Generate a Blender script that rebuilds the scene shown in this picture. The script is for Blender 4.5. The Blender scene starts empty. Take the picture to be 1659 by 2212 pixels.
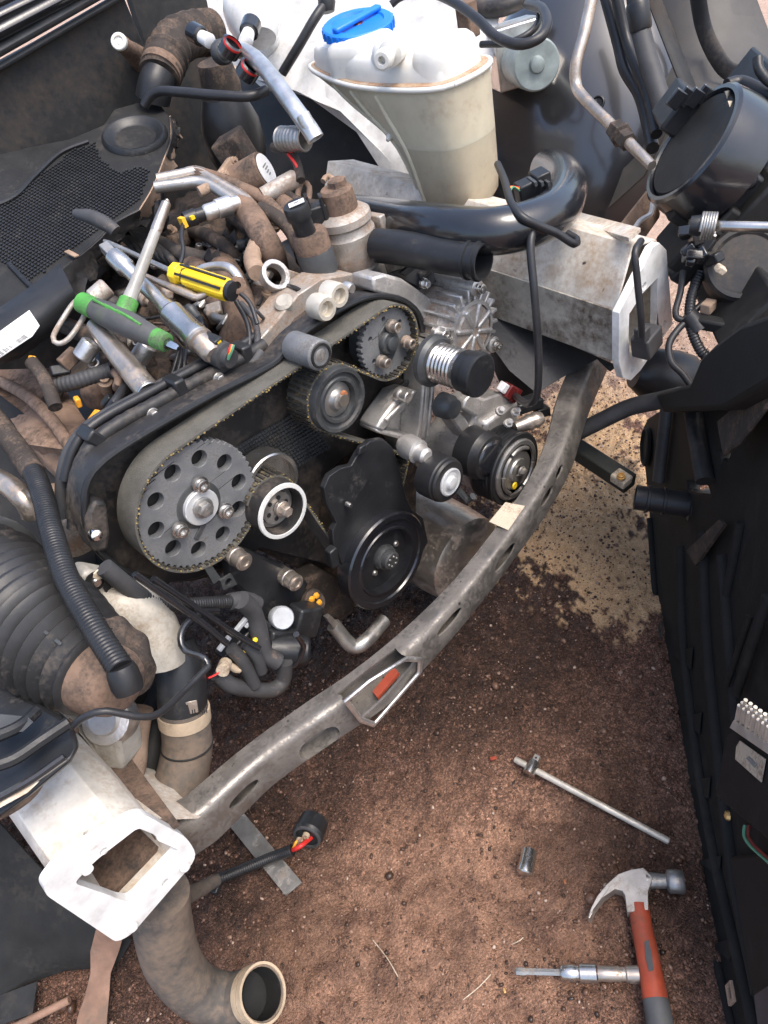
import bpy, math, random
import numpy as np
from mathutils import Vector, Matrix
from mathutils.geometry import tessellate_polygon
random.seed(7); RNG = np.random.default_rng(11)
SC = bpy.context.scene
COL = SC.collection

# ------------------------------------------------------------------ camera
F_PX, CXP, CYP = 1607.0, 829.5, 1106.0            # focal length and centre on a 1659 x 2212 frame
_n = np.array([545, 1664, 1607.0]); _n /= np.linalg.norm(_n)
_r = np.array([-2393, -1526, 1607.0]); _r -= _n * (_r @ _n); _r /= np.linalg.norm(_r)
AZ = -_n; AY = _r; AX = np.cross(AY, AZ)
ROT = np.array([AX, AY, AZ])                      # camera (right, down, forward) -> world
CAM = np.array([-0.421, -0.515, 1.18])
cam_d = bpy.data.cameras.new('camera'); cam = bpy.data.objects.new('camera', cam_d); COL.objects.link(cam)
_m = Matrix([list(r) for r in np.stack([ROT[:, 0], -ROT[:, 1], -ROT[:, 2]], axis=1)]).to_4x4()
_m.translation = Vector(CAM); cam.matrix_world = _m
cam_d.sensor_fit = 'HORIZONTAL'; cam_d.sensor_width = 36.0; cam_d.lens = 36.0 * F_PX / 1659.0
cam_d.clip_start = 0.02; cam_d.clip_end = 500.0
SC.camera = cam

# ------------------------------------------------------------------ daylight
SUN_EL, SUN_AZ = math.radians(64), math.radians(166)   # azimuth measured from +Y towards +X: light comes over the car's front
wd = bpy.data.worlds.new('World'); SC.world = wd; wd.use_nodes = True
_nt = wd.node_tree; _nt.nodes.clear()
_sky = _nt.nodes.new('ShaderNodeTexSky'); _sky.sky_type = 'NISHITA'; _sky.sun_disc = False
_sky.sun_elevation = SUN_EL; _sky.sun_rotation = SUN_AZ; _sky.air_density = 1.0; _sky.dust_density = 4.0; _sky.ozone_density = 1.0
_bg = _nt.nodes.new('ShaderNodeBackground'); _bg.inputs['Strength'].default_value = 0.15
_ow = _nt.nodes.new('ShaderNodeOutputWorld')
_nt.links.new(_sky.outputs[0], _bg.inputs[0]); _nt.links.new(_bg.outputs[0], _ow.inputs[0])
sun_d = bpy.data.lights.new('sun', 'SUN'); sun_d.energy = 0.95; sun_d.angle = math.radians(28); sun_d.color = (1.0, 0.95, 0.88)
sun = bpy.data.objects.new('sun', sun_d); COL.objects.link(sun)
_dir = Vector((math.sin(SUN_AZ) * math.cos(SUN_EL), math.cos(SUN_AZ) * math.cos(SUN_EL), math.sin(SUN_EL)))
sun.rotation_euler = _dir.to_track_quat('Z', 'Y').to_euler(); sun.location = (0, 0, 5)
SC.view_settings.view_transform = 'Standard'; SC.view_settings.look = 'None'
SC.view_settings.exposure = 1.15; SC.view_settings.gamma = 1.0

# ------------------------------------------------------------------ places: a frame point on a real plane of the car
def ray(u, v):
    return ROT @ np.array([(u - CXP) / F_PX, (v - CYP) / F_PX, 1.0])
def Y(u, v, y):
    q = ray(u, v); return CAM + q * ((y - CAM[1]) / q[1])
def Z(u, v, z):
    q = ray(u, v); return CAM + q * ((z - CAM[2]) / q[2])
def X(u, v, x):
    q = ray(u, v); return CAM + q * ((x - CAM[0]) / q[0])
def D(u, v, d):
    return CAM + ray(u, v) * d
def PL(u, v, p0, n):
    q = ray(u, v); p0 = np.asarray(p0, float); n = np.asarray(n, float)
    return CAM + q * (((p0 - CAM) @ n) / (q @ n))
def depth(p):
    return float((ROT.T @ (np.asarray(p) - CAM))[2])
def S(p, px):
    return px * depth(p) / F_PX                   # size in metres of px frame pixels at p
def V(*a):
    return np.array(a, float)
def unit(a):
    a = np.asarray(a, float); return a / (np.linalg.norm(a) + 1e-12)
FRONT = V(0, -1, 0); UP = V(0, 0, 1)

# ------------------------------------------------------------------ materials
MATS = {}
def _node(nt, t, **kw):
    n = nt.nodes.new(t)
    for k, v in kw.items(): setattr(n, k, v)
    return n
def mat(name, col, rough=0.5, metal=0.0, dust=None, dust_amt=0.0, dust_scale=14.0, var=0.25, var_scale=30.0,
        bump=0.15, bump_scale=120.0, coat=0.0, sss=0.0, trans=0.0, spots=None, spot_amt=0.0, spot_scale=60.0, spec=0.5, alpha=1.0):
    if name in MATS: return MATS[name]
    m = bpy.data.materials.new(name); m.use_nodes = True; nt = m.node_tree; nt.nodes.clear(); L = nt.links.new
    out = _node(nt, 'ShaderNodeOutputMaterial'); b = _node(nt, 'ShaderNodeBsdfPrincipled'); L(b.outputs[0], out.inputs[0])
    tc = _node(nt, 'ShaderNodeNewGeometry'); pos = tc.outputs['Position']
    def noise(scale, detail=5.0, rough_=0.6):
        n = _node(nt, 'ShaderNodeTexNoise'); n.inputs['Scale'].default_value = scale; n.inputs['Detail'].default_value = detail
        n.inputs['Roughness'].default_value = rough_; L(pos, n.inputs['Vector']); return n.outputs['Fac']
    def ramp(fac, lo, hi):
        r = _node(nt, 'ShaderNodeMapRange'); r.inputs['From Min'].default_value = lo; r.inputs['From Max'].default_value = hi
        L(fac, r.inputs['Value']); return r.outputs[0]
    def mix(fac, a, c):
        x = _node(nt, 'ShaderNodeMix', data_type='RGBA')
        if isinstance(fac, float): x.inputs['Factor'].default_value = fac
        else: L(fac, x.inputs['Factor'])
        for s, val in ((6, a), (7, c)):
            if isinstance(val, tuple): x.inputs[s].default_value = (*val[:3], 1)
            else: L(val, x.inputs[s])
        return x.outputs[2]
    lo = tuple(c * (1 - var) for c in col); hi = tuple(min(1, c * (1 + var)) for c in col)
    v = noise(var_scale); c = mix(ramp(v, 0.3, 0.7), lo, hi)
    r_val = None
    if dust:
        d0 = noise(dust_scale, 8.0, 0.68); d1 = noise(dust_scale * 11.0, 4.0, 0.6); cut = 0.74 - 0.48 * dust_amt
        av = _node(nt, 'ShaderNodeMix'); av.inputs['Factor'].default_value = 0.30; L(d0, av.inputs[2]); L(d1, av.inputs[3])
        df = ramp(av.outputs[0], cut - 0.07, cut + 0.10)
        c = mix(df, c, dust)
        r_val = _node(nt, 'ShaderNodeMapRange'); r_val.inputs['To Min'].default_value = rough; r_val.inputs['To Max'].default_value = 0.92
        L(df, r_val.inputs['Value']); r_val = r_val.outputs[0]
        if metal > 0:
            mv = _node(nt, 'ShaderNodeMapRange'); mv.inputs['To Min'].default_value = metal; mv.inputs['To Max'].default_value = 0.0
            L(df, mv.inputs['Value']); L(mv.outputs[0], b.inputs['Metallic'])
    if spots:
        sf = noise(spot_scale, 3.0, 0.5); cut = 0.82 - 0.35 * spot_amt
        c = mix(ramp(sf, cut - 0.03, cut + 0.04), c, spots)
    L(c, b.inputs['Base Color'])
    if r_val is None:
        rv = _node(nt, 'ShaderNodeMapRange'); rv.inputs['To Min'].default_value = max(0.03, rough * 0.8); rv.inputs['To Max'].default_value = min(1, rough * 1.2)
        rn = noise(var_scale * 2.3); L(rn, rv.inputs['Value']); r_val = rv.outputs[0]
    L(r_val, b.inputs['Roughness'])
    if not (dust and metal > 0): b.inputs['Metallic'].default_value = metal
    b.inputs['Coat Weight'].default_value = coat; b.inputs['Coat Roughness'].default_value = 0.12
    b.inputs['Subsurface Weight'].default_value = sss
    if sss: b.inputs['Subsurface Radius'].default_value = (0.02, 0.015, 0.01); b.inputs['Subsurface Scale'].default_value = 1.0
    b.inputs['Transmission Weight'].default_value = trans
    b.inputs['Specular IOR Level'].default_value = spec
    if bump:
        bn = _node(nt, 'ShaderNodeBump'); bn.inputs['Strength'].default_value = bump; bn.inputs['Distance'].default_value = 0.002
        L(noise(bump_scale, 6.0), bn.inputs['Height']); L(bn.outputs[0], b.inputs['Normal'])
    MATS[name] = m; return m
DUST = (0.27, 0.175, 0.115)
def M(k):
    if k in MATS: return MATS[k]
    d = dict(
     black_plastic=dict(col=(.018, .019, .021), rough=.38, dust=(.075, .068, .06), dust_amt=.22, dust_scale=22, spec=.45),
     black_gloss=dict(col=(.014, .015, .018), rough=.24, dust=(.05, .046, .042), dust_amt=.10, dust_scale=9, spec=.6, coat=.6),
     black_matt=dict(col=(.019, .019, .0185), rough=.55, dust=(.05, .045, .04), dust_amt=.28, dust_scale=12, spec=.3),
     carrier_black=dict(col=(.016, .0158, .015), rough=.72, var=.15, dust=(.035, .031, .027), dust_amt=.3, dust_scale=9, spec=.22),
     tan_dust=dict(col=(.31, .21, .152), rough=.9, dust=(.045, .038, .034), dust_amt=.34, dust_scale=11, bump=.4, bump_scale=140, spec=.2),
     black_dusty=dict(col=(.022, .021, .021), rough=.5, dust=(.10, .08, .064), dust_amt=.38, dust_scale=14),
     wall_dusty=dict(col=(.024, .025, .026), rough=.6, dust=(.062, .051, .043), dust_amt=.42, dust_scale=8, spec=.3),
     grey_dark=dict(col=(.055, .058, .06), rough=.5, dust=(.13, .10, .08), dust_amt=.25, dust_scale=20),
     grey_rubber=dict(col=(.05, .05, .052), rough=.62, dust=DUST, dust_amt=.2, dust_scale=18),
     hose_dusty=dict(col=(.085, .078, .070), rough=.7, dust=(.20, .15, .11), dust_amt=.50, dust_scale=11),
     dome=dict(col=(.013, .0135, .016), rough=.3, var=.1, dust=(.03, .028, .028), dust_amt=.2, dust_scale=4, bump=.02, coat=1.0, spec=.8),
     duct=dict(col=(.026, .026, .027), rough=.46, dust=(.12, .098, .08), dust_amt=.26, dust_scale=16),
     rubber=dict(col=(.018, .018, .019), rough=.40, dust=(.08, .065, .055), dust_amt=.16, dust_scale=25),
     cable=dict(col=(.022, .022, .024), rough=.42, dust=(.12, .09, .07), dust_amt=.18, dust_scale=30),
     brown=dict(col=(.205, .138, .100), rough=.9, dust=(.06, .05, .044), dust_amt=.44, dust_scale=20, bump=.35, bump_scale=160, spec=.2),
     brown_pale=dict(col=(.33, .235, .17), rough=.88, dust=(.12, .085, .06), dust_amt=.3, dust_scale=24, bump=.3, spec=.2),
     brown_dark=dict(col=(.050, .042, .037), rough=.75, dust=(.17, .12, .088), dust_amt=.40, dust_scale=28, bump=.35, spec=.2),
     alu=dict(col=(.60, .58, .55), rough=.42, metal=.75, dust=(.20, .165, .135), dust_amt=.30, dust_scale=28, bump=.35, bump_scale=220),
     alu_clean=dict(col=(.76, .73, .69), rough=.34, metal=.9, dust=(.25, .2, .16), dust_amt=.16, dust_scale=30, bump=.3, bump_scale=260),
     alu_dusty=dict(col=(.46, .43, .39), rough=.5, metal=.6, dust=(.27, .19, .135), dust_amt=.52, dust_scale=24, bump=.35),
     cross_alu=dict(col=(.225, .207, .186), rough=.40, metal=.7, dust=(.13, .115, .10), dust_amt=.46, dust_scale=20, bump=.3, bump_scale=160, spots=(.03, .028, .025), spot_amt=.30, spot_scale=110),
     steel=dict(col=(.58, .56, .53), rough=.26, metal=.95, dust=(.22, .17, .13), dust_amt=.14, dust_scale=40, bump=.1),
     steel_dull=dict(col=(.40, .39, .37), rough=.42, metal=.85, dust=(.2, .15, .11), dust_amt=.3, dust_scale=40, bump=.2),
     steel_warm=dict(col=(.50, .44, .38), rough=.32, metal=.85, dust=(.28, .19, .13), dust_amt=.34, dust_scale=26),
     gear_steel=dict(col=(.215, .222, .228), rough=.5, metal=.4, dust=(.12, .108, .095), dust_amt=.38, dust_scale=30, bump=.1),
     gear_dark=dict(col=(.075, .08, .083), rough=.45, metal=.45, dust=(.12, .10, .085), dust_amt=.3, dust_scale=36),
     zinc=dict(col=(.62, .63, .63), rough=.38, metal=.35, var=.1),
     chrome=dict(col=(.72, .70, .68), rough=.14, metal=1.0, bump=.05),
     white_paint=dict(col=(.80, .80, .78), rough=.32, dust=(.42, .30, .21), dust_amt=.12, dust_scale=16, coat=.2, bump=.05),
     wing_white=dict(col=(.56, .555, .535), rough=.35, dust=(.42, .36, .29), dust_amt=.22, dust_scale=9, coat=.2, bump=.04),
     white_dirty=dict(col=(.68, .64, .57), rough=.45, dust=(.45, .34, .24), dust_amt=.46, dust_scale=12, spots=(.05, .04, .03), spot_amt=.26, spot_scale=55, bump=.2),
     cream_alu=dict(col=(.47, .44, .38), rough=.6, metal=.2, dust=(.28, .22, .16), dust_amt=.34, dust_scale=24, bump=.4, bump_scale=180),
     tank_fluid=dict(col=(.50, .435, .315), rough=.36, var=.08, dust=(.38, .29, .19), dust_amt=.34, dust_scale=6, sss=.3, bump=.06),
     tank=dict(col=(.60, .54, .405), rough=.36, var=.08, dust=(.44, .34, .23), dust_amt=.30, dust_scale=7, sss=.35, bump=.06),
     tank_ledge=dict(col=(.55, .45, .33), rough=.7, dust=(.36, .22, .13), dust_amt=.6, dust_scale=30),
     tank_white=dict(col=(.70, .69, .64), rough=.36, var=.06, dust=(.50, .38, .26), dust_amt=.14, dust_scale=20, sss=.2, bump=.05),
     blue=dict(col=(.015, .20, .74), rough=.38, bump=.06, var=.12, dust=(.10, .22, .5), dust_amt=.1),
     belt=dict(col=(.112, .107, .093), rough=.88, dust=(.13, .12, .10), dust_amt=.3, dust_scale=120, bump=.5, bump_scale=500, spec=.2),
     belt_tooth=dict(col=(.022, .021, .02), rough=.8, dust=(.24, .18, .08), dust_amt=.34, dust_scale=150),
     fluff=dict(col=(.26, .19, .07), rough=.9),
     yellow=dict(col=(.86, .56, .02), rough=.36, dust=(.30, .22, .08), dust_amt=.14, dust_scale=40),
     orange=dict(col=(.80, .36, .03), rough=.5),
     orange_dot=dict(col=(.85, .45, .03), rough=.6),
     red=dict(col=(.62, .03, .025), rough=.4),
     red_dark=dict(col=(.12, .012, .012), rough=.4, dust=(.2, .12, .1), dust_amt=.2),
     green=dict(col=(.07, .30, .05), rough=.5, dust=(.09, .11, .07), dust_amt=.42, dust_scale=50),
     green_wire=dict(col=(.10, .30, .18), rough=.5),
     grip_grey=dict(col=(.075, .076, .078), rough=.6, dust=(.09, .11, .07), dust_amt=.3, dust_scale=36),
     clear_shaft=dict(col=(.42, .41, .38), rough=.3, trans=.25, bump=.05),
     label=dict(col=(.80, .80, .79), rough=.5, bump=.0, var=.05),
     label_worn=dict(col=(.62, .53, .40), rough=.7, dust=(.22, .15, .10), dust_amt=.42, dust_scale=30, bump=.1),
     print=dict(col=(.03, .03, .03), rough=.6, bump=0),
     print_grey=dict(col=(.24, .24, .23), rough=.6, bump=0),
     hammer_red=dict(col=(.36, .060, .026), rough=.55, dust=(.20, .085, .05), dust_amt=.34, dust_scale=24, spots=(.05, .035, .03), spot_amt=.36, spot_scale=38),
     hammer_steel=dict(col=(.48, .44, .39), rough=.42, metal=.75, dust=(.30, .23, .17), dust_amt=.32, dust_scale=40),
     brass=dict(col=(.72, .45, .17), rough=.4, metal=.6),
     rust=dict(col=(.30, .11, .045), rough=.85),
     grey_green=dict(col=(.33, .38, .37), rough=.45, metal=.3, dust=(.25, .24, .21), dust_amt=.14, dust_scale=20),
     grey_pale=dict(col=(.42, .44, .46), rough=.5),
     wing_grey=dict(col=(.060, .056, .052), rough=.55, var=.12, dust=(.085, .072, .062), dust_amt=.3, dust_scale=6),
     rail_grime=dict(col=(.42, .40, .35), rough=.5, dust=(.10, .075, .055), dust_amt=.46, dust_scale=9, spots=(.03, .026, .022), spot_amt=.3, spot_scale=45, bump=.2),
     clay=dict(col=(.25, .15, .105), rough=.8, dust=(.15, .115, .09), dust_amt=.42, dust_scale=9),
     tan_plastic=dict(col=(.46, .36, .25), rough=.7, dust=(.3, .22, .15), dust_amt=.3),
     bar_green=dict(col=(.035, .038, .03), rough=.5, dust=(.10, .08, .06), dust_amt=.3),
     pin=dict(col=(.62, .57, .48), rough=.45, metal=.4),
     pebble=dict(col=(.2, .12, .08), rough=.7),
    )[k]
    return mat(k, **d)

# ------------------------------------------------------------------ meshes
class G:
    def __init__(s): s.v = []; s.f = []
    def add(s, vs, fs):
        o = len(s.v); s.v.extend(np.asarray(vs, float).reshape(-1, 3).tolist()); s.f.extend([tuple(i + o for i in f) for f in fs]); return s
    def box(s, c, size, ax=None):
        c = np.asarray(c, float); A = np.eye(3) if ax is None else np.asarray(ax, float); h = np.asarray(size, float) / 2
        vs = [c + A.T @ (h * V(i, j, k)) for i in (-1, 1) for j in (-1, 1) for k in (-1, 1)]
        return s.add(vs, [(0, 1, 3, 2), (4, 6, 7, 5), (0, 4, 5, 1), (2, 3, 7, 6), (0, 2, 6, 4), (1, 5, 7, 3)])
    def lathe(s, o, axis, prof, seg=32, caps=True):
        o = np.asarray(o, float); a = unit(axis); t = unit(np.cross(a, V(.123, .3, .95) if abs(a[2]) < .9 else V(1, .1, 0))); b = np.cross(a, t)
        vs = []; fs = []
        for h, r in prof:
            for i in range(seg):
                w = 2 * math.pi * i / seg; vs.append(o + a * h + (t * math.cos(w) + b * math.sin(w)) * max(r, 1e-5))
        n = len(prof)
        for k in range(n - 1):
            for i in range(seg):
                j = (i + 1) % seg; fs.append((k * seg + i, k * seg + j, (k + 1) * seg + j, (k + 1) * seg + i))
        if caps: fs.append(tuple(range(seg - 1, -1, -1))); fs.append(tuple((n - 1) * seg + i for i in range(seg)))
        return s.add(vs, fs)
    def tube(s, pts, r, seg=12, closed_ends=True, flat=None):
        pts = np.asarray(pts, float); n = len(pts)
        rr = r if hasattr(r, '__len__') else [r] * n
        T = np.gradient(pts, axis=0); T /= np.linalg.norm(T, axis=1, keepdims=True) + 1e-12
        ref = V(0, 0, 1) if abs(T[0][2]) < .9 else V(1, 0, 0); N = unit(np.cross(T[0], ref)); vs = []; fs = []
        for i in range(n):
            N = unit(N - T[i] * (N @ T[i])); B = np.cross(T[i], N)
            for k in range(seg):
                w = 2 * math.pi * k / seg; vs.append(pts[i] + (N * math.cos(w) + B * math.sin(w) * (flat or 1)) * rr[i])
        for i in range(n - 1):
            for k in range(seg):
                j = (k + 1) % seg; fs.append((i * seg + k, i * seg + j, (i + 1) * seg + j, (i + 1) * seg + k))
        if closed_ends: fs.append(tuple(range(seg - 1, -1, -1))); fs.append(tuple((n - 1) * seg + k for k in range(seg)))
        return s.add(vs, fs)
    def prism(s, outline, ext, holes=()):
        ext = np.asarray(ext, float); loops = [[np.asarray(p, float) for p in outline]] + [[np.asarray(p, float) for p in h] for h in holes]
        flat = [p for l in loops for p in l]; n = len(flat)
        a = V(0, 0, 0); o = loops[0]
        for i in range(len(o)): a += np.cross(o[i], o[(i + 1) % len(o)])
        tri = tessellate_polygon([[Vector(p) for p in l] for l in loops])
        vs = flat + [p + ext for p in flat]; fs = []
        for t in tri:
            nn = np.cross(flat[t[1]] - flat[t[0]], flat[t[2]] - flat[t[0]])
            t = tuple(t) if nn @ ext < 0 else tuple(reversed(t))
            fs.append(t); fs.append(tuple(n + i for i in reversed(t)))
        k = 0
        for li, l in enumerate(loops):
            m = len(l); ar = V(0, 0, 0)
            for i in range(m): ar += np.cross(l[i] - l[0], l[(i + 1) % m] - l[0])
            fl = (ar @ ext < 0) ^ (li > 0)
            for i in range(m):
                j = (i + 1) % m; q = (k + i, k + j, k + j + n, k + i + n)
                fs.append(tuple(reversed(q)) if fl else q)
            k += m
        return s.add(vs, fs)
    def loft(s, rings, caps=True):
        n = len(rings[0]); vs = [p for r in rings for p in r]; fs = []
        for k in range(len(rings) - 1):
            for i in range(n):
                j = (i + 1) % n; fs.append((k * n + i, k * n + j, (k + 1) * n + j, (k + 1) * n + i))
        if caps: fs.append(tuple(range(n - 1, -1, -1))); fs.append(tuple((len(rings) - 1) * n + i for i in range(n)))
        return s.add(vs, fs)
    def sheet(s, grid, thick):
        """grid: rows x cols of points; a sheet of real thickness"""
        g = np.asarray(grid, float); R_, C_ = g.shape[:2]
        du = np.gradient(g, axis=0); dv = np.gradient(g, axis=1); nn = np.cross(du, dv); nn /= np.linalg.norm(nn, axis=2, keepdims=True) + 1e-12
        b = g - nn * thick; vs = np.concatenate([g.reshape(-1, 3), b.reshape(-1, 3)]); N = R_ * C_; fs = []
        for i in range(R_ - 1):
            for j in range(C_ - 1):
                q = (i * C_ + j, (i + 1) * C_ + j, (i + 1) * C_ + j + 1, i * C_ + j + 1); fs.append(q); fs.append(tuple(N + k for k in reversed(q)))
        for i in range(R_ - 1):
            for j, sg in ((0, 1), (C_ - 1, -1)):
                q = (i * C_ + j, i * C_ + j + N, (i + 1) * C_ + j + N, (i + 1) * C_ + j); fs.append(q[::sg])
        for j in range(C_ - 1):
            for i, sg in ((0, -1), (R_ - 1, 1)):
                q = (i * C_ + j, i * C_ + j + N, i * C_ + j + 1 + N, i * C_ + j + 1); fs.append(q[::sg])
        return s.add(vs, fs)
    def obj(s, name, material, parent=None, label=None, cat=None, group=None, kind=None, bevel=0.0, smooth=38, seg=2, subsurf=0):
        vs = np.array(s.v); base = wloc(parent) if parent is not None else V((vs[:, 0].min() + vs[:, 0].max()) / 2, (vs[:, 1].min() + vs[:, 1].max()) / 2, vs[:, 2].min())
        me = bpy.data.meshes.new(name); me.from_pydata((vs - base).tolist(), [], s.f); me.update()
        bmfix(me)
        me.polygons.foreach_set('use_smooth', [True] * len(me.polygons))
        if smooth < 180: me.set_sharp_from_angle(angle=math.radians(smooth))
        me.materials.append(M(material) if isinstance(material, str) else material)
        o = bpy.data.objects.new(name, me); COL.objects.link(o)
        if parent is not None: o.parent = parent
        else: o.location = base
        tag(o, label, cat, group, kind)
        if bevel:
            b = o.modifiers.new('bevel', 'BEVEL'); b.width = bevel; b.segments = seg; b.limit_method = 'ANGLE'; b.angle_limit = math.radians(42); b.harden_normals = False
        if subsurf:
            b = o.modifiers.new('subsurf', 'SUBSURF'); b.levels = subsurf; b.render_levels = subsurf
        return o
def bmfix(me):
    import bmesh
    bm = bmesh.new(); bm.from_mesh(me); bmesh.ops.recalc_face_normals(bm, faces=bm.faces); bm.to_mesh(me); bm.free()
def wloc(o):
    p = V(0, 0, 0)
    while o is not None: p = p + np.array(o.location); o = o.parent
    return p
def tag(o, label=None, cat=None, group=None, kind=None):
    if label: o['label'] = label
    if cat: o['category'] = cat
    if group: o['group'] = group
    if kind: o['kind'] = kind
    return o
def thing(name, label, cat, loc, group=None):
    o = bpy.data.objects.new(name, None); COL.objects.link(o); o.location = Vector(loc); o.empty_display_size = .02
    return tag(o, label, cat, group)
def place(name, mesh, parent, pos, axis=None, label=None, spin=0.0, cat=None, group=None):
    """one more object that shares its mesh (made along +Z at the origin)"""
    o = bpy.data.objects.new(name, mesh); COL.objects.link(o)
    if parent is not None: o.parent = parent; pos = np.asarray(pos) - wloc(parent)
    o.location = Vector(pos)
    if axis is not None: o.rotation_euler = (Vector(axis).to_track_quat('Z', 'Y') @ Matrix.Rotation(spin, 3, 'Z').to_quaternion()).to_euler()
    return tag(o, label, cat, group)
def spline(pts, step=0.004, close=False):
    P = [np.asarray(p, float) for p in pts]; n = len(P)
    if n == 2: k = max(2, int(np.linalg.norm(P[1] - P[0]) / step)); return [P[0] + (P[1] - P[0]) * i / k for i in range(k + 1)]
    out = []
    def g(i): return P[i % n] if close else (P[i] if 0 <= i < n else (2 * P[0] - P[1] if i < 0 else 2 * P[-1] - P[-2]))
    for i in range(n if close else n - 1):
        a, b, c, d = g(i - 1), g(i), g(i + 1), g(i + 2); k = max(2, int(np.linalg.norm(c - b) / step))
        for j in range(k):
            t = j / k; out.append(.5 * ((2 * b) + (c - a) * t + (2 * a - 5 * b + 4 * c - d) * t * t + (3 * b - a - 3 * c + d) * t ** 3))
    if not close: out.append(P[-1])
    return out
def arc_len(p):
    p = np.asarray(p); return np.concatenate([[0], np.cumsum(np.linalg.norm(np.diff(p, axis=0), axis=1))])
def pipe(name, pts, r, material, parent=None, label=None, cat='hose', group=None, step=.006, seg=12, ribs=None, taper=None, bend=None, hollow=False):
    p = spline(pts, step if not ribs else ribs[0] / 4)
    L = arc_len(p); rr = np.full(len(p), float(r))
    if taper is not None: rr = np.interp(L / L[-1], np.linspace(0, 1, len(taper)), taper)
    if ribs: rr = rr * (1 + ribs[1] * (np.abs(((L / ribs[0]) % 1.0) - .5) * 4 - 1))
    g = G()
    if hollow:
        d = unit(p[-1] - p[-2]); w = .0025
        p = list(p) + [p[-1], p[-1] - d * .03]; rr = np.concatenate([rr, [rr[-1] - w, rr[-1] - w]])
        # explicit tube with inner return so that the mouth is open
        g.tube_dirs = None
        T = np.gradient(np.asarray(p[:-2]), axis=0)
        g2 = G(); g2.tube(p[:-2], rr[:-2], seg); nring = seg
        g2.f = g2.f[:-1]; o = len(g2.v) - seg; ring = np.array(g2.v[o:]); c = ring.mean(0)
        inner = c + (ring - c) * (1 - w / rr[-3]); deep = inner - d * .035
        k = len(g2.v); g2.v.extend(inner.tolist()); g2.v.extend(deep.tolist())
        for i in range(seg):
            j = (i + 1) % seg; g2.f.append((o + i, o + j, k + j, k + i)); g2.f.append((k + i, k + j, k + seg + j, k + seg + i))
        g2.f.append(tuple(k + seg + i for i in range(seg))); g = g2
    else: g.tube(p, rr, seg)
    return g.obj(name, material, parent, label, cat if parent is None else None, group, smooth=60 if not ribs else 80)
def poly(fn, pts, *a):
    return [fn(u, v, *a) for u, v in pts]
def circ(c, r, n=20, ax=(V(1, 0, 0), V(0, 0, 1)), a0=0.0):
    return [np.asarray(c) + (ax[0] * math.cos(a0 + 2 * math.pi * i / n) + ax[1] * math.sin(a0 + 2 * math.pi * i / n)) * r for i in range(n)]
_bolt = {}
def bolt_mesh(kind, r, h, material):
    key = (kind, round(r, 4), round(h, 4), material)
    if key in _bolt: return _bolt[key]
    g = G(); o = V(0, 0, 0); a = V(0, 0, 1)
    if kind == 'hex':
        g.lathe(o, a, [(-.002, r * 1.35), (h * .22, r * 1.35), (h * .28, r * 1.25)], 20)
        g.lathe(o, a, [(h * .2, r), (h * .92, r), (h, r * .86)], 6)
    elif kind == 'socket':
        g.lathe(o, a, [(-.002, r * 1.3), (h * .25, r * 1.3), (h * .3, r), (h * .95, r), (h, r * .9), (h, r * .58), (h * .5, r * .52), (h * .5, 0)], 20)
    elif kind == 'washer':
        g.lathe(o, a, [(-.002, r), (h * .8, r), (h, r * .9), (h, r * .62), (h * .55, r * .6), (h * .5, r * .4), (h * .7, r * .3), (h * .7, 0)], 24)
    else:
        g.lathe(o, a, [(-.002, r), (h * .6, r), (h, r * .7), (h, 0)], 16)
    t = g.obj('bolt', material); me = t.data; bpy.data.objects.remove(t); _bolt[key] = me; return me
def bolt(parent, pos, axis, r, h, kind='hex', material='steel', name='bolt', spin=0.3):
    return place(name, bolt_mesh(kind, r, h, material), parent, pos, axis, spin=spin)
# ------------------------------------------------------------------ ground: one sheet, finely rough near the car, out to the horizon
_lat = RNG.random((257, 257))
def vnoise(x, y, sc):
    x = np.asarray(x) * sc + 37.3; y = np.asarray(y) * sc + 71.7
    xi = np.floor(x).astype(int); yi = np.floor(y).astype(int); fx = x - xi; fy = y - yi
    fx = fx * fx * (3 - 2 * fx); fy = fy * fy * (3 - 2 * fy); a = _lat[xi % 256, yi % 256]; b = _lat[(xi + 1) % 256, yi % 256]
    c = _lat[xi % 256, (yi + 1) % 256]; d = _lat[(xi + 1) % 256, (yi + 1) % 256]
    return (a * (1 - fx) + b * fx) * (1 - fy) + (c * (1 - fx) + d * fx) * fy
def fbm(x, y, sc, o=4):
    t = 0; w = 1; s = 0
    for i in range(o): t = t + vnoise(x + 3.1 * i, y - 1.7 * i, sc * 2 ** i) * w; s += w; w *= .55
    return t / s
def axis_pts(lo, hi, st, far):
    c = list(np.arange(lo, hi + st / 2, st)); a = []; d = st; p = hi
    while p < far: d *= 1.35; p += d; a.append(p)
    b = []; d = st; p = lo
    while p > -far: d *= 1.35; p -= d; b.append(p)
    return np.array(b[::-1] + c + a)
def ground_h(x, y):
    near = np.clip(1 - (np.hypot(x - .2, y) - 1.2) / 1.5, 0.15, 1)
    return ((fbm(x, y, 3.0, 3) - .5) * .022 + (fbm(x, y, 22, 3) - .5) * .014 + (fbm(x, y, 60, 3) - .5) * .013 + (vnoise(x, y, 170) - .5) * .006) * near
gx = axis_pts(-1.05, 1.45, .0055, 150.0); gy = axis_pts(-.78, .80, .0055, 150.0)
XX, YY = np.meshgrid(gx, gy, indexing='ij'); ZZ = ground_h(XX, YY) - .006
nx, ny = XX.shape
gv = np.stack([XX, YY, ZZ], -1).reshape(-1, 3)
idx = np.arange(nx * ny).reshape(nx, ny)
gf = np.stack([idx[:-1, :-1], idx[1:, :-1], idx[1:, 1:], idx[:-1, 1:]], -1).reshape(-1, 4)
me = bpy.data.meshes.new('ground'); me.vertices.add(len(gv)); me.vertices.foreach_set('co', gv.ravel())
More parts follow.
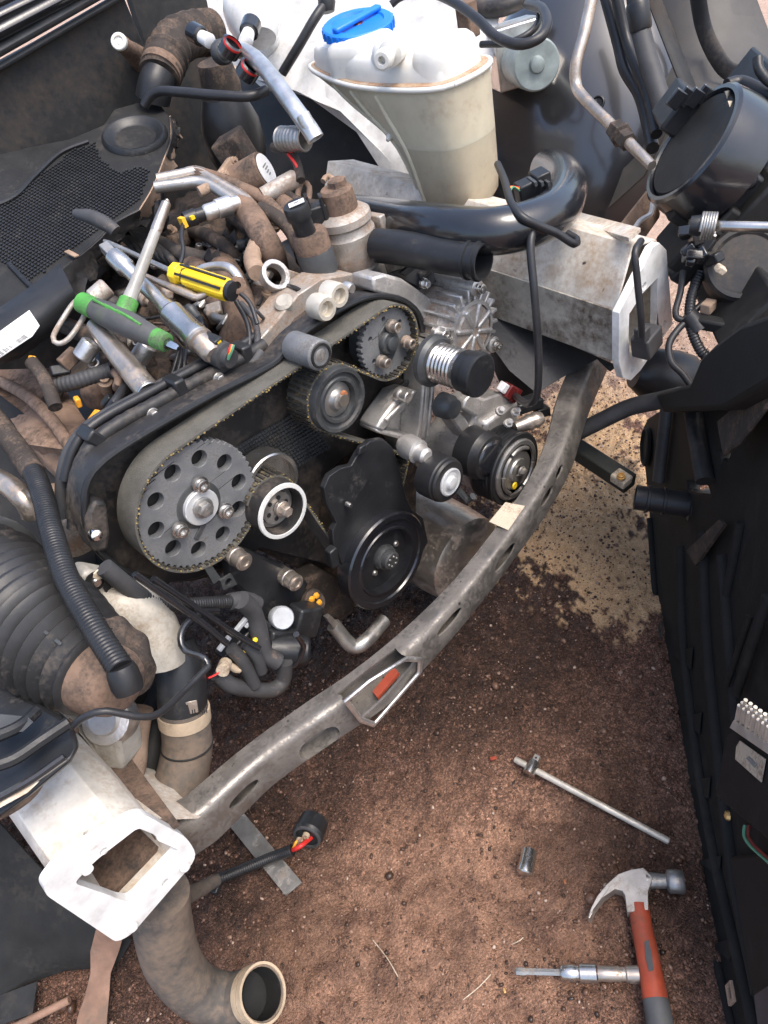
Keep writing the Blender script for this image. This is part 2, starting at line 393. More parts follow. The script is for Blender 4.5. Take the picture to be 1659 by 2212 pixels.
me.loops.add(gf.size); me.loops.foreach_set('vertex_index', gf.ravel().astype(np.int32)); me.polygons.add(len(gf))
me.polygons.foreach_set('loop_start', np.arange(0, gf.size, 4, dtype=np.int32)); me.update(calc_edges=True)
me.polygons.foreach_set('use_smooth', [True] * len(me.polygons))
# stains: oil soaked under the engine, dry flaked crust to its right, dry soil beyond the car paled to stand for sunlight
def blob(u, v, r, k=1.0):
    c = Z(u, v, 0.0); return np.exp(-(((XX - c[0]) ** 2 + (YY - c[1]) ** 2) / (r * r)) * k)
oil = 1.1 * blob(560, 1520, .30) + .9 * blob(900, 1300, .26) + .7 * blob(1150, 1250, .16) + .6 * blob(480, 1900, .14) + .45 * blob(250, 2100, .12) + .5 * blob(1380, 1800, .12) + .5 * blob(1480, 2080, .13) + .7 * blob(1000, 1400, .2) + .75 * blob(1240, 1120, .22)
oil = np.clip(oil + (fbm(XX, YY, 9, 4) - .5) * 1.3, 0, 1)
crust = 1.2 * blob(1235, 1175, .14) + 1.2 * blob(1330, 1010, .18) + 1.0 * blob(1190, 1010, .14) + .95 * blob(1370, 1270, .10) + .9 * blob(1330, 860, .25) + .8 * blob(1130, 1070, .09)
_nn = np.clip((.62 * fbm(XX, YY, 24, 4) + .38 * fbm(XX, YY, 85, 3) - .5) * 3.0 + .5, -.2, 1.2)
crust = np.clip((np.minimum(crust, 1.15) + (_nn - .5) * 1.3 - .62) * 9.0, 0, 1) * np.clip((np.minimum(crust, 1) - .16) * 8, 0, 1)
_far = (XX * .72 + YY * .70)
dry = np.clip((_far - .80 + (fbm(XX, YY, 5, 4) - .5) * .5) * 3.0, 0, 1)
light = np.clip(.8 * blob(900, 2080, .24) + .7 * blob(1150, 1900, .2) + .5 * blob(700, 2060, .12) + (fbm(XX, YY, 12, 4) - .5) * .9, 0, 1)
smooth = np.clip(1.1 * blob(860, 2080, .26) + .8 * blob(1150, 1960, .16) + .5 * blob(640, 2000, .10) + (fbm(XX, YY, 7, 4) - .5) * 1.5 - .1, 0, 1)
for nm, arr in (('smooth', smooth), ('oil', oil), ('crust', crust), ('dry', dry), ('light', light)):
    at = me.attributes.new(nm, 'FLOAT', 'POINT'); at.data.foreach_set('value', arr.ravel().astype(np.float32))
def ground_material():
    m = bpy.data.materials.new('red_earth'); m.use_nodes = True; nt = m.node_tree; L = nt.links.new
    b = nt.nodes['Principled BSDF']
    geo = _node(nt, 'ShaderNodeNewGeometry')
    def noise(sc, det=6, ro=.65):
        n = _node(nt, 'ShaderNodeTexNoise'); n.inputs['Scale'].default_value = sc; n.inputs['Detail'].default_value = det; n.inputs['Roughness'].default_value = ro
        L(geo.outputs['Position'], n.inputs['Vector']); return n.outputs['Fac']
    def attr(a): n = _node(nt, 'ShaderNodeAttribute'); n.attribute_name = a; return n.outputs['Fac']
    def rng(f, a, c, lo=0., hi=1.):
        n = _node(nt, 'ShaderNodeMapRange'); n.inputs[1].default_value = a; n.inputs[2].default_value = c; n.inputs[3].default_value = lo; n.inputs[4].default_value = hi; L(f, n.inputs[0]); return n.outputs[0]
    def mix(f, a, c):
        x = _node(nt, 'ShaderNodeMix', data_type='RGBA'); L(f, x.inputs['Factor'])
        for s_, val in ((6, a), (7, c)):
            if isinstance(val, tuple): x.inputs[s_].default_value = (*val, 1)
            else: L(val, x.inputs[s_])
        return x.outputs[2]
    def mul(a, c):
        x = _node(nt, 'ShaderNodeMath', operation='MULTIPLY'); L(a, x.inputs[0])
        if isinstance(c, float): x.inputs[1].default_value = c
        else: L(c, x.inputs[1])
        return x.outputs[0]
    fine = noise(420, 4); mid = noise(70, 6)
    base = mix(rng(mid, .35, .68), (.096, .050, .034), (.178, .096, .065))
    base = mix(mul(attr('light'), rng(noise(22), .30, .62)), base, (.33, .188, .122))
    base = mix(mul(attr('oil'), rng(noise(26), .3, .5, .45, 1.)), base, (.044, .0235, .016))
    grit = mix(rng(fine, .66, .74), base, (.27, .17, .12))
    def vor(sc):
        n = _node(nt, 'ShaderNodeTexVoronoi'); n.inputs['Scale'].default_value = sc; L(geo.outputs['Position'], n.inputs['Vector'])
        sx = _node(nt, 'ShaderNodeSeparateColor'); L(n.outputs['Color'], sx.inputs[0]); return sx.outputs[0], n.outputs['Distance']
    g1, d1 = vor(430.0); g2, d2 = vor(190.0)
    def scale_col(c, f, lo, hi, pw):
        p = _node(nt, 'ShaderNodeMath', operation='POWER'); L(f, p.inputs[0]); p.inputs[1].default_value = pw
        h = _node(nt, 'ShaderNodeHueSaturation'); L(rng(p.outputs[0], 0., 1., lo, hi), h.inputs['Value']); L(c, h.inputs['Color']); return h.outputs[0]
    grit = mix(attr('smooth'), scale_col(scale_col(grit, g1, .72, 1.85, 2.2), g2, .86, 1.6, 3.0), scale_col(grit, g1, .90, 1.30, 2.0))
    cr = mix(rng(mid, .35, .65), (.52, .335, .18), (.68, .46, .27))  # crust tan, brightened to hold the light falling on this patch
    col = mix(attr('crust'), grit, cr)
    col = mix(attr('dry'), col, mix(rng(mid, .35, .65), (.42, .285, .21), (.55, .40, .31)))  # far soil: dry tone, raised to carry the sunlight beyond the car
    col = scale_col(col, g1, .88, 1.16, 1.0)
    L(col, b.inputs['Base Color'])
    ro = mix(mul(attr('oil'), rng(noise(30), .45, .6)), (.75,) * 3, (.34,) * 3); ro = mix(attr('crust'), ro, (.9,) * 3); L(ro, b.inputs['Roughness'])
    b.inputs['Specular IOR Level'].default_value = .35
    bp = _node(nt, 'ShaderNodeBump'); bp.inputs['Strength'].default_value = .8; bp.inputs['Distance'].default_value = .004
    ad = _node(nt, 'ShaderNodeMath', operation='ADD'); L(noise(260, 8, .7), ad.inputs[0]); s1 = _node(nt, 'ShaderNodeMath', operation='MULTIPLY'); L(d1, s1.inputs[0]); s1.inputs[1].default_value = -.7; L(s1.outputs[0], ad.inputs[1])
    ad2 = _node(nt, 'ShaderNodeMath', operation='ADD'); L(ad.outputs[0], ad2.inputs[0]); s2 = _node(nt, 'ShaderNodeMath', operation='MULTIPLY'); L(d2, s2.inputs[0]); s2.inputs[1].default_value = -.6; L(s2.outputs[0], ad2.inputs[1])
    L(ad2.outputs[0], bp.inputs['Height']); L(bp.outputs[0], b.inputs['Normal']); return m
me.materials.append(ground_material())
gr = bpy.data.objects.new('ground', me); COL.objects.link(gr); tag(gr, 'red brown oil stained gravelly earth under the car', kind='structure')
# loose grit and pebbles, too many to count
def gravel():
    ico = []; t = (1 + 5 ** .5) / 2
    iv = np.array([(-1, t, 0), (1, t, 0), (-1, -t, 0), (1, -t, 0), (0, -1, t), (0, 1, t), (0, -1, -t), (0, 1, -t), (t, 0, -1), (t, 0, 1), (-t, 0, -1), (-t, 0, 1)]) / math.hypot(1, t)
    ifc = np.array([(0, 11, 5), (0, 5, 1), (0, 1, 7), (0, 7, 10), (0, 10, 11), (1, 5, 9), (5, 11, 4), (11, 10, 2), (10, 7, 6), (7, 1, 8), (3, 9, 4), (3, 4, 2), (3, 2, 6), (3, 6, 8), (3, 8, 9), (4, 9, 5), (2, 4, 11), (6, 2, 10), (8, 6, 7), (9, 8, 1)])
    n = 62000
    x = RNG.uniform(-1.0, 1.35, n); y = RNG.uniform(-.72, .75, n); keep = fbm(x, y, 6, 3) + RNG.uniform(-.3, .3, n) > .34; x, y = x[keep], y[keep]; n = len(x)
    r = .0008 + .0026 * RNG.random(n) ** 5 + .0008 * RNG.random(n)
    big = RNG.random(n) > .988; r[big] *= RNG.uniform(1.6, 3.4, big.sum())
    z = ground_h(x, y) - .006
    sc = r[:, None, None] * (1 + RNG.uniform(-.35, .35, (n, 1, 3))) * (1 + RNG.uniform(-.18, .18, (n, 12, 3))); sc[:, :, 2] *= .75
    vs = iv[None] * sc; a = RNG.uniform(0, 6.28, n); ca, sa = np.cos(a)[:, None], np.sin(a)[:, None]
    vx = vs[:, :, 0] * ca - vs[:, :, 1] * sa; vy = vs[:, :, 0] * sa + vs[:, :, 1] * ca
    vs = np.stack([vx + x[:, None], vy + y[:, None], vs[:, :, 2] + (z + r * .25)[:, None]], -1).reshape(-1, 3)
    fs = (ifc[None] + (np.arange(n) * 12)[:, None, None]).reshape(-1, 3)
    me = bpy.data.meshes.new('gravel'); me.vertices.add(len(vs)); me.vertices.foreach_set('co', vs.ravel()); me.loops.add(fs.size)
    me.loops.foreach_set('vertex_index', fs.ravel().astype(np.int32)); me.polygons.add(len(fs)); me.polygons.foreach_set('loop_start', np.arange(0, fs.size, 3, dtype=np.int32)); me.update(calc_edges=True)
    m = bpy.data.materials.new('grit'); m.use_nodes = True; nt = m.node_tree; b = nt.nodes['Principled BSDF']
    ge = _node(nt, 'ShaderNodeNewGeometry'); cr = _node(nt, 'ShaderNodeValToRGB'); e = cr.color_ramp.elements
    e[0].position = 0; e[0].color = (.03, .018, .013, 1); e[1].position = 1; e[1].color = (.50, .38, .30, 1)
    for p, c in ((.35, (.085, .043, .026, 1)), (.74, (.165, .088, .056, 1)), (.94, (.25, .15, .105, 1))): k = e.new(p); k.color = c
    nt.links.new(ge.outputs['Random Per Island'], cr.inputs[0]); nt.links.new(cr.outputs[0], b.inputs['Base Color']); b.inputs['Roughness'].default_value = .38
    me.materials.append(m); o = bpy.data.objects.new('gravel', me); COL.objects.link(o)
    tag(o, 'loose grit and small pebbles scattered over the earth', kind='stuff')
gravel()
# ------------------------------------------------------------------ car body: rails, bulkhead, inner wing
body = thing('car_body', 'white car body shell with front rails, bulkhead and inner wing laid open', 'car', (0, .5, .4))
def off(p, dy, dz=0, dx=0): return np.asarray(p) + V(dx, dy, dz)
# right rail (far one): octagonal box, rises a little towards the rear
def hollow_rail(lr, back_off):
    g = G(); n_ = len(lr); back = [p + np.asarray(back_off) for p in lr]; inn = [np.mean(lr, 0) + (p - np.mean(lr, 0)) * .94 for p in lr]; inb = [np.mean(back, 0) + (p - np.mean(back, 0)) * .94 for p in back]
    vs = lr + back + inn + inb; fs = []
    for i in range(n_):
        j = (i + 1) % n_
        fs += [(i, j, n_ + j, n_ + i), (2 * n_ + j, 2 * n_ + i, 3 * n_ + i, 3 * n_ + j), (j, i, 2 * n_ + i, 2 * n_ + j), (n_ + i, n_ + j, 3 * n_ + j, 3 * n_ + i)]
    fs.append(tuple(3 * n_ + i for i in range(n_))); return g.add(vs, fs)
def rail(front, back_off, name, material, label):
    return hollow_rail(front, back_off).obj(name, material, body, label, bevel=.005)
rr = [Y(1369, 527, .015), Y(1331, 664, .015), Y(1331, 782, .015)]
rr += [rr[2] + V(.045, 0, -.03), V(.560, .015, .455), V(.575, .015, .55), V(.545, .015, .630)]
rail_r = rail(rr, V(-.005, .62, .075), 'frame_rail', 'white_dirty', 'dirty cream painted rail below the coolant reservoir')
fl = poly(Y, [(1338, 676), (1410, 534), (1424, 524), (1440, 540), (1453, 700), (1384, 800), (1363, 822), (1346, 817), (1337, 782)], 0.0)
op = poly(Y, [(1421, 600), (1418, 737), (1387, 757), (1362, 780), (1358, 722), (1360, 678), (1388, 634)], 0.0)
hs = [circ(Y(u, v, 0), .006, 10) for u, v in ((1392, 618), (1392, 772), (1368, 797), (1436, 700))]
G().prism(fl, V(0, .012, 0), [op] + hs).obj('mounting_flange', 'white_paint', rail_r, bevel=.003)
lowf = [rr[1] + V(-.0035, .0, -.004), rr[2] + V(-.0035, .0, .003)]; G().prism([lowf[0], lowf[1], lowf[1] + V(-.005, .60, .0725), lowf[0] + V(-.005, .60, .0725)], V(.003, 0, 0)).obj('rail_side', 'rail_grime', rail_r, 'grime streaked lower side of the far rail')
# pressed rib, hole collar and upper flange strip on the rail face
pa, pb = Y(1262, 590, .16), Y(1290, 568, .12)
G().tube(spline([Y(1228, 612, .19), Y(1258, 583, .165), Y(1272, 563, .15), Y(1297, 565, .12)]), .011, 10, flat=.4).obj('pressed_rib', 'white_dirty', rail_r)
G().box((Y(1185, 468, .27) + Y(1368, 524, .02)) / 2 + V(.012, 0, .004), (.03, .36, .006), [unit(V(1, .0, 0)), unit(Y(1185, 468, .34) - Y(1368, 524, .02)), UP]).obj('rail_seam', 'white_dirty', rail_r)
for u, v, y in ((1188, 630, .22), (1320, 560, .07), (1128, 565, .30)):
    G().lathe(Y(u, v, y), V(-.8, -.1, .5), [(-.02, .011), (.002, .011), (.003, .008), (-.006, .0075), (-.006, 0)], 16).obj('rail_hole', 'black_matt', rail_r)
# brown gusset between the rail and the headlamp
G().prism([Y(1328, 500, .14), Y(1395, 415, .14), Y(1418, 425, .13), Y(1425, 470, .12), Y(1372, 545, .10)], V(.02, .01, -.006)).obj('gusset', 'brown_pale', body, 'rusty brown gusset above the far rail', bevel=.002)
G().tube(spline([Y(1358, 520, .12), Y(1380, 480, .12), Y(1405, 462, .115), Y(1411, 435, .12)]), .0045, 8).obj('gusset_lip', 'white_paint', body)
# left rail (near one)
def rounded(pts, r, n=5):
    out = []; m = len(pts)
    for i in range(m):
        a, b, c = np.asarray(pts[i - 1], float), np.asarray(pts[i], float), np.asarray(pts[(i + 1) % m], float)
        k = min(r, .45 * np.linalg.norm(a - b), .45 * np.linalg.norm(c - b)); p, q = b + unit(a - b) * k, b + unit(c - b) * k
        out += [(1 - t) ** 2 * p + 2 * t * (1 - t) * b + t * t * q for t in np.linspace(0, 1, n)]
    return out
fl = rounded(poly(Y, [(93, 1914), (135, 1858), (262, 1780), (310, 1758), (405, 1810), (428, 1852), (285, 2018), (252, 2036), (100, 1934)], 0.0), .016)
op = rounded(poly(Y, [(160, 1908), (208, 1858), (298, 1788), (336, 1804), (340, 1816), (386, 1836), (376, 1852), (288, 1946), (262, 1944), (236, 1934)], 0.0), .006)
hs = [circ(Y(u, v, 0), .0045, 10) for u, v in ((225, 1839), (187, 1876), (398, 1872), (358, 1906), (285, 2001))]
lr = [V(-.548, .012, .535), V(-.485, .012, .528), V(-.463, .012, .50), V(-.462, .012, .43), V(-.48, .012, .412), V(-.545, .012, .41), V(-.556, .012, .43), V(-.558, .012, .52)]
g = G(); n_ = len(lr); back = [p + V(.0, .55, .045) for p in lr]; inn = [np.mean(lr, 0) + (p - np.mean(lr, 0)) * .93 for p in lr]; inb = [np.mean(back, 0) + (p - np.mean(back, 0)) * .93 for p in back]
vs = lr + back + inn + inb; fs = []
for i in range(n_):
    j = (i + 1) % n_
    fs += [(i, j, n_ + j, n_ + i), (2 * n_ + j, 2 * n_ + i, 3 * n_ + i, 3 * n_ + j), (j, i, 2 * n_ + i, 2 * n_ + j), (n_ + i, n_ + j, 3 * n_ + j, 3 * n_ + i)]
fs.append(tuple(3 * n_ + i for i in range(n_)))
rail_l = g.add(vs, fs).obj('frame_rail', 'white_dirty', body, 'dusty cream painted rail nearest the camera', bevel=.004)
G().prism(fl, V(0, .012, 0), [op] + hs).obj('mounting_flange', 'white_paint', rail_l, bevel=.004, seg=3)
G().prism([V(-.552, .03, .41), V(-.466, .03, .41), V(-.466, .10, .41), V(-.552, .10, .41)], V(0, 0, .012)).obj('rail_liner', 'brown', rail_l)
bolt(rail_l, V(-.50, .16, .50), V(0, -.3, -1), .012, .012, 'washer', 'white_paint')
for u, v in ((187, 1876), (398, 1872), (285, 2001)): bolt(rail_l, Y(u, v, -.001), FRONT, .0055, .002, 'washer', 'white_paint', 'weld_nut')
g = G(); g.prism([Y(160, 1575, .29) + V(0, 0, .004), Y(332, 1768, .025) + V(0, 0, .0), Y(332, 1768, .025) + V(.035, 0, -.06), Y(160, 1575, .29) + V(.035, 0, -.06)], V(-.004, 0, .002)); g.obj('rail_side', 'white_dirty', rail_l)
G().box((Y(205, 1575, .24) + Y(318, 1735, .06)) / 2, (.03, .30, .004), [unit(V(1, .1, -.7)), unit(Y(205, 1575, .24) - Y(318, 1735, .06)), unit(V(.7, 0, 1))]).obj('side_strap', 'brown', rail_l)
# bulkhead and scuttle at the back
def wall(pts, yb, th, material, name, label=None):
    return G().prism(poly(Y, pts, yb), V(0, th, 0)).obj(name, material, body, label, bevel=.004)
wall([(-250, 330), (-60, 165), (267, -12), (330, 140), (345, 330), (320, 640), (-250, 1100)], .98, .02, 'wall_dusty', 'bulkhead', 'dusty black bulkhead panel behind the engine')
wall([(270, -40), (440, -40), (475, 130), (520, 330), (560, 470), (352, 470), (345, 250), (330, 145)], 1.02, .02, 'wall_dusty', 'bulkhead')
# scuttle: parallel dark mouldings
def strip(a, b, r, y, material, fl_=.6):
    A, B = Y(*a, y), Y(*b, y); G().tube([A, (A + B) / 2, B], r, 14, flat=fl_).obj('scuttle_moulding', material, body)
strip((-60, 178), (300, -32), .010, .965, 'grey_dark'); strip((-60, 140), (275, -50), .016, .955, 'grey_dark'); strip((-60, 96), (240, -60), .022, .95, 'black_gloss'); strip((-60, 62), (200, -64), .016, .95, 'black_gloss'); strip((-60, 30), (150, -62), .012, .965, 'wall_dusty')
# white inner wing and strut tower behind the reservoir
def panel(pts, th, material, name, label=None, bev=.003):
    pts = [np.asarray(p) for p in pts]; nn = unit(np.cross(pts[1] - pts[0], pts[2] - pts[0])); cdir = unit(CAM - pts[0]); nn = nn if nn @ cdir < 0 else -nn
    return G().prism(pts, nn * th).obj(name, material, body, label, bevel=bev)
def sheet(fn, rows, th, material, name, parent=body, label=None, cat=None):
    return G().sheet([[fn(*p) for p in r] for r in rows], th).obj(name, material, parent, label, cat, smooth=60)
WX = lambda u, v, x: X(u, v, x)
sheet(WX, [[(425, -40, .72), (560, -40, .80), (720, -60, .9), (900, -70, .95), (1100, -80, 1.0)],
           [(445, 60, .68), (560, 55, .74), (680, 50, .82), (860, 45, .84), (1080, 20, .95)],
           [(480, 120, .66), (575, 130, .69), (680, 140, .70), (820, 170, .72), (1060, 160, .84)],
           [(540, 165, .645), (600, 190, .655), (690, 212, .66), (800, 300, .66), (1040, 320, .74)],
           [(560, 185, .65), (640, 200, .65), (735, 240, .65), (845, 350, .65), (1040, 420, .70)],
           [(575, 196, .68), (660, 205, .66), (770, 285, .645), (890, 470, .64), (1060, 560, .66)]], .004, 'wing_white', 'inner_wing', label='white painted inner wing behind the coolant reservoir')
# black sheet standing in for the shade of the gap between engine and wing
sheet(WX, [[(500, 150, .80), (670, 185, .74), (800, 270, .72), (915, 460, .70)], [(440, 300, .62), (620, 330, .64), (760, 400, .64), (870, 520, .64)], [(430, 460, .55), (600, 470, .58), (740, 500, .60), (860, 580, .6)]], .004, 'black_matt', 'shade_sheet', label='black sheet standing for the shaded gap beside the engine')
G().tube(spline([X(560, 0, .74), X(590, 60, .72), X(580, 110, .70), X(520, 150, .68)]), .012, 10, flat=.5).obj('wing_pressing', 'white_paint', body)
G().prism([V(-1.0, .40, .385), V(.64, .40, .40), V(.64, 1.02, .46), V(-1.0, 1.3, .46)], V(0, 0, -.006)).obj('dark_fill_sheet', 'black_matt', body, 'added black sheet below the engine shutting out light from beneath')  # added dark sheet: fills see-through gaps and blocks light from below
G().prism([D(u, v, 1.26) for u, v in ((985, 640), (1106, 690), (1335, 790), (1318, 803), (1290, 776), (1215, 815), (1160, 850), (1100, 800))], V(.006, .006, -.004)).obj('arch_panel', 'black_plastic', body, 'black panel under the far rail')
# pale headed stud on the bulkhead
g = G(); a = Y(260, 92, .90); g.lathe(a, unit(Y(312, 135, .97) - a), [(0, .013), (.012, .0145), (.014, .0125), (.05, .017), (.09, .021), (.10, .021)], 18); g.obj('stud_sleeve', 'brown', body)
bolt(body, a + unit(a - Y(312, 135, .97)) * .001, unit(a - Y(312, 135, .97)), .014, .006, 'washer', 'tank_white', 'stud_cap')
# wheel arch: big glossy dome, dark wing beyond
c = X(1225, 275, 1.02); g = G(); rings = []
ax1 = unit(V(-.8, -.25, .55)); e1 = unit(np.cross(ax1, UP)); e2 = np.cross(e1, ax1)
for t in np.linspace(0, 1, 14):
    ang = t * 1.5; rings.append([c + e1 * .235 * math.sin(ang) * math.cos(w) + e2 * .30 * math.sin(ang) * math.sin(w) + ax1 * .12 * math.cos(ang) for w in np.linspace(0, 2 * math.pi, 40, endpoint=False)])
dome = g.loft(rings).obj('wheel_housing', 'dome', body, 'glossy black domed wheel housing behind the far rail', smooth=60)
def on_dome(u, v):
    q = ray(u, v); best = None
    for d in np.linspace(.9, 2.0, 600):
        p = CAM + q * d - c; k = math.hypot((p @ e1) / .235, (p @ e2) / .30); h = p @ ax1
        if k <= 1 and h <= .12 * math.sqrt(1 - k * k): return CAM + q * d
    return CAM + q * 1.6
G().tube([on_dome(u, v) for u, v in zip(np.linspace(1122, 1290, 24), np.linspace(438, 488, 24) * 1.0)], .002, 6).obj('housing_seam', 'black_matt', dome)
p_ = on_dome(1292, 222); G().lathe(p_, ax1, [(-.004, .013), (.003, .013), (.004, .011), (.001, .008), (.001, 0)], 18).obj('housing_plug', 'black_plastic', dome)
sheet(WX, [[(1150, -60, 1.25), (1300, -80, 1.25), (1420, -80, 1.2), (1545, -80, 1.25), (1606, -80, 1.3)],
           [(1180, 150, 1.15), (1330, 120, 1.18), (1440, 100, 1.15), (1580, 60, 1.2), (1662, 70, 1.3)],
           [(1250, 330, 1.0), (1380, 260, 1.05), (1470, 180, 1.05), (1560, 175, 1.12), (1720, 200, 1.2)],
           [(1280, 480, .9), (1390, 380, .92), (1480, 200, 1.0), (1540, 195, 1.05), (1720, 230, 1.1)]], .004, 'wing_grey', 'outer_wing', label='black dusty inner side of the far wing')
G().tube(spline([X(1390, -60, 1.05), X(1425, 30, 1.05), X(1460, 120, 1.02), X(1490, 195, 1.0)]), .02, 10, flat=.35).obj('wing_flange', 'wall_dusty', body)
G().tube(spline([X(1500, -60, 1.12), X(1520, 60, 1.12), X(1560, 140, 1.1), X(1600, 165, 1.1)]), .016, 10, flat=.35).obj('wing_flange', 'black_dusty', body)

# ------------------------------------------------------------------ crossmember: curved alloy bow between the rails
xm = thing('crossmember', 'bowed grey alloy crossmember running between the two front rails', 'car part', (0.03, .05, .30))
CZ = .385
ctr = [(372, 1800, .068), (430, 1772, .064), (560, 1655, .058), (690, 1562, .060), (800, 1487, .062), (905, 1392, .056), (1000, 1290, .05), (1085, 1182, .05), (1160, 1075, .052), (1205, 985, .058), (1232, 890, .064), (1262, 815, .068), (1290, 752, .07)]
P = [Z(u, v, CZ) for u, v, w in ctr]; wid = [w for *_, w in ctr]
sp = spline(P, .012); L_ = arc_len(sp); Lc = arc_len(P); ww = np.interp(L_ / L_[-1], Lc / Lc[-1], wid); tan = np.gradient(np.array(sp), axis=0)
rings = []
for p, t, w in zip(sp, tan, ww):
    t = unit(t); s_ = unit(np.cross(t, UP)); b = w * .84                     # s_ points to the car's front
    prof = [(-.42, .40), (-.36, .52), (.08, .60), (.17, .598), (.235, .58), (.285, .545), (.32, .49), (.345, .42), (.46, -.34), (.40, -.44), (-.36, -.44), (-.42, -.36)]
    rings.append([p + s_ * b * a_ + UP * b * h_ for a_, h_ in prof])
beam_o = G().loft(rings).obj('beam', 'cross_alu', xm, smooth=50)
def beam_at(u, v, fwd=.60):
    """point of the beam's front face seen at u, v"""
    best = None
    for p, t, w in zip(sp, tan, ww):
        t = unit(t); s_ = unit(np.cross(t, UP)); q = PL(u, v, p + s_ * w * .84 * .40, s_)
        d = abs((q - p) @ t)
        if best is None or d < best[0]: best = (d, q, t, s_, w)
    return best[1:]
def slot(u, v, ln, ht):
    q, t, s_, w = beam_at(u, v); k = 24; q = q.copy(); q[2] = min(q[2], CZ + w * .84 * .47 - ht - .004); sl = unit(UP - s_ * .13); pts = []
    for i in range(k):
        a = 2 * math.pi * i / k; pts.append(q + s_ * .02 + t * ln * math.copysign(abs(math.cos(a)) ** .8, math.cos(a)) + sl * ht * math.copysign(abs(math.sin(a)) ** .8, math.sin(a)))
    return G().prism(pts, -s_ * .042)
cutters = [slot(*a).obj('slot_cutter', 'black_matt') for a in ((528, 1716, .022, .0075), (690, 1604, .028, .0165), (968, 1326, .026, .0065), (1092, 1204, .028, .0075), (1183, 1072, .021, .0065), (1208, 994, .015, .006))]
pk_ = [beam_at(u, v)[0] + beam_at(u, v)[2] * .02 for u, v in ((782, 1548), (888, 1442), (898, 1424), (862, 1424), (800, 1478), (752, 1520))]
cutters.append(G().prism(pk_, -beam_at(820, 1490)[2] * .042).obj('slot_cutter', 'black_matt'))
cutters.insert(0, G().loft([[np.mean(r_, 0) + (p - np.mean(r_, 0)) * .80 for p in r_] for r_ in rings[2:-2]]).obj('slot_cutter', 'black_matt'))
bpy.context.view_layer.update()
for c_ in cutters:
    md = beam_o.modifiers.new('cut', 'BOOLEAN'); md.operation = 'DIFFERENCE'; md.solver = 'EXACT'; md.object = c_
bpy.context.view_layer.update(); dg_ = bpy.context.evaluated_depsgraph_get()
nm_ = bpy.data.meshes.new_from_object(beam_o.evaluated_get(dg_)); beam_o.modifiers.clear(); beam_o.data = nm_; nm_.name = 'beam'; nm_.polygons.foreach_set('use_smooth', [True] * len(nm_.polygons)); nm_.set_sharp_from_angle(angle=math.radians(48))
for c_ in cutters: bpy.data.objects.remove(c_)
# pocket with the scuffed lip
q, t, s_, w = beam_at(800, 1525)
pk = [beam_at(u, v)[0] + beam_at(u, v)[2] * .003 for u, v in ((788, 1556), (890, 1440), (900, 1424), (865, 1420), (795, 1470), (742, 1512))]
pk2 = [beam_at(u, v)[0] + beam_at(u, v)[2] * .003 for u, v in ((800, 1563), (905, 1443), (907, 1414), (872, 1412), (790, 1462), (735, 1508), (770, 1552))]
ctr_ = np.mean(pk2, 0)
G().prism([p + s_ * .001 for p in pk2], s_ * .005, [[ctr_ + (p - ctr_) * .86 + s_ * .001 for p in pk2]]).obj('pocket_lip', 'alu_clean', xm, bevel=.002)
a, b = beam_at(822, 1516)[0], beam_at(868, 1462)[0]
G().box((a + b) / 2 - s_ * .012, (np.linalg.norm(b - a), .012, .006), [unit(b - a), s_, UP]).obj('paint_smear', 'hammer_red', xm)
# paper sticker on the beam near the belt pulley
st = [Z(u, v, CZ + .03) for u, v in ((1055, 1135), (1088, 1090), (1135, 1085), (1120, 1112), (1090, 1150))]
st = [Z(u, v, CZ + .026) for u, v in ((1057, 1128), (1092, 1086), (1134, 1094), (1098, 1146))]
G().prism(st, V(0, 0, .0012)).obj('sticker', 'label_worn', xm)
# ------------------------------------------------------------------ engine: timing drive, covers, block, manifold
eng = thing('engine', 'dusty diesel engine with its toothed timing belt drive exposed', 'engine', (0, .45, .25))
YF = .20                                             # plane of the sprocket faces
def fz(p): return V(p[0], 0, p[2])
# block and head: the dark mass behind the belt
G().prism(poly(Y, [(205, 1010), (310, 930), (560, 800), (640, 690), (740, 612), (850, 600), (935, 690), (930, 860), (905, 1000), (900, 1120), (870, 1290), (740, 1320), (690, 1250), (560, 1190), (500, 1235), (420, 1258), (330, 1262), (240, 1225), (195, 1150), (185, 1070)], .285), V(0, .08, 0)).obj('block', 'brown_dark', eng, 'grimy engine block behind the belt', bevel=.006)
# rear belt cover: floor plate and raised rim
rim_px = [(183, 1075), (192, 1035), (225, 995), (310, 938), (450, 858), (560, 803), (600, 778), (632, 740), (665, 712), (713, 681), (750, 660), (792, 643), (832, 640), (872, 649), (903, 676), (914, 720), (912, 770), (890, 815), (850, 850), (830, 880)]
low_px = [(820, 960), (740, 990), (700, 1030), (690, 1120), (720, 1230), (690, 1215), (560, 1185), (500, 1222), (430, 1250), (350, 1262), (280, 1240), (215, 1190), (185, 1130)]
cover_out = poly(Y, rim_px + low_px, .262)
G().prism(cover_out, V(0, .02, 0)).obj('rear_belt_cover', 'black_dusty', eng, 'oily black plastic cover behind the belt', bevel=.003)
rp = spline(poly(Y, low_px[-4:] + rim_px, .225), .01); g = G()
g.tube(rp, .0042, 8); g.obj('cover_rim', 'black_plastic', eng)
rp2 = [p + V(0, .018, 0) for p in rp]; g = G()
c0 = np.mean(np.array(rp), 0)
g.sheet([[p + (fz(p - c0) / np.linalg.norm(fz(p - c0))) * .002 for p in rp], [p + V(0, .030, 0) for p in rp]], .003); g.obj('cover_wall', 'black_dusty', eng)
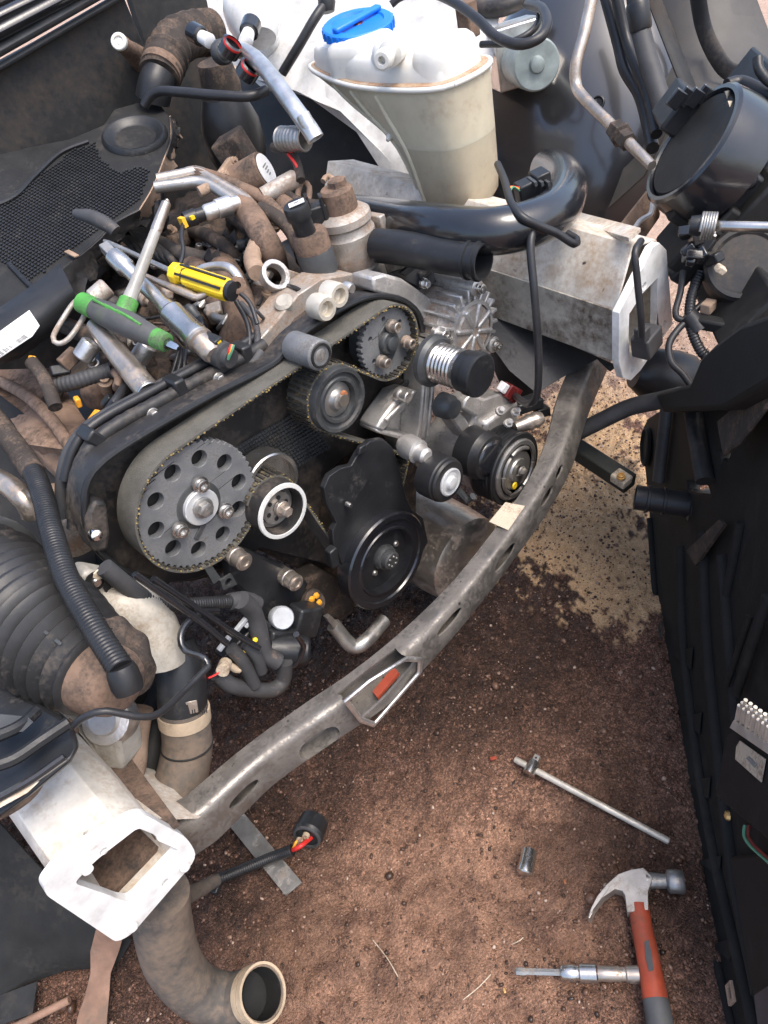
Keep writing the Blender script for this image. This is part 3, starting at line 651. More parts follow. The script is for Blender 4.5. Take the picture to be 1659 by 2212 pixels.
# mesh-textured inner area of the cover, between the belts
gx_ = [[Y(u, v, .258) for u, v in zip(np.linspace(a[0], b[0], 7), np.linspace(a[1], b[1], 7))] for a, b in (((500, 985), (660, 880)), ((540, 1010), (665, 930)), ((570, 1030), (690, 980)))]
g = G()
for i in range(26):
    for j in range(14):
        u = 500 + (i / 26) * 160 + j * 4.2; v = 975 - (i / 26) * 95 + j * 6.4
        p = Y(u, v, .257); g.box(p, (.004, .003, .004))
o = g.obj('cover_studs', 'grey_dark', eng, 'studded black inner wall of the belt cover', kind='stuff')
# sprockets
def gear_outline(c, r, n, depth_):
    pts = []
    for i in range(n):
        for f_, rr_ in ((0.08, r - depth_), (.26, r), (.58, r), (.76, r - depth_)):
            a = 2 * math.pi * (i + f_) / n; pts.append(V(c[0] + rr_ * math.cos(a), c[1], c[2] + rr_ * math.sin(a)))
    return pts
cg = Y(425, 1096, YF); RG = .0835
def on(u, v, y=YF): return Y(u, v, y)
hol = [(447, 996), (497, 1003), (519, 1043), (510, 1099), (468, 1151), (413, 1183), (362, 1181), (334, 1144), (343, 1084), (387, 1027)]
hw = [on(u, v) for u, v in hol]; cm_ = np.mean(hw, 0); rad = np.mean([np.linalg.norm(p - cm_) for p in hw]); a0 = math.atan2((hw[3] - cm_)[2], (hw[3] - cm_)[0]); cg = V(cm_[0], YF, cm_[2])
holes = [circ(cg + V(math.cos(a0 + i * math.pi / 5), 0, math.sin(a0 + i * math.pi / 5)) * .0605, .0108, 18) for i in range(10)]
sp_ = thing('cam_sprocket', None, None, cg); sp_.parent = eng; sp_.location = Vector(cg - wloc(eng))
G().prism(gear_outline(cg, RG, 56, .0032), V(0, .012, 0), holes).obj('sprocket_disc', 'gear_steel', sp_, bevel=.0008, seg=1)
G().lathe(cg + V(0, .03, 0), FRONT, [(0, .077), (.016, .077), (.016, 0)], 40).obj('sprocket_drum', 'black_matt', sp_)
G().lathe(cg + V(0, .002, 0), FRONT, [(0, .031), (.002, .031), (.003, .029)], 36).obj('hub_face', 'gear_dark', sp_)
G().lathe(cg + V(.0, -.001, -.001), FRONT, [(0, .0235), (.005, .0235), (.006, .0225)], 36).obj('washer', 'zinc', sp_)
bolt(sp_, cg + V(0, -.006, 0), FRONT, .0100, .011, 'hex', 'steel_dull', 'centre_bolt')
for u, v in ((430, 1045), (484, 1101), (386, 1143)):
    p = on(u, v, YF - .002); bolt(sp_, p, FRONT, .0080, .009, 'socket', 'steel')
sl = on(431, 1148); G().box(sl + V(0, -.0006, 0), (.022, .003, .007), [unit(V(.85, 0, .5)), V(0, 1, 0), unit(V(-.5, 0, .85))]).obj('slot', 'gear_dark', sp_, bevel=.001)
# pump sprocket upper right
cp = Y(836, 738, YF + .004); RP = .050
sp2 = thing('pump_sprocket', None, None, cp); sp2.parent = eng; sp2.location = Vector(cp - wloc(eng))
ph = [circ(cp + V(math.cos(a), 0, math.sin(a)) * .034, .0038, 10) for a in np.linspace(.4, 6.68, 7)[:-1]]
G().prism(gear_outline(cp, RP, 36, .003), V(0, .010, 0), ph).obj('sprocket_disc', 'gear_steel', sp2, bevel=.0008, seg=1)
G().lathe(cp + V(0, .03, 0), FRONT, [(0, .045), (.021, .045), (.021, 0)], 32).obj('sprocket_drum', 'gear_dark', sp2)
G().lathe(cp, FRONT, [(0, .017), (.006, .017), (.009, .015), (.009, .010), (.013, .010), (.014, .008), (.014, 0)], 28).obj('hub', 'gear_dark', sp2)
G().prism([cp + V(-.012, -.002, .02), cp + V(.012, -.002, .03), cp + V(.022, -.002, -.012), cp + V(-.004, -.002, -.034), cp + V(-.02, -.002, -.02)], V(0, .004, 0)).obj('hub_plate', 'gear_dark', sp2, bevel=.002)
for u, v in ((843, 703), (875, 738), (822, 780)): bolt(sp2, Y(u, v, YF - .001), FRONT, .0072, .014, 'socket', 'steel_warm')
# guide pulley with rings (water pump side)
ci = Y(736, 866, YF - .018)
gp = thing('guide_pulley', None, None, ci); gp.parent = eng; gp.location = Vector(ci - wloc(eng)); gp['label'] = 'grey ringed guide pulley with rusty centre'
G().lathe(ci + V(0, .034, 0), FRONT, [(0, .0455), (.030, .0455), (.034, .044), (.034, .039), (.030, .037), (.030, .033), (.033, .031), (.033, .027), (.025, .025), (.025, 0)], 44).obj('pulley_wheel', 'gear_dark', gp, smooth=30)
G().lathe(ci + V(0, .010, 0), FRONT, [(0, .024), (.002, .024), (.004, .016), (.008, .013), (.011, .012), (.012, .010), (.012, 0)], 28).obj('pulley_hub', 'steel_dull', gp)
G().lathe(ci + V(.002, -.002, .001), FRONT, [(0, .0095), (.0035, .0085), (.0038, 0)], 16).obj('hub_plug', 'steel_warm', gp)
G().lathe(ci + V(.006, -.0015, .007), FRONT, [(0, .006), (.0035, .005), (.0036, 0)], 12).obj('rust_spot', 'rust', gp)
# tensioner with the worn pale rim
ct = Y(612, 1105, YF - .030)
tp = thing('belt_tensioner', None, None, ct); tp.parent = eng; tp.location = Vector(ct - wloc(eng)); tp['label'] = 'tensioner roller with worn pale rim'
RT = S(ct, 66)
G().lathe(ct + V(0, .05, 0), FRONT, [(0, RT * .98), (.048, RT * .98), (.05, RT * .95), (.05, RT * .80), (.046, RT * .78), (.028, RT * .76), (.028, 0)], 44).obj('roller', 'black_dusty', tp, smooth=30)
G().lathe(ct + V(0, .0008, 0), FRONT, [(-.001, RT * .99), (.0016, RT * .97), (.002, RT * .84), (-.001, RT * .82), (-.001, RT * .99)], 44, caps=False).obj('worn_rim', 'tank_white', tp)
G().lathe(ct + V(0, .022, 0), FRONT, [(0, RT * .74), (.003, RT * .74), (.004, RT * .66), (.004, RT * .60), (.009, RT * .58), (.009, 0)], 40).obj('inner_plate', 'steel_dull', tp)
for a in np.linspace(0, 2 * math.pi, 6, endpoint=False): G().lathe(ct + V(math.cos(a) * RT * .38, .0125, math.sin(a) * RT * .38), FRONT, [(0, .0032), (.0008, .0032), (.0008, 0)], 10).obj('plate_hole', 'black_matt', tp)
bolt(tp, ct + V(.004, .012, -.002), FRONT, .008, .016, 'hex', 'steel_warm')
# silver ring of the pump behind the tensioner
cw = Y(592, 1045, YF + .008); G().lathe(cw + V(0, .03, 0), FRONT, [(0, .043), (.028, .043), (.030, .041), (.030, .036), (.02, .035), (.02, 0)], 40).obj('pump_ring', 'steel', eng)
# small roller above the belt
cr = Y(693, 768, YF - .034); ar = V(0, 1, 0)
ro = thing('idler_roller', None, None, cr); ro.parent = eng; ro.location = Vector(cr - wloc(eng)); ro['label'] = 'bare steel idler roller above the belt'
G().lathe(cr, ar, [(0, .0175), (.002, .0195), (.052, .0195), (.056, .016)], 32).obj('roller', 'gear_steel', ro)
G().lathe(cr + V(0, .001, 0), FRONT, [(0, .016), (.003, .0155), (.003, .013), (-.004, .0125), (-.004, 0)], 28).obj('roller_face', 'black_matt', ro)
G().lathe(cr + V(0, .006, 0), FRONT, [(0, .0085), (.006, .0085), (.007, .006), (.007, 0)], 20).obj('roller_bolt', 'steel_dull', ro)
# crank pulley and its cover
ck = Y(840, 1214, .155); RC = .083
# belt: tangent path around the wheels, real width and thickness
W0, W1 = YF - .006, YF + .036
def tangent(c1, r1, s1, c2, r2, s2):
    d = c2 - c1; th = math.atan2(d[1], d[0]); L = math.hypot(*d); k = s2 * r2 - s1 * r1; ph = th - math.asin(max(-1, min(1, k / L)))
    N = np.array([-math.sin(ph), math.cos(ph)]); return c1 - s1 * r1 * N, c2 - s2 * r2 * N
hid = Y(862, 1000, YF)
wheels = [(cg, RG + .001, -1), (cp, RP + .001, -1), (ci, .0475, 1), (hid, .014, -1), (V(ck[0] + .0, 0, ck[2] + .01), .045, -1), (ct, RT + .002, 1)]
path = []; n_ = len(wheels); tg = []
for i in range(n_):
    a, b = wheels[i], wheels[(i + 1) % n_]; tg.append(tangent(a[0][[0, 2]], a[1], a[2], b[0][[0, 2]], b[1], b[2]))
for i in range(n_):
    c, r, s = wheels[i]; c = c[[0, 2]]; pin = tg[i - 1][1]; pout = tg[i][0]
    a0_ = math.atan2(*(pin - c)[::-1]); a1_ = math.atan2(*(pout - c)[::-1]); da = (a1_ - a0_)
    da = da % (2 * math.pi) if s > 0 else -((-da) % (2 * math.pi)); k = max(3, int(abs(da) * r / .0035))
    for j in range(k + 1): w = a0_ + da * j / k; path.append(c + r * np.array([math.cos(w), math.sin(w)]))
    a, b = tg[i]; k = max(2, int(np.linalg.norm(b - a) / .0035))
    for j in range(1, k): path.append(a + (b - a) * j / k)
path = np.array(path); tn = np.roll(path, -1, 0) - np.roll(path, 1, 0); tn /= np.linalg.norm(tn, axis=1, keepdims=True); nr = np.stack([-tn[:, 1], tn[:, 0]], 1)   # left of travel = outside (clockwise loop)
th_ = .0030; rings = []
for p, nn in zip(path, nr):
    o_ = p + nn * th_; rings.append([V(p[0], W0, p[1]), V(o_[0], W0, o_[1]), V(o_[0], W1, o_[1]), V(p[0], W1, p[1])])
rings.append(rings[0]); belt = G().loft(rings, caps=False).obj('timing_belt', 'belt', eng, 'worn olive grey toothed timing belt', smooth=60)
g = G(); Lp = np.concatenate([[0], np.cumsum(np.linalg.norm(np.diff(path, axis=0), axis=1))]); pitch = .0075
gfl = G()
for k in range(int(Lp[-1] / pitch)):
    s0 = k * pitch; i = int(np.searchsorted(Lp, s0)) % len(path); p = path[i]; t = tn[i]; nn = nr[i]
    g.box(V(p[0] - nn[0] * .0010, (W0 + W1) / 2, p[1] - nn[1] * .0010), (.0036, W1 - W0 - .0006, .0026), [V(t[0], 0, t[1]), V(0, 1, 0), V(nn[0], 0, nn[1])])
    for m_ in range(2):
        if random.random() < .55:
            q = p - nn * random.uniform(-.002, .002) + t * random.uniform(-.003, .003); sz = random.uniform(.0006, .0016)
            gfl.lathe(V(q[0], W0 - .0004, q[1]), FRONT, [(-.0005, sz), (.0004 + sz * .5, sz * .6), (.0006 + sz * .6, 0)], 5)
g.obj('belt_teeth', 'belt_tooth', belt, kind='stuff'); gfl.obj('frayed_edge', 'fluff', belt, 'yellow frayed cord on the belt edge', kind='stuff')
# lower cover and crank pulley
cv = poly(Y, [(778, 975), (800, 953), (828, 948), (848, 966), (860, 1000), (868, 1035), (878, 1075), (890, 1100), (915, 1120), (925, 1170), (880, 1260), (800, 1300), (752, 1250), (742, 1226), (728, 1190), (720, 1178), (719, 1146), (727, 1131), (720, 1116), (706, 1088), (700, 1055), (712, 1028), (738, 1011), (760, 1006), (772, 984)], .172)
lc = G().prism(cv, V(0, .010, 0)).obj('lower_belt_cover', 'black_plastic', eng, 'black plastic cover above the crank pulley', bevel=.003, seg=3)
bolt(lc, Y(749, 1088, .169), FRONT, .0042, .007, 'round', 'steel', 'clip_pin')
G().prism(poly(Y, [(775, 985), (778, 968), (793, 958), (793, 975)], .164), V(0, .008, 0)).obj('cover_tab', 'black_plastic', lc, bevel=.002)
G().prism(poly(Y, [(713, 1195), (728, 1182), (735, 1222), (720, 1230)], .160), V(0, .014, 0)).obj('cover_tab', 'black_plastic', lc, bevel=.002)
pl = thing('crank_pulley', None, None, ck); pl.parent = eng; pl.location = Vector(ck - wloc(eng)); pl['label'] = 'oily black crank pulley with wet face'
G().lathe(ck + V(0, .030, 0), FRONT, [(0, RC * .93), (.003, RC), (.027, RC), (.030, RC * .97), (.030, RC * .86), (.027, RC * .84), (.027, RC * .72), (.029, RC * .70), (.029, RC * .66), (.010, RC * .62), (.006, RC * .34), (.006, 0)], 56).obj('pulley_wheel', 'black_gloss', pl, smooth=30)
G().lathe(ck + V(.004, .024, 0), FRONT, [(0, .021), (.012, .021), (.018, .019), (.019, .016), (.027, .0155), (.029, .013), (.029, 0)], 28).obj('hub', 'gear_dark', pl)
for a in np.linspace(0, 2 * math.pi, 7)[:-1]: G().lathe(ck + V(.004 + math.cos(a) * .0085, -.0052, math.sin(a) * .0085), FRONT, [(0, .0022), (.0012, .0018), (.0012, 0)], 8).obj('hub_bolt', 'steel_dull', pl)
for u, v in ((810, 1200), (805, 1235), (850, 1172), (903, 1155)): bolt(pl, Y(u, v, ck[1] + .022), FRONT, .0055, .006, 'round', 'steel_dull', 'pulley_bolt')
# oil filter housing: stepped upright casting with hex cap
fp = Y(772, 582, .355); fh = thing('filter_housing', None, None, fp); fh.parent = eng; fh.location = Vector(fp - wloc(eng)); fh['label'] = 'upright dusty filter housing with hexagonal cap'
R_ = S(fp, 59)
G().lathe(fp + V(0, 0, .014), UP, [(0, R_ * .95), (.012, R_), (.048, R_), (.052, R_ * .94), (.060, R_ * .93), (.064, R_ * 1.0), (.074, R_ * .98), (.080, R_ * .80), (.082, R_ * .62)], 36).obj('housing', 'alu_dusty', fh, smooth=30)
G().lathe(fp + V(0, 0, .094), UP, [(0, R_ * .60), (.004, R_ * .62), (.030, R_ * .58), (.034, R_ * .50), (.034, 0)], 24).obj('cap_dome', 'brown', fh, smooth=30)
G().lathe(fp + V(.006, 0, .126), UP, [(0, R_ * .34), (.010, R_ * .33), (.012, R_ * .27), (.012, 0)], 6).obj('cap_hexagon', 'brown', fh)
G().lathe(fp + V(0, 0, -.035), UP, [(0, R_ * 1.0), (.02, R_ * 1.02), (.046, R_ * 1.0), (.05, R_ * .9)], 36).obj('housing_base', 'alu_clean', fh)
G().box(fp + V(.045, -.02, .05), (.012, .03, .04)).obj('housing_lug', 'alu_dusty', fh, bevel=.002)
# control valve beside it
vp = Y(692, 585, .335); vv = thing('control_valve', None, None, vp); vv.parent = eng; vv.location = Vector(vp - wloc(eng)); vv['label'] = 'grey control valve with black plug and white tag'
R2 = S(vp, 40)
G().lathe(vp, UP, [(0, R2), (.032, R2), (.034, R2 * .96)], 28).obj('valve_body', 'grey_dark', vv)
G().lathe(vp + V(0, 0, .034), UP, [(0, R2 * .98), (.022, R2 * .96), (.026, R2 * .86), (.026, 0)], 28).obj('valve_ring', 'brown', vv)
G().lathe(vp + V(-.004, 0, .058), V(-.12, -.05, 1), [(0, R2 * .55), (.026, R2 * .55), (.027, R2 * .66), (.042, R2 * .66), (.045, R2 * .6), (.045, 0)], 24).obj('valve_plug', 'black_plastic', vv)
lp = vp + V(-.008, -.005, .1045); G().box(lp, (.022, .013, .0012), [unit(V(.8, -.55, .08)), unit(V(.55, .8, .02)), unit(V(-.1, 0, 1))]).obj('tag', 'label', vv)
G().box(lp + V(0, 0, .0009), (.007, .004, .0006), [unit(V(.8, -.55, .08)), unit(V(.55, .8, .02)), unit(V(-.1, 0, 1))]).obj('tag_print', 'print_grey', vv)
# lifting eye bracket
le = thing('lifting_eye', None, None, Y(600, 590, .34)); le.parent = eng; le.location = Vector(Y(600, 590, .34) - wloc(eng)); le['label'] = 'alloy lifting eye bracket with orange paint dots'
ec = Y(597, 592, .335); ea = unit(V(.1, -.75, .45)); ex = unit(np.cross(UP, ea)); ez = np.cross(ea, ex)
G().prism(circ(ec, .0215, 24, (ex, ez)), -ea * .014, [circ(ec, .015, 20, (ex, ez))]).obj('eye', 'alu', le, bevel=.002)
G().prism(poly(Y, [(600, 622), (618, 578), (660, 592), (700, 612), (690, 640), (645, 660), (625, 650)], .345), V(0, .012, -.014)).obj('arm', 'alu_dusty', le, bevel=.003)
for u, v in ((646, 596), (648, 631)): G().lathe(Y(u, v, .340), V(0, -.8, .4), [(-.002, .0028), (.003, .0022), (.003, 0)], 10).obj('paint_dot', 'orange_dot', le)
G().prism(poly(Y, [(560, 735), (600, 690), (640, 640), (700, 600), (760, 590), (790, 600), (740, 640), (690, 672), (650, 690), (610, 760), (590, 775)], .29), V(0, .05, 0)).obj('head_flange', 'alu_dusty', eng, 'cast alloy head edge above the belt cover', bevel=.005)
bolt(eng, Y(708, 632, .232), FRONT, .0165, .022, 'washer', 'pin', 'cover_screw'); bolt(eng, Y(681, 660, .232), FRONT, .0165, .022, 'washer', 'pin', 'cover_screw'); bolt(eng, Y(746, 620, .235), FRONT, .008, .012, 'round', 'alu_clean', 'cover_pin')
g = G(); a = Y(612, 652, .30); g.lathe(a, unit(V(.35, .3, -1)), [(-.004, .009), (0, .0135), (.018, .0135), (.020, .0155), (.034, .0155), (.036, .0125), (.060, .012)], 20); g.obj('clamp_bolt', 'cream_alu', eng)
# cast alloy bracket on the right of the belt
bk = thing('accessory_bracket', None, None, Y(900, 800, .2)); bk.parent = eng; bk.location = Vector(Y(900, 800, .2) - wloc(eng)); bk['label'] = 'ribbed cast alloy accessory bracket'
G().prism(poly(Y, [(806, 600), (835, 592), (870, 602), (905, 626), (950, 660), (972, 690), (962, 716), (935, 712), (900, 672), (860, 646), (808, 630)], .225), V(0, .045, 0)).obj('upper_web', 'alu', bk, bevel=.004)
G().prism(poly(Y, [(815, 612), (880, 622), (930, 665), (958, 700), (950, 745), (946, 800), (938, 870), (925, 940), (892, 1000), (868, 950), (815, 932), (835, 895), (862, 850), (880, 815), (905, 780), (916, 730), (910, 690), (888, 664), (850, 640), (815, 632)], .236), V(0, .03, 0)).obj('back_plate', 'alu', bk, bevel=.004)
G().prism(poly(Y, [(918, 742), (947, 738), (941, 800), (935, 860), (926, 945), (906, 952), (914, 860), (916, 800)], .192), V(0, .045, 0)).obj('arm', 'alu', bk, bevel=.005)
G().prism(poly(Y, [(866, 852), (892, 842), (905, 846), (880, 880), (850, 908), (826, 934), (813, 926), (830, 900)], .196), V(0, .04, 0)).obj('arm', 'alu', bk, bevel=.004)
G().prism(poly(Y, [(813, 926), (862, 936), (905, 945), (922, 950), (905, 985), (888, 1002), (872, 966), (858, 948), (815, 936)], .198), V(0, .04, 0)).obj('lower_web', 'alu', bk, bevel=.004)
g = G(); g.tube([Y(926, 742, .188), Y(922, 850, .188), Y(914, 945, .188)], .0032, 8); g.tube([Y(941, 742, .188), Y(933, 860, .188), Y(922, 940, .188)], .0032, 8); g.tube([Y(834, 908, .192), Y(893, 848, .192)], .003, 8); g.obj('arm_rib', 'alu_clean', bk)
for u, v, r in ((941, 720, .012), (860, 850, .0105), (947, 722, .006), (905, 985, .016)): bolt(bk, Y(u, v, .198), FRONT, r * .8, .020, 'socket', 'alu_clean')
# lower left: black bracket plate with long screws and wiring modules
G().prism(poly(Y, [(490, 1185), (520, 1180), (640, 1235), (668, 1260), (640, 1330), (595, 1375), (560, 1360), (545, 1300), (500, 1260)], .20), V(0, .02, 0)).obj('plate_bracket', 'black_plastic', eng, 'black plastic bracket plate below the tensioner', bevel=.005)
for u, v in ((525, 1212), (637, 1258)):
    p = Y(u, v, .176); G().lathe(p, V(0, 1, 0), [(-.002, .006), (0, .0115), (.004, .0125), (.012, .0125), (.013, .0135), (.016, .0135), (.02, .0125), (.034, .0125)], 20).obj('plate_screw', 'steel_warm', eng); bolt(eng, p, FRONT, .0095, .004, 'socket', 'steel_warm')
G().prism(poly(Y, [(442, 1228), (458, 1222), (478, 1250), (462, 1262)], .195), V(0, .004, 0)).obj('clip_plate', 'grey_dark', eng); G().prism(poly(Y, [(476, 1255), (500, 1240), (513, 1262), (483, 1275)], .19), V(0, .004, 0), [circ(Y(494, 1257, .19), .0055, 12)]).obj('clip_plate', 'grey_dark', eng)
# sump and lower front, seen under the crank pulley
g = G(); c1 = Y(930, 1180, .27); g.lathe(V(c1[0] + .02, .19, c1[2] - .02), V(.05, 1, 0), [(0, .075), (.01, .088), (.06, .092), (.25, .092)], 36); g.obj('sump', 'steel_warm', eng, 'brown stained metal sump behind the crank pulley')
G().tube(spline([Y(720, 1350, .19), Y(760, 1395, .17), Y(790, 1385, .16), Y(830, 1340, .17)]), .012, 12).obj('sump_pipe', 'steel_dull', eng)
G().prism(poly(Y, [(705, 1335), (715, 1330), (775, 1388), (768, 1402), (755, 1405)], .18), V(0, .008, 0)).obj('stay', 'steel_dull', eng)
G().prism(poly(Y, [(640, 1265), (700, 1235), (752, 1260), (770, 1320), (740, 1345), (690, 1330), (650, 1300)], .235), V(0, .04, 0)).obj('front_seal_carrier', 'brown_dark', eng, bevel=.006)
# ------------------------------------------------------------------ belt driven accessories
def ring_pulley(parent, c, r, w, grooves, material, name='pulley_wheel', face=None):
    """grooved wheel, front face at c, running back along +Y"""
    prof = [(0, r * .80), (0, r * .97), (.002, r)]; n = grooves; a = .006; b = w - .004
    for i in range(n):
        x = a + (b - a) * i / n; st = (b - a) / n
        prof += [(x, r * .985), (x + st * .35, r * .93), (x + st * .65, r * .93), (x + st * .98, r * .985)]
    prof += [(w - .003, r), (w, r * .97), (w, r * .3)]
    return G().lathe(c, V(0, 1, 0), prof, 48).obj(name, material, parent, smooth=25)
ca = Y(1040, 812, .075)
alt = thing('alternator', 'cast alloy alternator with grooved pulley and black cap', 'alternator', Y(990, 720, .2))
ra = S(ca, 50)
ring_pulley(alt, ca + V(0, .028, 0), ra * .92, .050, 6, 'steel', 'pulley_wheel')
G().lathe(ca, V(0, 1, 0), [(0, ra * .9), (.0015, ra * .985), (.004, ra), (.016, ra * 1.0), (.018, ra * .93), (.030, ra * .93)], 44).obj('pulley_cap', 'black_plastic', alt, smooth=25)
G().lathe(ca + V(0, .078, 0), V(0, 1, 0), [(0, ra * 1.05), (.006, ra * 1.2), (.014, ra * 1.2), (.016, ra * .9)], 40).obj('pulley_flange', 'gear_dark', alt)
cb = Y(1012, 712, .185); RB = .058
G().lathe(cb, V(0, 1, 0), [(-.012, .035), (0, .05), (.010, RB * .93), (.016, RB), (.085, RB), (.10, RB * .9), (.11, RB * .4)], 40).obj('housing', 'alu_dusty', alt, smooth=25)
for i in range(22):
    a = 2 * math.pi * i / 22; d = V(math.cos(a), 0, math.sin(a)); t = V(-math.sin(a), 0, math.cos(a))
    G().box(cb + d * (RB * .86) + V(0, .018, 0), (.028, .050, .0055), [d, V(0, 1, 0), t]).obj('cooling_rib', 'alu', alt, bevel=.0015, seg=1)
for i in range(3):
    a = 1.2 + i * 2.1; d = V(math.cos(a), 0, math.sin(a)); G().lathe(cb + d * (RB + .006) + V(0, -.012, 0), V(0, 1, 0), [(0, .010), (.002, .013), (.11, .013), (.112, .010)], 18).obj('mounting_lug', 'alu', alt); bolt(alt, cb + d * (RB + .006) + V(0, -.012, 0), FRONT, .007, .008, 'socket', 'steel')
G().lathe(cb + V(0, -.006, 0), FRONT, [(-.006, RB * .80), (.004, RB * .80), (.005, RB * .70), (-.006, RB * .70), (-.006, RB * .80)], 36, caps=False).obj('front_ring', 'alu', alt)
G().lathe(cb + V(0, -.0085, 0), FRONT, [(-.004, RB * .69), (.0005, RB * .69), (.0005, 0)], 32).obj('gap_shade_disc', 'black_matt', alt)  # black disc painted in for the shade between the spokes
for i in range(8):
    a = .3 + i * math.pi / 4; d = V(math.cos(a), 0, math.sin(a)); t = V(-math.sin(a), 0, math.cos(a)); G().box(cb + d * RB * .42 + V(0, -.010, 0), (RB * .62, .012, .008), [d, V(0, 1, 0), t]).obj('spoke', 'alu', alt, bevel=.003)
# compressor with its clutch pulley
cc = Y(1118, 1016, .09)
ac = thing('air_conditioning_compressor', 'alloy compressor with large black grooved clutch pulley beside the crossmember', 'compressor', cc - V(0, -.05, .1))
rc = S(cc, 84)
ring_pulley(ac, cc + V(0, .004, 0), rc, .046, 6, 'rubber')
G().lathe(cc + V(0, .006, 0), FRONT, [(0, rc * .84), (.004, rc * .84), (.006, rc * .80), (.006, rc * .70), (.002, rc * .68), (.002, rc * .55), (.006, rc * .53), (.006, rc * .34), (.009, rc * .32), (.009, rc * .14), (.006, rc * .12), (.006, 0)], 48).obj('clutch_plate', 'steel_dull', ac, smooth=25)
for a0 in (.7, 2.8, 4.9):
    pts = [cc + V(math.cos(a0 + t) * rc * .62, -.0015, math.sin(a0 + t) * rc * .62) for t in np.linspace(0, 1.1, 14)]
    G().tube(pts, .0035, 8).obj('clutch_spring', 'steel_dull', ac)
G().lathe(Y(1111, 1049, .083), FRONT, [(0, .0062), (.002, .0055), (.002, 0)], 14).obj('paint_dab', 'yellow', ac)
bolt(ac, cc + V(.002, -.006, 0), FRONT, .006, .006, 'hex', 'steel_dull')
G().lathe(cc + V(.0, .055, .01), V(0, 1, 0), [(0, .045), (.01, .062), (.09, .062), (.10, .05)], 36).obj('housing', 'alu', ac)
hb = Y(1085, 905, .14)
G().box(hb + V(0, .03, -.012), (.085, .06, .05), [unit(V(1, 0, -.15)), V(0, 1, 0), unit(V(.15, 0, 1))]).obj('valve_block', 'alu', ac, bevel=.006)
for i, (u, v) in enumerate(((1078, 890), (1112, 892), (1096, 916))): bolt(ac, Y(u, v, .115), V(.1, -.6, .7), .0055, .009, 'hex', 'alu', 'valve_screw')
G().lathe(Y(1135, 915, .11), unit(V(.9, -.4, -.1)), [(-.02, .010), (0, .012), (.006, .014), (.012, .012), (.018, .014), (.024, .012), (.03, .010), (.03, 0)], 20).obj('port_fitting', 'steel_warm', ac)
# tensioner arm casting of the accessory belt
br = thing('accessory_belt_tensioner', 'grey alloy tensioner casting with two black idler wheels', 'belt tensioner', Y(1000, 960, .15))
G().prism(poly(Y, [(1005, 865), (1020, 850), (1050, 862), (1085, 850), (1105, 862), (1100, 885), (1085, 900), (1060, 905), (1050, 960), (1020, 955), (1030, 900), (1000, 885)], .15), V(0, .03, 0)).obj('casting', 'alu', br, bevel=.004)
G().prism(poly(Y, [(968, 880), (985, 870), (1008, 905), (1030, 950), (1020, 965), (995, 935), (975, 905)], .16), V(0, .03, 0)).obj('arm', 'alu', br, bevel=.004)
G().lathe(Y(985, 885, .145), V(0, 1, 0), [(0, .009), (.002, .015), (.008, .016), (.012, .019), (.03, .02)], 24).obj('pivot', 'gear_dark', br)
c1 = Y(972, 1041, .085); r1 = S(c1, 52)
w = thing('idler_wheel', None, None, c1); w.parent = br; w.location = Vector(c1 - wloc(br)); w['label'] = 'black idler wheel with white metal centre'
G().lathe(c1, V(0, 1, 0), [(0, r1 * .68), (.001, r1 * .88), (.004, r1 * .95), (.008, r1 * .95), (.010, r1), (.038, r1), (.040, r1 * .9)], 44).obj('tyre', 'rubber', w, smooth=25)
G().lathe(c1 + V(0, .001, 0), FRONT, [(0, r1 * .62), (.003, r1 * .62), (.004, r1 * .56), (.002, r1 * .44), (.003, r1 * .30), (.008, r1 * .26), (.009, r1 * .18), (.009, 0)], 36).obj('centre', 'zinc', w, smooth=25)
c2 = Y(1060, 990, .105); r2 = S(c2, 56)
w = thing('idler_wheel', None, None, c2); w.parent = br; w.location = Vector(c2 - wloc(br)); w['label'] = 'plain black capped idler wheel'
G().lathe(c2, V(0, 1, 0), [(0, r2 * .80), (.001, r2 * .88), (.003, r2 * .90), (.012, r2 * .96), (.014, r2), (.045, r2), (.048, r2 * .9)], 44).obj('tyre', 'rubber', w, smooth=25)
G().lathe(c2 + V(0, .001, 0), FRONT, [(0, r2 * .76), (.003, r2 * .72), (.007, r2 * .5), (.0085, r2 * .2), (.0085, 0)], 36).obj('dust_cap', 'black_gloss', w, smooth=60)
G().lathe(Y(920, 985, .12), V(.1, 1, 0), [(-.004, .008), (0, .012), (.014, .013), (.016, .018), (.04, .019), (.05, .014)], 28).obj('spring_housing', 'alu', br)
G().tube([Y(990, 1060, .12), Y(1010, 1082, .11), Y(1022, 1072, .10)], .006, 8).obj('stud', 'gear_dark', br)
# red plug at the compressor
rp = thing('red_plug', 'dark red electrical plug with white end behind the alternator pulley', 'connector', Y(1098, 845, .14))
ax_ = [unit(Y(1120, 862, .15) - Y(1070, 828, .15)), None, None]; ax_[2] = unit(np.cross(ax_[0], V(0, 1, .3))); ax_[1] = np.cross(ax_[2], ax_[0])
q = Y(1100, 846, .15); G().box(q, (.028, .018, .022), ax_).obj('plug_body', 'red_dark', rp, bevel=.002)
for i in range(3): G().box(q + ax_[0] * (.006 + i * .005) , (.002, .021, .025), ax_).obj('plug_rib', 'red_dark', rp)
G().box(q - ax_[0] * .022, (.014, .013, .016), ax_).obj('plug_end', 'label', rp, bevel=.002)
pipe('compressor_wire', [q + ax_[0] * .015, D(1140, 872, 1.12), D(1160, 850, 1.08), D(1163, 760, 1.04), D(1155, 640, 1.0), D(1146, 540, .985), D(1150, 500, .985)], .0055, 'cable', label='black cable hanging over the cream rail down to the compressor', cat='cable')
pipe('rubber_elbow', [Y(1085, 640, .30), Y(1092, 720, .30), Y(1105, 790, .28), Y(1135, 850, .26)], .034, 'grey_rubber', label='dark rubber hose behind the alternator pulley')
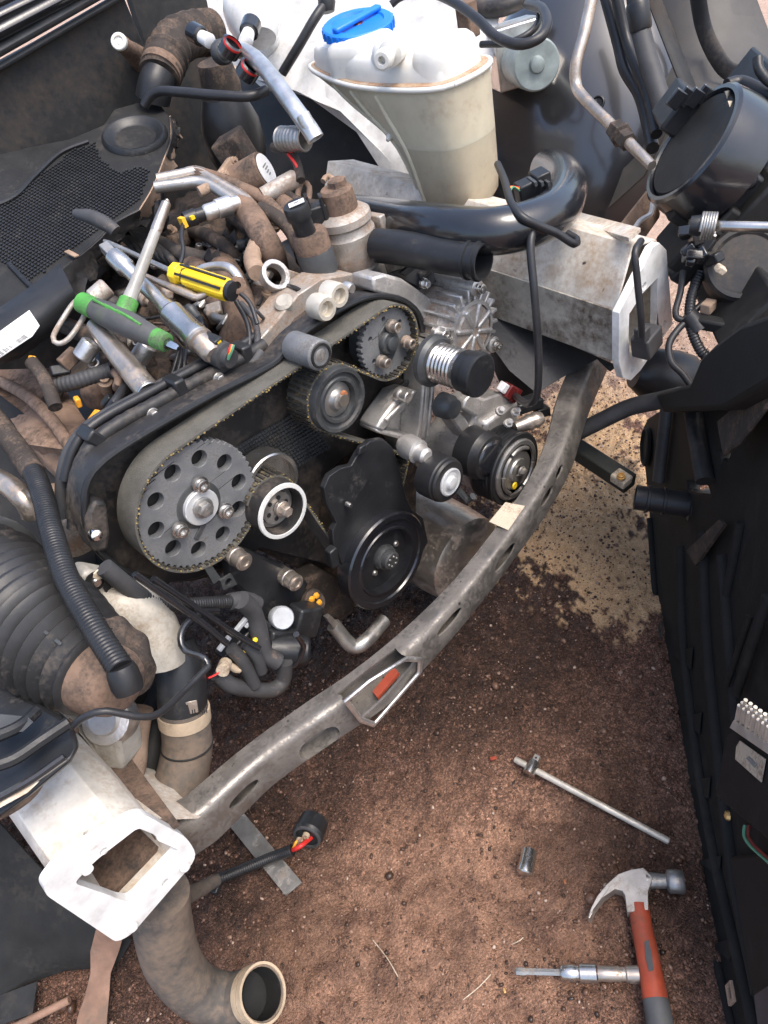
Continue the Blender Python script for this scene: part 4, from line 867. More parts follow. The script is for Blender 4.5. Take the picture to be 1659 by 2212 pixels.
pb_ = thing('cable_plug', 'black angular cable plug between compressor and crossmember', 'connector', Y(1150, 880, .15))
G().box(Y(1140, 872, .14), (.05, .025, .02), [unit(V(.9, -.3, -.2)), unit(V(.3, .9, 0)), UP]).obj('plug_body', 'black_plastic', pb_, bevel=.003); G().box(Y(1170, 888, .13), (.025, .018, .018), [unit(V(.9, -.3, -.2)), unit(V(.3, .9, 0)), UP]).obj('plug_sleeve', 'black_plastic', pb_, bevel=.002)
# black plastic bracket prongs above the alternator
bp_ = thing('pipe_bracket', 'black plastic pipe bracket with two pointed prongs beside the alternator', 'bracket', Y(930, 600, .25))
G().prism([Y(905, 575, .27), Y(898, 540, .28), Y(885, 575, .27), Y(865, 590, .26), Y(878, 596, .26)], V(0, .006, 0)).obj('prong', 'black_plastic', bp_)
G().prism([Y(975, 548, .27), Y(945, 570, .26), Y(915, 605, .24), Y(908, 625, .24), Y(925, 622, .24), Y(965, 590, .25)], V(.0, .006, 0)).obj('prong', 'black_plastic', bp_)
G().prism([Y(840, 588, .28), Y(900, 568, .30), Y(970, 590, .29), Y(935, 640, .26), Y(900, 620, .26)], V(0, .02, -.01)).obj('saddle', 'black_plastic', bp_, bevel=.003)
bolt(bp_, Y(913, 612, .235), FRONT, .006, .010, 'hex', 'steel')
# ------------------------------------------------------------------ charge air pipe and stub
ci_ = thing('charge_air_pipe', 'thick glossy black charge air pipe curving over the cream rail', 'pipe', Y(1000, 500, .3))
pipe('pipe_run', [D(760, 462, 1.26), D(830, 472, 1.18), D(930, 488, 1.07), D(1050, 500, 1.01), D(1140, 486, 1.01), D(1200, 455, 1.04), D(1222, 412, 1.10), D(1212, 380, 1.17), D(1185, 365, 1.25)], .0315, 'black_gloss', ci_, seg=24)
st_ = thing('hose_stub', 'open black plastic duct stub under the charge air pipe', 'pipe', Y(950, 560, .28))
pipe('duct', [D(815, 530, 1.10), D(880, 538, 1.07), D(960, 553, 1.035), D(1045, 566, 1.0)], .0245, 'black_plastic', st_, seg=24, hollow=True)
for k in (.90, .985):
    a = D(815, 530, 1.10); p = spline([a, D(960, 553, 1.035), D(1045, 566, 1.0)], .004); i = int(k * (len(p) - 2)); G().lathe(p[i], unit(p[i + 1] - p[i]), [(-.003, .0245), (-.002, .027), (.002, .027), (.003, .0245), (-.003, .0245)], 28, caps=False).obj('collar', 'black_plastic', st_)
cn = thing('sensor_plug', 'black sensor plug with orange and green wires on the charge air pipe', 'connector', Y(1140, 400, .32))
ax3 = [unit(V(.85, -.5, .1)), unit(V(.5, .85, 0)), unit(V(-.1, 0, 1))]
G().box(D(1150, 405, 1.06), (.048, .026, .028), ax3).obj('plug_body', 'black_plastic', cn, bevel=.003); G().box(D(1168, 395, 1.06), (.022, .03, .034), ax3).obj('plug_shell', 'black_plastic', cn, bevel=.002)
for i in range(3): G().box(D(1150 + i * 14, 392, 1.045), (.004, .026, .006), ax3).obj('plug_rib', 'grey_dark', cn)
for m_, d in (('orange', 0), ('green_wire', 4), ('red', -3)): pipe('wire', [D(1122, 408 + d, 1.045), D(1104 + d, 404, 1.03), D(1098 + d, 420, 1.02), D(1106 + d, 436, 1.01)], .0014, m_, cn, step=.003, seg=6)
pipe('sensor_cable', [D(1075, 355, 1.12), D(1090, 390, 1.06), D(1105, 440, .99), D(1130, 470, .97), D(1170, 490, .98), D(1205, 505, .99), D(1240, 527, 1.0), D(1245, 517, 1.01), D(1225, 505, 1.02)], .0055, 'cable', label='taped black sensor cable looping onto the cream rail', cat='cable')
pipe('rail_cable', [Y(1385, 520, -.005), Y(1372, 545, -.012), Y(1376, 600, -.02), Y(1384, 680, -.03), Y(1386, 725, -.03)], .005, 'cable', label='black cable hanging in front of the far mounting flange', cat='cable')
fp_ = thing('flange_plug', 'dark grey plug hanging inside the far mounting flange', 'connector', Y(1395, 740, -.03))
G().box(Y(1397, 737, -.02), (.042, .03, .036), [unit(V(.95, 0, .15)), V(0, 1, 0), unit(V(-.15, 0, 1))]).obj('plug_body', 'grey_rubber', fp_, bevel=.003); G().box(Y(1387, 720, -.025), (.018, .018, .02)).obj('plug_neck', 'grey_rubber', fp_, bevel=.002)
# ------------------------------------------------------------------ coolant reservoir
rs = thing('coolant_reservoir', 'yellowed white coolant reservoir with blue screw cap', 'reservoir', V(.54, .45, .65))
def rrect(cx, cy, hx, hy, z, r, n=8):
    pts = []
    for sx, sy, a in ((1, 1, 0), (-1, 1, 90), (-1, -1, 180), (1, -1, 270)):
        for i in range(n): w = math.radians(a + 90 * i / (n - 1)); pts.append(V(cx + sx * (hx - r) + r * math.cos(w), cy + sy * (hy - r) + r * math.sin(w), z))
    return pts
ZS = .86
OUT = spline([V(x, y, 0) for x, y in ((.478, .299), (.457, .325), (.453, .40), (.466, .50), (.500, .60), (.540, .685), (.566, .712), (.586, .68), (.592, .52), (.590, .36), (.576, .308), (.53, .290))], .012, True)
BC = V(.527, .37, 0)
def tank_ring(z, sx, sb, sf, k=0.0):
    o = []
    for p in OUT:
        d = p - BC; d = V(d[0] * sx, d[1] * (sb if d[1] > 0 else sf), 0); n_ = np.linalg.norm(d); d = d * (1 - k / n_); o.append(BC + d + V(0, 0, z))
    return o
low = [tank_ring(*a) for a in ((ZS, 1, 1, 1), (.846, .99, .95, .99), (.826, .97, .83, .98), (.80, .95, .64, .97), (.77, .93, .48, .96), (.735, .90, .37, .94), (.70, .87, .31, .92), (.675, .83, .27, .88), (.664, .74, .22, .78), (.660, .55, .15, .55))]
G().loft(low[:5][::-1]).obj('lower_shell', 'tank', rs, smooth=50); G().loft(low[4:][::-1]).obj('filled_shell', 'tank_fluid', rs, 'darker part of the tank up to the coolant level', smooth=50)
G().loft([tank_ring(z, 1, 1, 1, k) for z, k in ((ZS - .002, .001), (ZS + .004, .003), (ZS + .005, .03))]).obj('ledge', 'tank_ledge', rs, 'brown dusty ledge inside the seam', smooth=40)
G().loft([tank_ring(z, 1, 1, 1, k) for z, k in ((ZS + .002, .016), (.876, .018), (.890, .026), (.898, .042))]).obj('upper_shell', 'tank_white', rs, smooth=50)
def lobe(x0, x1, y0, y1, z0, z1, r):
    g = G(); cx, cy, hx, hy = (x0 + x1) / 2, (y0 + y1) / 2, (x1 - x0) / 2, (y1 - y0) / 2
    g.loft([rrect(cx, cy, hx - k, hy - k, z, max(.004, r - k)) for z, k in ((z0, 0), (z1 - .022, .001), (z1 - .010, .006), (z1 - .003, .014), (z1, .026))]); return g.obj('top_lobe', 'tank_white', rs, smooth=60)
lobe(.470, .578, .308, .388, ZS, .910, .034); lobe(.470, .582, .390, .470, ZS, .919, .030); lobe(.486, .584, .472, .60, ZS, .914, .04)
rim = tank_ring(ZS, 1.01, 1.005, 1.01); G().tube(rim + [rim[0]], .0042, 8).obj('seam', 'tank_white', rs, smooth=60)
for k in (12, 18, 24):
    pts = [tank_ring(*a)[k % len(OUT)] for a in ((.85, .985, .96, .985), (.82, .965, .80, .978), (.77, .93, .48, .96), (.72, .885, .34, .93), (.68, .84, .28, .885))]
    G().tube(spline(pts), .004, 8).obj('side_rib', 'tank', rs)
cb_ = V(.535, .60, .905); capc = D(772, 46, depth(V(.53, .60, .935)))
cx_ = unit(V(-.05, -.16, 1))
G().lathe(capc - cx_ * .05, cx_, [(-.02, .058), (.012, .055), (.02, .047), (.035, .045)], 36).obj('neck', 'tank_white', rs)
cap = G().lathe(capc - cx_ * .018, cx_, [(0, .056), (.003, .060), (.016, .060), (.018, .057), (.018, .045), (.015, .043), (.015, 0)], 40).obj('screw_cap', 'blue', rs, smooth=30)
g = G(); gx_dir = unit(np.cross(cx_, V(.3, 1, 0))); gy_dir = np.cross(cx_, gx_dir)
g.box(capc + cx_ * .004, (.105, .014, .008), [unit(gx_dir + .25 * gy_dir), unit(gy_dir - .25 * gx_dir), cx_]); g.obj('cap_grip', 'blue', cap, bevel=.003)
for i in range(28):
    a = 2 * math.pi * i / 28; d = gx_dir * math.cos(a) + gy_dir * math.sin(a); G().box(capc - cx_ * .009 + d * .0602, (.003, .004, .012), [d, np.cross(cx_, d), cx_]).obj('cap_ridge', 'blue', cap)
G().lathe(capc - cx_ * .0025, cx_, [(0, .009), (.0008, .008), (.0008, 0)], 14).obj('cap_symbol', 'red_dark', cap)
# filler nipple towards the camera
a = X(800, 128, .462); b = X(828, 128, .43); G().lathe(b, unit(V(-1, -.45, .05)), [(-.075, .018), (-.03, .018), (-.028, .010), (-.012, .010), (-.011, .0135), (.006, .0135), (.008, .011), (.008, .006), (-.004, .005), (-.004, 0)], 24).obj('nipple', 'tank_white', rs)
G().lathe(V(.478, .45, .785), unit(V(-1, -.2, -.4)), [(-.01, .006), (.01, .005), (.016, .003), (.016, 0)], 12).obj('drip_boss', 'tank_white', rs)
for i, z in enumerate((.825, .795, .74, .69)):
    q = V(.535, .2965 + .003 * (.86 - z) / .06, z); 
    for j in range(3 - i // 2): G().box(q + V(-.012 + j * .012, -.0008, .003 * j), (.008, .0012, .004)).obj('level_mark', 'print_grey', rs)
# pump motor behind it, and its hoses
mo = thing('hydraulic_unit', 'grey green cylindrical pump motor behind the coolant reservoir', 'pump', X(1110, 150, .86))
mf = X(1160, 140, .84); ma = unit(V(-.55, -.70, .12)); rm = S(mf, 52)
G().lathe(mf - ma * .10, ma, [(0, rm * .95), (.004, rm), (.094, rm), (.098, rm * .97), (.10, rm * .92), (.10, rm * .34), (.102, rm * .32), (.106, rm * .28), (.107, rm * .2), (.107, 0)], 40).obj('motor_can', 'grey_green', mo, smooth=25)
G().box(mf - ma * .16 + V(0, 0, .01), (.12, .10, .11), [ma, unit(np.cross(UP, ma)), UP]).obj('valve_block', 'alu_clean', mo, bevel=.004)
G().box(X(1010, 42, .82), (.03, .03, .06)).obj('relay_box', 'brown', mo, bevel=.003)
pipe('vacuum_hose', [X(900, -30, .85), X(975, 2, .80), X(1030, 40, .76), X(1070, 78, .73), X(1120, 96, .72), X(1165, 82, .74), X(1182, 50, .78), X(1170, 18, .84), X(1140, 10, .9)], .0085, 'cable', label='black hose looping round the grey green pump motor')
pipe('brake_line', [X(1040, 96, .78), X(1100, 92, .77), X(1150, 66, .80), X(1165, 30, .86), X(1150, -20, .92)], .006, 'cable', label='thin black line looped inside the hose by the pump motor')
pipe('tank_hose', [X(845, 10, .78), X(870, -8, .8), X(930, -20, .86)], .007, 'cable', label='short black hose end above the blue cap')
pipe('bonnet_cable', [X(705, 5, .74), X(680, 40, .70), X(645, 100, .66), X(610, 158, .63)], .0095, 'cable', label='thick black cable slanting down left of the blue cap', cat='cable')
G().lathe(X(706, 8, .74), V(.3, .3, 1), [(-.015, .012), (0, .018), (.012, .016), (.02, .01), (.02, 0)], 16).obj('grommet', 'rubber', label='black rubber grommet above the slanting cable', cat='grommet')
pipe('wiring_loom', [X(1000, 10, .95), X(1060, 20, .93), X(1110, 8, .95), X(1150, -20, 1.0)], .016, 'black_dusty', label='dusty black loom lying at the top behind the reservoir', cat='cable')
wt = thing('washer_bottle', 'white plastic filler bottle at the top beside the inner wing', 'bottle', X(620, 20, .8))
g = G(); q = X(545, 20, .66); g.lathe(q, unit(V(.4, .35, .6)), [(-.06, .04), (-.03, .055), (0, .06), (.03, .055), (.05, .04), (.06, .03)], 30); g.obj('bottle_body', 'white_paint', wt, smooth=60); G().lathe(q + V(.02, .02, .05), unit(V(.4, .35, .6)), [(0, .03), (.03, .03), (.034, .034), (.05, .034), (.05, .02)], 24).obj('bottle_neck', 'tank_white', wt)
# metal pipes and hoses on the far side
mp = thing('bent_metal_pipe', 'bare bent metal pipe in front of the black wheel housing', 'pipe', X(1250, 180, .72))
pp = [X(1284, -30, .80), X(1262, 70, .76), X(1244, 140, .73), X(1245, 185, .72), X(1262, 212, .70), X(1335, 285, .65), X(1408, 358, .60)]
pipe('pipe_run', pp, .0085, 'steel_warm', mp, taper=[.0095, .0095, .009, .0085, .0085, .0075])
d = unit(pp[-1] - pp[-2]); q = X(1342, 292, .645); G().lathe(q - d * .022, d, [(0, .010), (.001, .015), (.016, .015), (.018, .018), (.024, .018), (.026, .014), (.044, .014), (.045, .009)], 6).obj('union_nut', 'brown_dark', mp)
for i, (a, b, r, m_) in enumerate((([(1300, -40, .98), (1335, 90, .95), (1350, 150, .92), (1382, 205, .9), (1400, 270, .86), (1410, 320, .8)], 'hose running down between wing and wheel housing, leftmost of the bunch', .011, 'cable'), ([(1325, -40, .96), (1352, 80, .94), (1378, 150, .9), (1400, 210, .87), (1418, 290, .8)], 'hose in the middle of the bunch beside the wheel housing', .010, 'rubber'), ([(1372, -40, .92), (1378, 30, .91), (1395, 110, .88), (1425, 210, .83), (1440, 260, .8)], 'stout grey black hose beside the dusty wing', .016, 'grey_rubber'))):
    pipe('wing_hose', [X(*p) for p in a], r, m_, label='black ' + b if i < 2 else b)
G().lathe(X(1376, 4, .905), unit(X(1380, 40, .905) - X(1374, 0, .91)), [(0, .017), (.003, .019), (.04, .0185), (.043, .017)], 20).obj('hose_clip', 'black_plastic', label='black sleeve at the top of the stout wing hose', cat='clip')
# ------------------------------------------------------------------ near side: ducts, hoses, housings
bd = thing('intake_bellows', 'large black corrugated intake duct with dusty rubber end', 'duct', Z(110, 1350, .5))
A_, B_ = D(-60, 1245, .86), D(215, 1455, .76)
r0 = .078
pipe('corrugated_duct', [A_, (A_ + B_) / 2, B_], r0, 'duct', bd, ribs=(.0150, .085), seg=40, taper=[.068, .068, .064, .046])
dn = unit(B_ - A_)
G().lathe(B_ - dn * .012, dn, [(0, .044), (.004, .0455), (.02, .042), (.035, .036), (.046, .030), (.050, .022)], 36).obj('rubber_end', 'brown', bd, smooth=40)
G().lathe(D(-30, 1250, .85), unit(dn + V(0, 0, .1)), [(-.08, .066), (-.02, .068), (-.018, .071), (-.005, .071), (-.003, .068)], 36).obj('duct_cuff', 'grey_dark', bd)
for i in range(5):
    p = A_ + (B_ - A_) * (.30 + i * .10); q = p + unit(CAM - p) * .067; G().box(q, (.010, .004, .012), [dn, unit(np.cross(dn, CAM - p)), unit(CAM - p)]).obj('duct_lug', 'grey_dark', bd, bevel=.001)
g = G(); rings = []
for t in np.linspace(0, 1, 14):
    c = D(225 + 75 * t, 1385 + 85 * t, .77); R = .029 + .008 * math.sin(t * 3.1) - .007 * t
    rings.append([c + unit(np.cross(dn, UP)) * R * math.cos(w) * (1 + .06 * math.sin(5 * w + 9 * t)) + unit(np.cross(np.cross(dn, UP), dn)) * R * math.sin(w) * (1 + .06 * math.cos(4 * w + 7 * t)) for w in np.linspace(0, 2 * math.pi, 40, endpoint=False)])
g.loft(rings).obj('crumpled_boot', 'brown_dark', bd, smooth=60)
cd = thing('corrugated_conduit', 'shiny black corrugated conduit hose running down over the intake duct', 'hose', Z(120, 1180, .68))
cpts = [D(-40, 868, .98), D(30, 960, .93), D(72, 1020, .88), D(95, 1080, .84), D(112, 1150, .80), D(145, 1250, .755), D(200, 1350, .715), D(262, 1448, .685)]
pipe('conduit', cpts, .0120, 'rubber', cd, ribs=(.0042, .055), seg=18)
G().lathe(D(264, 1452, .684), unit(V(-.3, -.4, -.8)), [(-.006, .0128), (.0, .0145), (.012, .0150), (.020, .013)], 22).obj('conduit_socket', 'rubber', cd)
pipe('conduit_sleeve', cpts[:3], .0135, 'brown_dark', cd, ribs=(.0042, .05), seg=16)
# pale cast elbow (thermostat housing) behind
el = thing('cast_elbow', 'pale cast alloy elbow housing with two recessed screws beside the conduit', 'housing', Y(280, 1330, .2))
pipe('elbow', [Y(215, 1320, .21), Y(265, 1310, .19), Y(310, 1330, .175), Y(335, 1375, .165), Y(340, 1425, .16)], .03, 'cream_alu', el, seg=24, taper=[.034, .033, .031, .031, .034])
G().prism(poly(Y, [(175, 1245), (192, 1232), (235, 1240), (285, 1270), (290, 1300), (200, 1305), (180, 1280)], .19), V(0, .03, 0)).obj('elbow_flange', 'cream_alu', el, bevel=.005)
for u, v in ((206, 1255), (246, 1262)):
    G().lathe(Y(u, v, .188), FRONT, [(0, .0125), (.0008, .0125), (.001, .010), (-.003, .010), (-.003, 0)], 20).obj('screw_recess', 'black_matt', el); bolt(el, Y(u, v, .19), FRONT, .006, .004, 'round', 'steel')
G().lathe(Y(213, 1241, .186), FRONT, [(0, .007), (.002, .006), (.002, 0)], 7).obj('paint_mark', 'label_worn', el)
G().prism(poly(Y, [(340, 1360), (375, 1345), (385, 1400), (372, 1440), (345, 1450)], .165), V(0, .03, 0)).obj('elbow_rib', 'cream_alu', el, bevel=.004)
# black plastic elbow, clamp and grey hose down to the ground
eh = thing('coolant_hose', 'dusty grey coolant hose clamped to a black plastic elbow', 'hose', Y(390, 1700, .1))
pipe('plastic_elbow', [Y(375, 1390, .17), Y(388, 1440, .155), Y(392, 1490, .145), Y(395, 1530, .14)], .029, 'black_plastic', eh, seg=24, taper=[.026, .030, .031, .030])
pipe('hose_run', [Y(395, 1525, .14), Y(402, 1575, .135), Y(404, 1620, .13), Y(392, 1680, .12), Y(372, 1735, .11), Y(345, 1800, .10)], .032, 'hose_dusty', eh, seg=26, taper=[.030, .031, .0325, .0325, .033])
hp = spline([Y(395, 1525, .14), Y(402, 1575, .135), Y(404, 1620, .13)], .004); dh = unit(hp[6] - hp[2])
G().lathe(hp[2], dh, [(-.004, .0305), (-.004, .0325), (.013, .0325), (.013, .0305), (-.004, .0305)], 36, caps=False).obj('clamp_band', 'tan_plastic', eh)
G().box(hp[2] + dh * .004 + unit(CAM - hp[2]) * .034 + V(.012, 0, 0), (.014, .010, .018), [unit(np.cross(dh, CAM - hp[2])), unit(CAM - hp[2]), dh]).obj('clamp_screw', 'steel_warm', eh, bevel=.001)
for i in range(7): G().box(hp[2] + dh * .004 + unit(CAM - hp[2]) * .0335 + unit(np.cross(dh, CAM - hp[2])) * (-.010 - i * .0028) - unit(CAM - hp[2]) * (.0002 * i * i), (.0012, .002, .009), [unit(np.cross(dh, CAM - hp[2])), unit(CAM - hp[2]), dh]).obj('clamp_thread', 'black_matt', eh)
kq = hp[int(len(hp) * .86)]; G().lathe(kq, dh, [(-.001, .0318), (0, .0332), (.0012, .0332), (.0022, .0318), (-.001, .0318)], 36, caps=False).obj('hose_mark', 'black_matt', eh)
gh = thing('loose_hose', 'loose dusty grey hose elbow lying on the ground under the near rail', 'hose', Z(420, 2100, 0))
hpts = [Z(345, 1930, .30), Z(352, 2000, .24), Z(375, 2080, .16), Z(425, 2140, .09), Z(490, 2160, .055), Z(535, 2152, .062), Z(566, 2146, .082)]
pipe('hose_run', hpts, .034, 'hose_dusty', gh, seg=28, taper=[.036, .037, .037, .035, .034, .034], hollow=True)
dd = unit(hpts[-1] - hpts[-2]); q = hpts[-1]
for k, R in ((-.016, .0365), (-.002, .0375)): G().lathe(q + dd * k, dd, [(-.005, .034), (-.005, R), (.005, R), (.005, .034), (-.005, .034)], 36, caps=False).obj('end_collar', 'tan_plastic', gh)
G().lathe(q - dd * .034, dd, [(0, 0), (0, .0305), (.0345, .0305)], 28, caps=False).obj('bore_shade', 'black_matt', gh)  # black liner puts the shade inside the mouth into colour
g = G(); q2 = Z(347, 2005, .275); g.lathe(q2, unit(CAM - q2 + V(.3, 0, 0)), [(-.004, .012), (.002, .011), (.003, .007), (-.003, .0065), (-.003, 0)], 20); g.obj('hose_eyelet', 'tan_plastic', gh)
pipe('hose_seam', [hpts[3] + V(.0, -.012, .030), Z(428, 2085, .12), Z(440, 2060, .13)], .0012, 'black_matt', gh)
# conduit with the loose plug on the ground
gc = thing('loose_plug_cable', 'black corrugated cable with red and orange wires ending in a loose round plug', 'cable', Z(560, 1880, 0))
pipe('conduit', [Z(465, 1902, .05), Z(520, 1880, .035), Z(580, 1855, .03), Z(632, 1836, .04)], .0085, 'rubber', gc, ribs=(.0036, .07), seg=14)
pipe('sleeve', [Z(345, 1965, .22), Z(380, 1945, .15), Z(425, 1925, .09), Z(468, 1901, .05)], .0115, 'hose_dusty', gc, taper=[.009, .013, .012, .0095])
pc = Z(664, 1806, .040); pa = unit(V(.75, .45, -.30))
G().lathe(pc, pa, [(0, .022), (.004, .025), (.03, .024), (.032, .020), (.032, 0)], 28).obj('plug_shell', 'black_plastic', gc, smooth=25)
G().lathe(pc - pa * .001, -pa, [(0, .0235), (.003, .0225), (.0035, .0195), (0, .019), (0, .0235)], 28, caps=False).obj('plug_rim', 'grey_rubber', gc)
for (du, dv, m_, r) in ((-18, -8, 'orange', .0022), (2, -14, 'clay', .0016), (14, 14, 'red', .0038)):
    e = pc - pa * .003 + V(.0006 * du, -.0002 * du, -.0005 * dv); pipe('wire', [Z(632, 1836, .04), Z(645 + du * .3, 1822 + dv * .4, .052), e], r, m_, gc, step=.004, seg=8)
    G().lathe(e, -pa, [(-.002, .006), (.004, .0055), (.004, .003), (.001, .003), (.001, 0)], 14).obj('wire_seal', 'tan_plastic', gc)
G().box(Z(468, 1917, .03), (.02, .012, .012), [unit(V(1, .5, 0)), unit(V(-.5, 1, 0)), UP]).obj('cable_clip', 'black_plastic', gc, bevel=.002)
# flat steel bar on the ground
fa = [Z(437, 1700, .018), Z(478, 1690, .018), Z(655, 1910, .004), Z(620, 1938, .004)]
fa = [Z(428, 1700, .016), Z(478, 1698, .016), Z(654, 1908, .004), Z(618, 1936, .004)]
G().prism(fa, V(0, 0, .004)).obj('flat_bar', 'steel_dull', label='flat grey steel bar lying on the ground below the crossmember', cat='bar', bevel=.0006, seg=1)
# thin black wire crossing the near rail
pipe('lamp_wire', [D(450, 1440, .80), D(400, 1490, .77), D(345, 1540, .725), D(300, 1548, .705), D(230, 1536, .69), D(190, 1545, .69), D(158, 1567, .70)], .0036, 'cable', label='thin taped black wire bridging from the coolant elbow to the near rail', cat='wire')
pipe('wire_sleeve', [D(160, 1566, .73), D(130, 1590, .725), D(98, 1640, .71), D(65, 1705, .70), D(10, 1745, .69), D(-30, 1760, .69)], .0085, 'brown', label='dusty brown cable sleeve lying on the black bracket at the left edge', cat='cable')
# black moulded bracket at the left edge
lb = thing('moulded_bracket', 'black moulded plastic bracket with open bays at the left edge', 'bracket', D(60, 1600, .72))
Q = lambda u, v, d: D(u, v, d)
G().prism([Q(-40, 1420, .80), Q(40, 1500, .77), Q(85, 1520, .75), Q(130, 1545, .73), Q(158, 1575, .715), Q(168, 1610, .70), Q(150, 1645, .69), Q(60, 1720, .675), Q(-40, 1790, .665)], V(.0, .012, -.015), ).obj('web', 'black_plastic', lb, bevel=.004)
G().tube(spline([Q(-30, 1660, .665), Q(30, 1640, .675), Q(90, 1600, .69), Q(150, 1560, .70)]), .006, 8).obj('rib', 'black_plastic', lb); G().tube(spline([Q(-30, 1600, .685), Q(40, 1570, .70), Q(80, 1535, .72)]), .006, 8).obj('rib', 'black_plastic', lb)
G().tube(spline([Q(-40, 1745, .655), Q(60, 1690, .665), Q(140, 1635, .675)]), .004, 8).obj('rib', 'black_gloss', lb)
G().prism([Q(-20, 1735, .66), Q(30, 1700, .665), Q(85, 1688, .668), Q(60, 1712, .664), Q(0, 1745, .655)], V(0, .003, -.003)).obj('chip', 'white_dirty', lb)
G().prism([Q(-30, 1540, .71), Q(60, 1548, .705), Q(72, 1560, .70), Q(50, 1580, .695), Q(-30, 1592, .695)], V(0, .01, -.01)).obj('bay', 'grey_dark', lb)
# fender liner, strap and stick, lower left on the ground
li = [[Z(u, v, z) for u, v, z in r] for r in ([(-120, 1740, .22), (0, 1780, .20), (110, 1900, .14), (200, 1990, .08), (285, 2030, .05)], [(-120, 1900, .16), (0, 1930, .13), (100, 2000, .09), (200, 2050, .05), (262, 2070, .035)], [(-120, 2050, .08), (0, 2080, .06), (90, 2090, .045), (160, 2090, .03), (255, 2080, .02)], [(-120, 2160, .03), (-10, 2160, .025), (60, 2125, .02), (140, 2098, .02), (250, 2088, .015)]  )]
G().sheet(li, .003).obj('wheel_arch_liner', 'black_matt', label='dusty black wheel arch liner lying under the near rail', cat='liner', smooth=80)
G().sheet([[Z(u, v, z) for u, v, z in r] for r in ([(-120, 2150, .028), (0, 2150, .026), (80, 2120, .03)], [(-120, 2230, .02), (0, 2215, .02), (70, 2190, .022)])], .003).obj('liner_flap', 'wall_dusty', label='grey dusty flap of liner at the bottom left corner', cat='liner')
g = G(); stp = [(248, 1990, .12, 34), (232, 2050, .06, 33), (222, 2100, .03, 22), (215, 2150, .022, 27), (205, 2200, .02, 34), (200, 2260, .02, 38)]
g.sheet([[Z(u - w, v, z) for u, v, z, w in stp], [Z(u, v, z + .005) for u, v, z, w in stp], [Z(u + w * .8, v, z) for u, v, z, w in stp]], .004); g.obj('rubber_strap', 'clay', label='clay coloured rubber strap hanging to the ground below the near flange', cat='strap', smooth=80)
pipe('stick', [Z(20, 2225, .02), Z(90, 2190, .02), Z(150, 2160, .02)], .006, 'clay', label='clay brown stick on the ground in the bottom left corner', cat='stick')
# wiring cluster under the bracket plate
wc = thing('injector_loom', 'tangle of black looms with yellow taped plugs under the timing drive', 'wiring', Y(560, 1400, .18))
pipe('conduit', [Y(305, 1288, .17), Y(345, 1305, .165), Y(400, 1306, .16), Y(500, 1300, .16)], .0085, 'rubber', wc, ribs=(.0036, .07), seg=14)
pipe('sleeve', [Y(225, 1225, .18), Y(270, 1262, .175), Y(320, 1298, .17), Y(360, 1308, .165)], .0105, 'grey_rubber', wc); pipe('sleeve', [Y(495, 1300, .16), Y(530, 1295, .16), Y(555, 1305, .16)], .011, 'grey_rubber', wc)
pipe('sleeve', [Y(520, 1296, .15), Y(545, 1320, .15), Y(560, 1370, .145), Y(570, 1410, .14), Y(600, 1430, .13)], .0125, 'grey_rubber', wc)
pipe('loom', [Y(470, 1455, .15), Y(500, 1480, .14), Y(550, 1490, .135), Y(590, 1490, .13), Y(612, 1470, .13), Y(615, 1430, .13)], .011, 'grey_rubber', wc)
pipe('loom', [Y(500, 1400, .14), Y(525, 1430, .135), Y(550, 1480, .13)], .009, 'grey_rubber', wc); pipe('loom', [Y(530, 1390, .14), Y(555, 1420, .13), Y(565, 1450, .13)], .008, 'grey_rubber', wc)
for a in ([(290, 1240), (360, 1290), (430, 1340), (490, 1390)], [(330, 1250), (420, 1310), (510, 1370), (560, 1400)], [(470, 1320), (430, 1325), (400, 1350), (390, 1380), (400, 1405), (440, 1420), (450, 1440)], [(560, 1400), (590, 1420), (630, 1440), (655, 1400), (640, 1370)]): pipe('wire', [Y(u, v, .15 - .01 * i) for i, (u, v) in enumerate(a)], .0042, 'black_gloss', wc)
blk = thing('plug_block', None, None, Y(520, 1380, .16)); blk.parent = wc; blk.location = Vector(Y(520, 1380, .16) - wloc(wc))
tx = unit(Y(555, 1355, .15) - Y(500, 1412, .15)); ty = unit(np.cross(tx, V(0, -1, .3))); tz = np.cross(tx, ty)
G().box(Y(525, 1380, .165), (.075, .022, .03), [tx, ty, tz]).obj('block_body', 'black_plastic', blk, bevel=.003)
for i, (u, v) in enumerate(((484, 1390), (520, 1350), (540, 1340))): G().box(Y(u, v, .15), (.022, .006, .006), [unit(Y(u + 20, v - 25, .15) - Y(u, v, .15)), V(0, 1, 0), unit(np.cross(V(0, 1, 0), Y(u + 20, v - 25, .15) - Y(u, v, .15)))]).obj('plug_latch', 'grey_pale', blk, bevel=.001)
for u, v in ((512, 1427), (529, 1405), (545, 1388), (560, 1374), (567, 1371), (520, 1417), (551, 1382)): G().lathe(Y(u, v, .138), V(0, -.8, .5), [(-.004, .0028), (.002, .0032), (.003, 0)], 10).obj('seal', 'yellow', blk)
pipe('yellow_clip', [Y(480, 1430, .14), Y(500, 1440, .138), Y(515, 1447, .136), Y(525, 1432, .136)], .005, 'tan_plastic', wc); G().lathe(Y(483, 1444, .135), V(-.6, -.6, .3), [(-.012, .0085), (.006, .0085), (.006, 0)], 14).obj('yellow_plug', 'label_worn', wc)
pipe('red_wire', [Y(483, 1446, .135), Y(465, 1458, .135), Y(450, 1465, .135)], .0014, 'red', wc, seg=6); pipe('orange_wire', [Y(546, 1292, .155), Y(550, 1300, .152), Y(549, 1312, .155)], .0018, 'orange', wc, seg=6)
ss = thing('speed_sensor', 'black sensor body with pale round cap below the bracket plate', 'sensor', Y(620, 1350, .18))
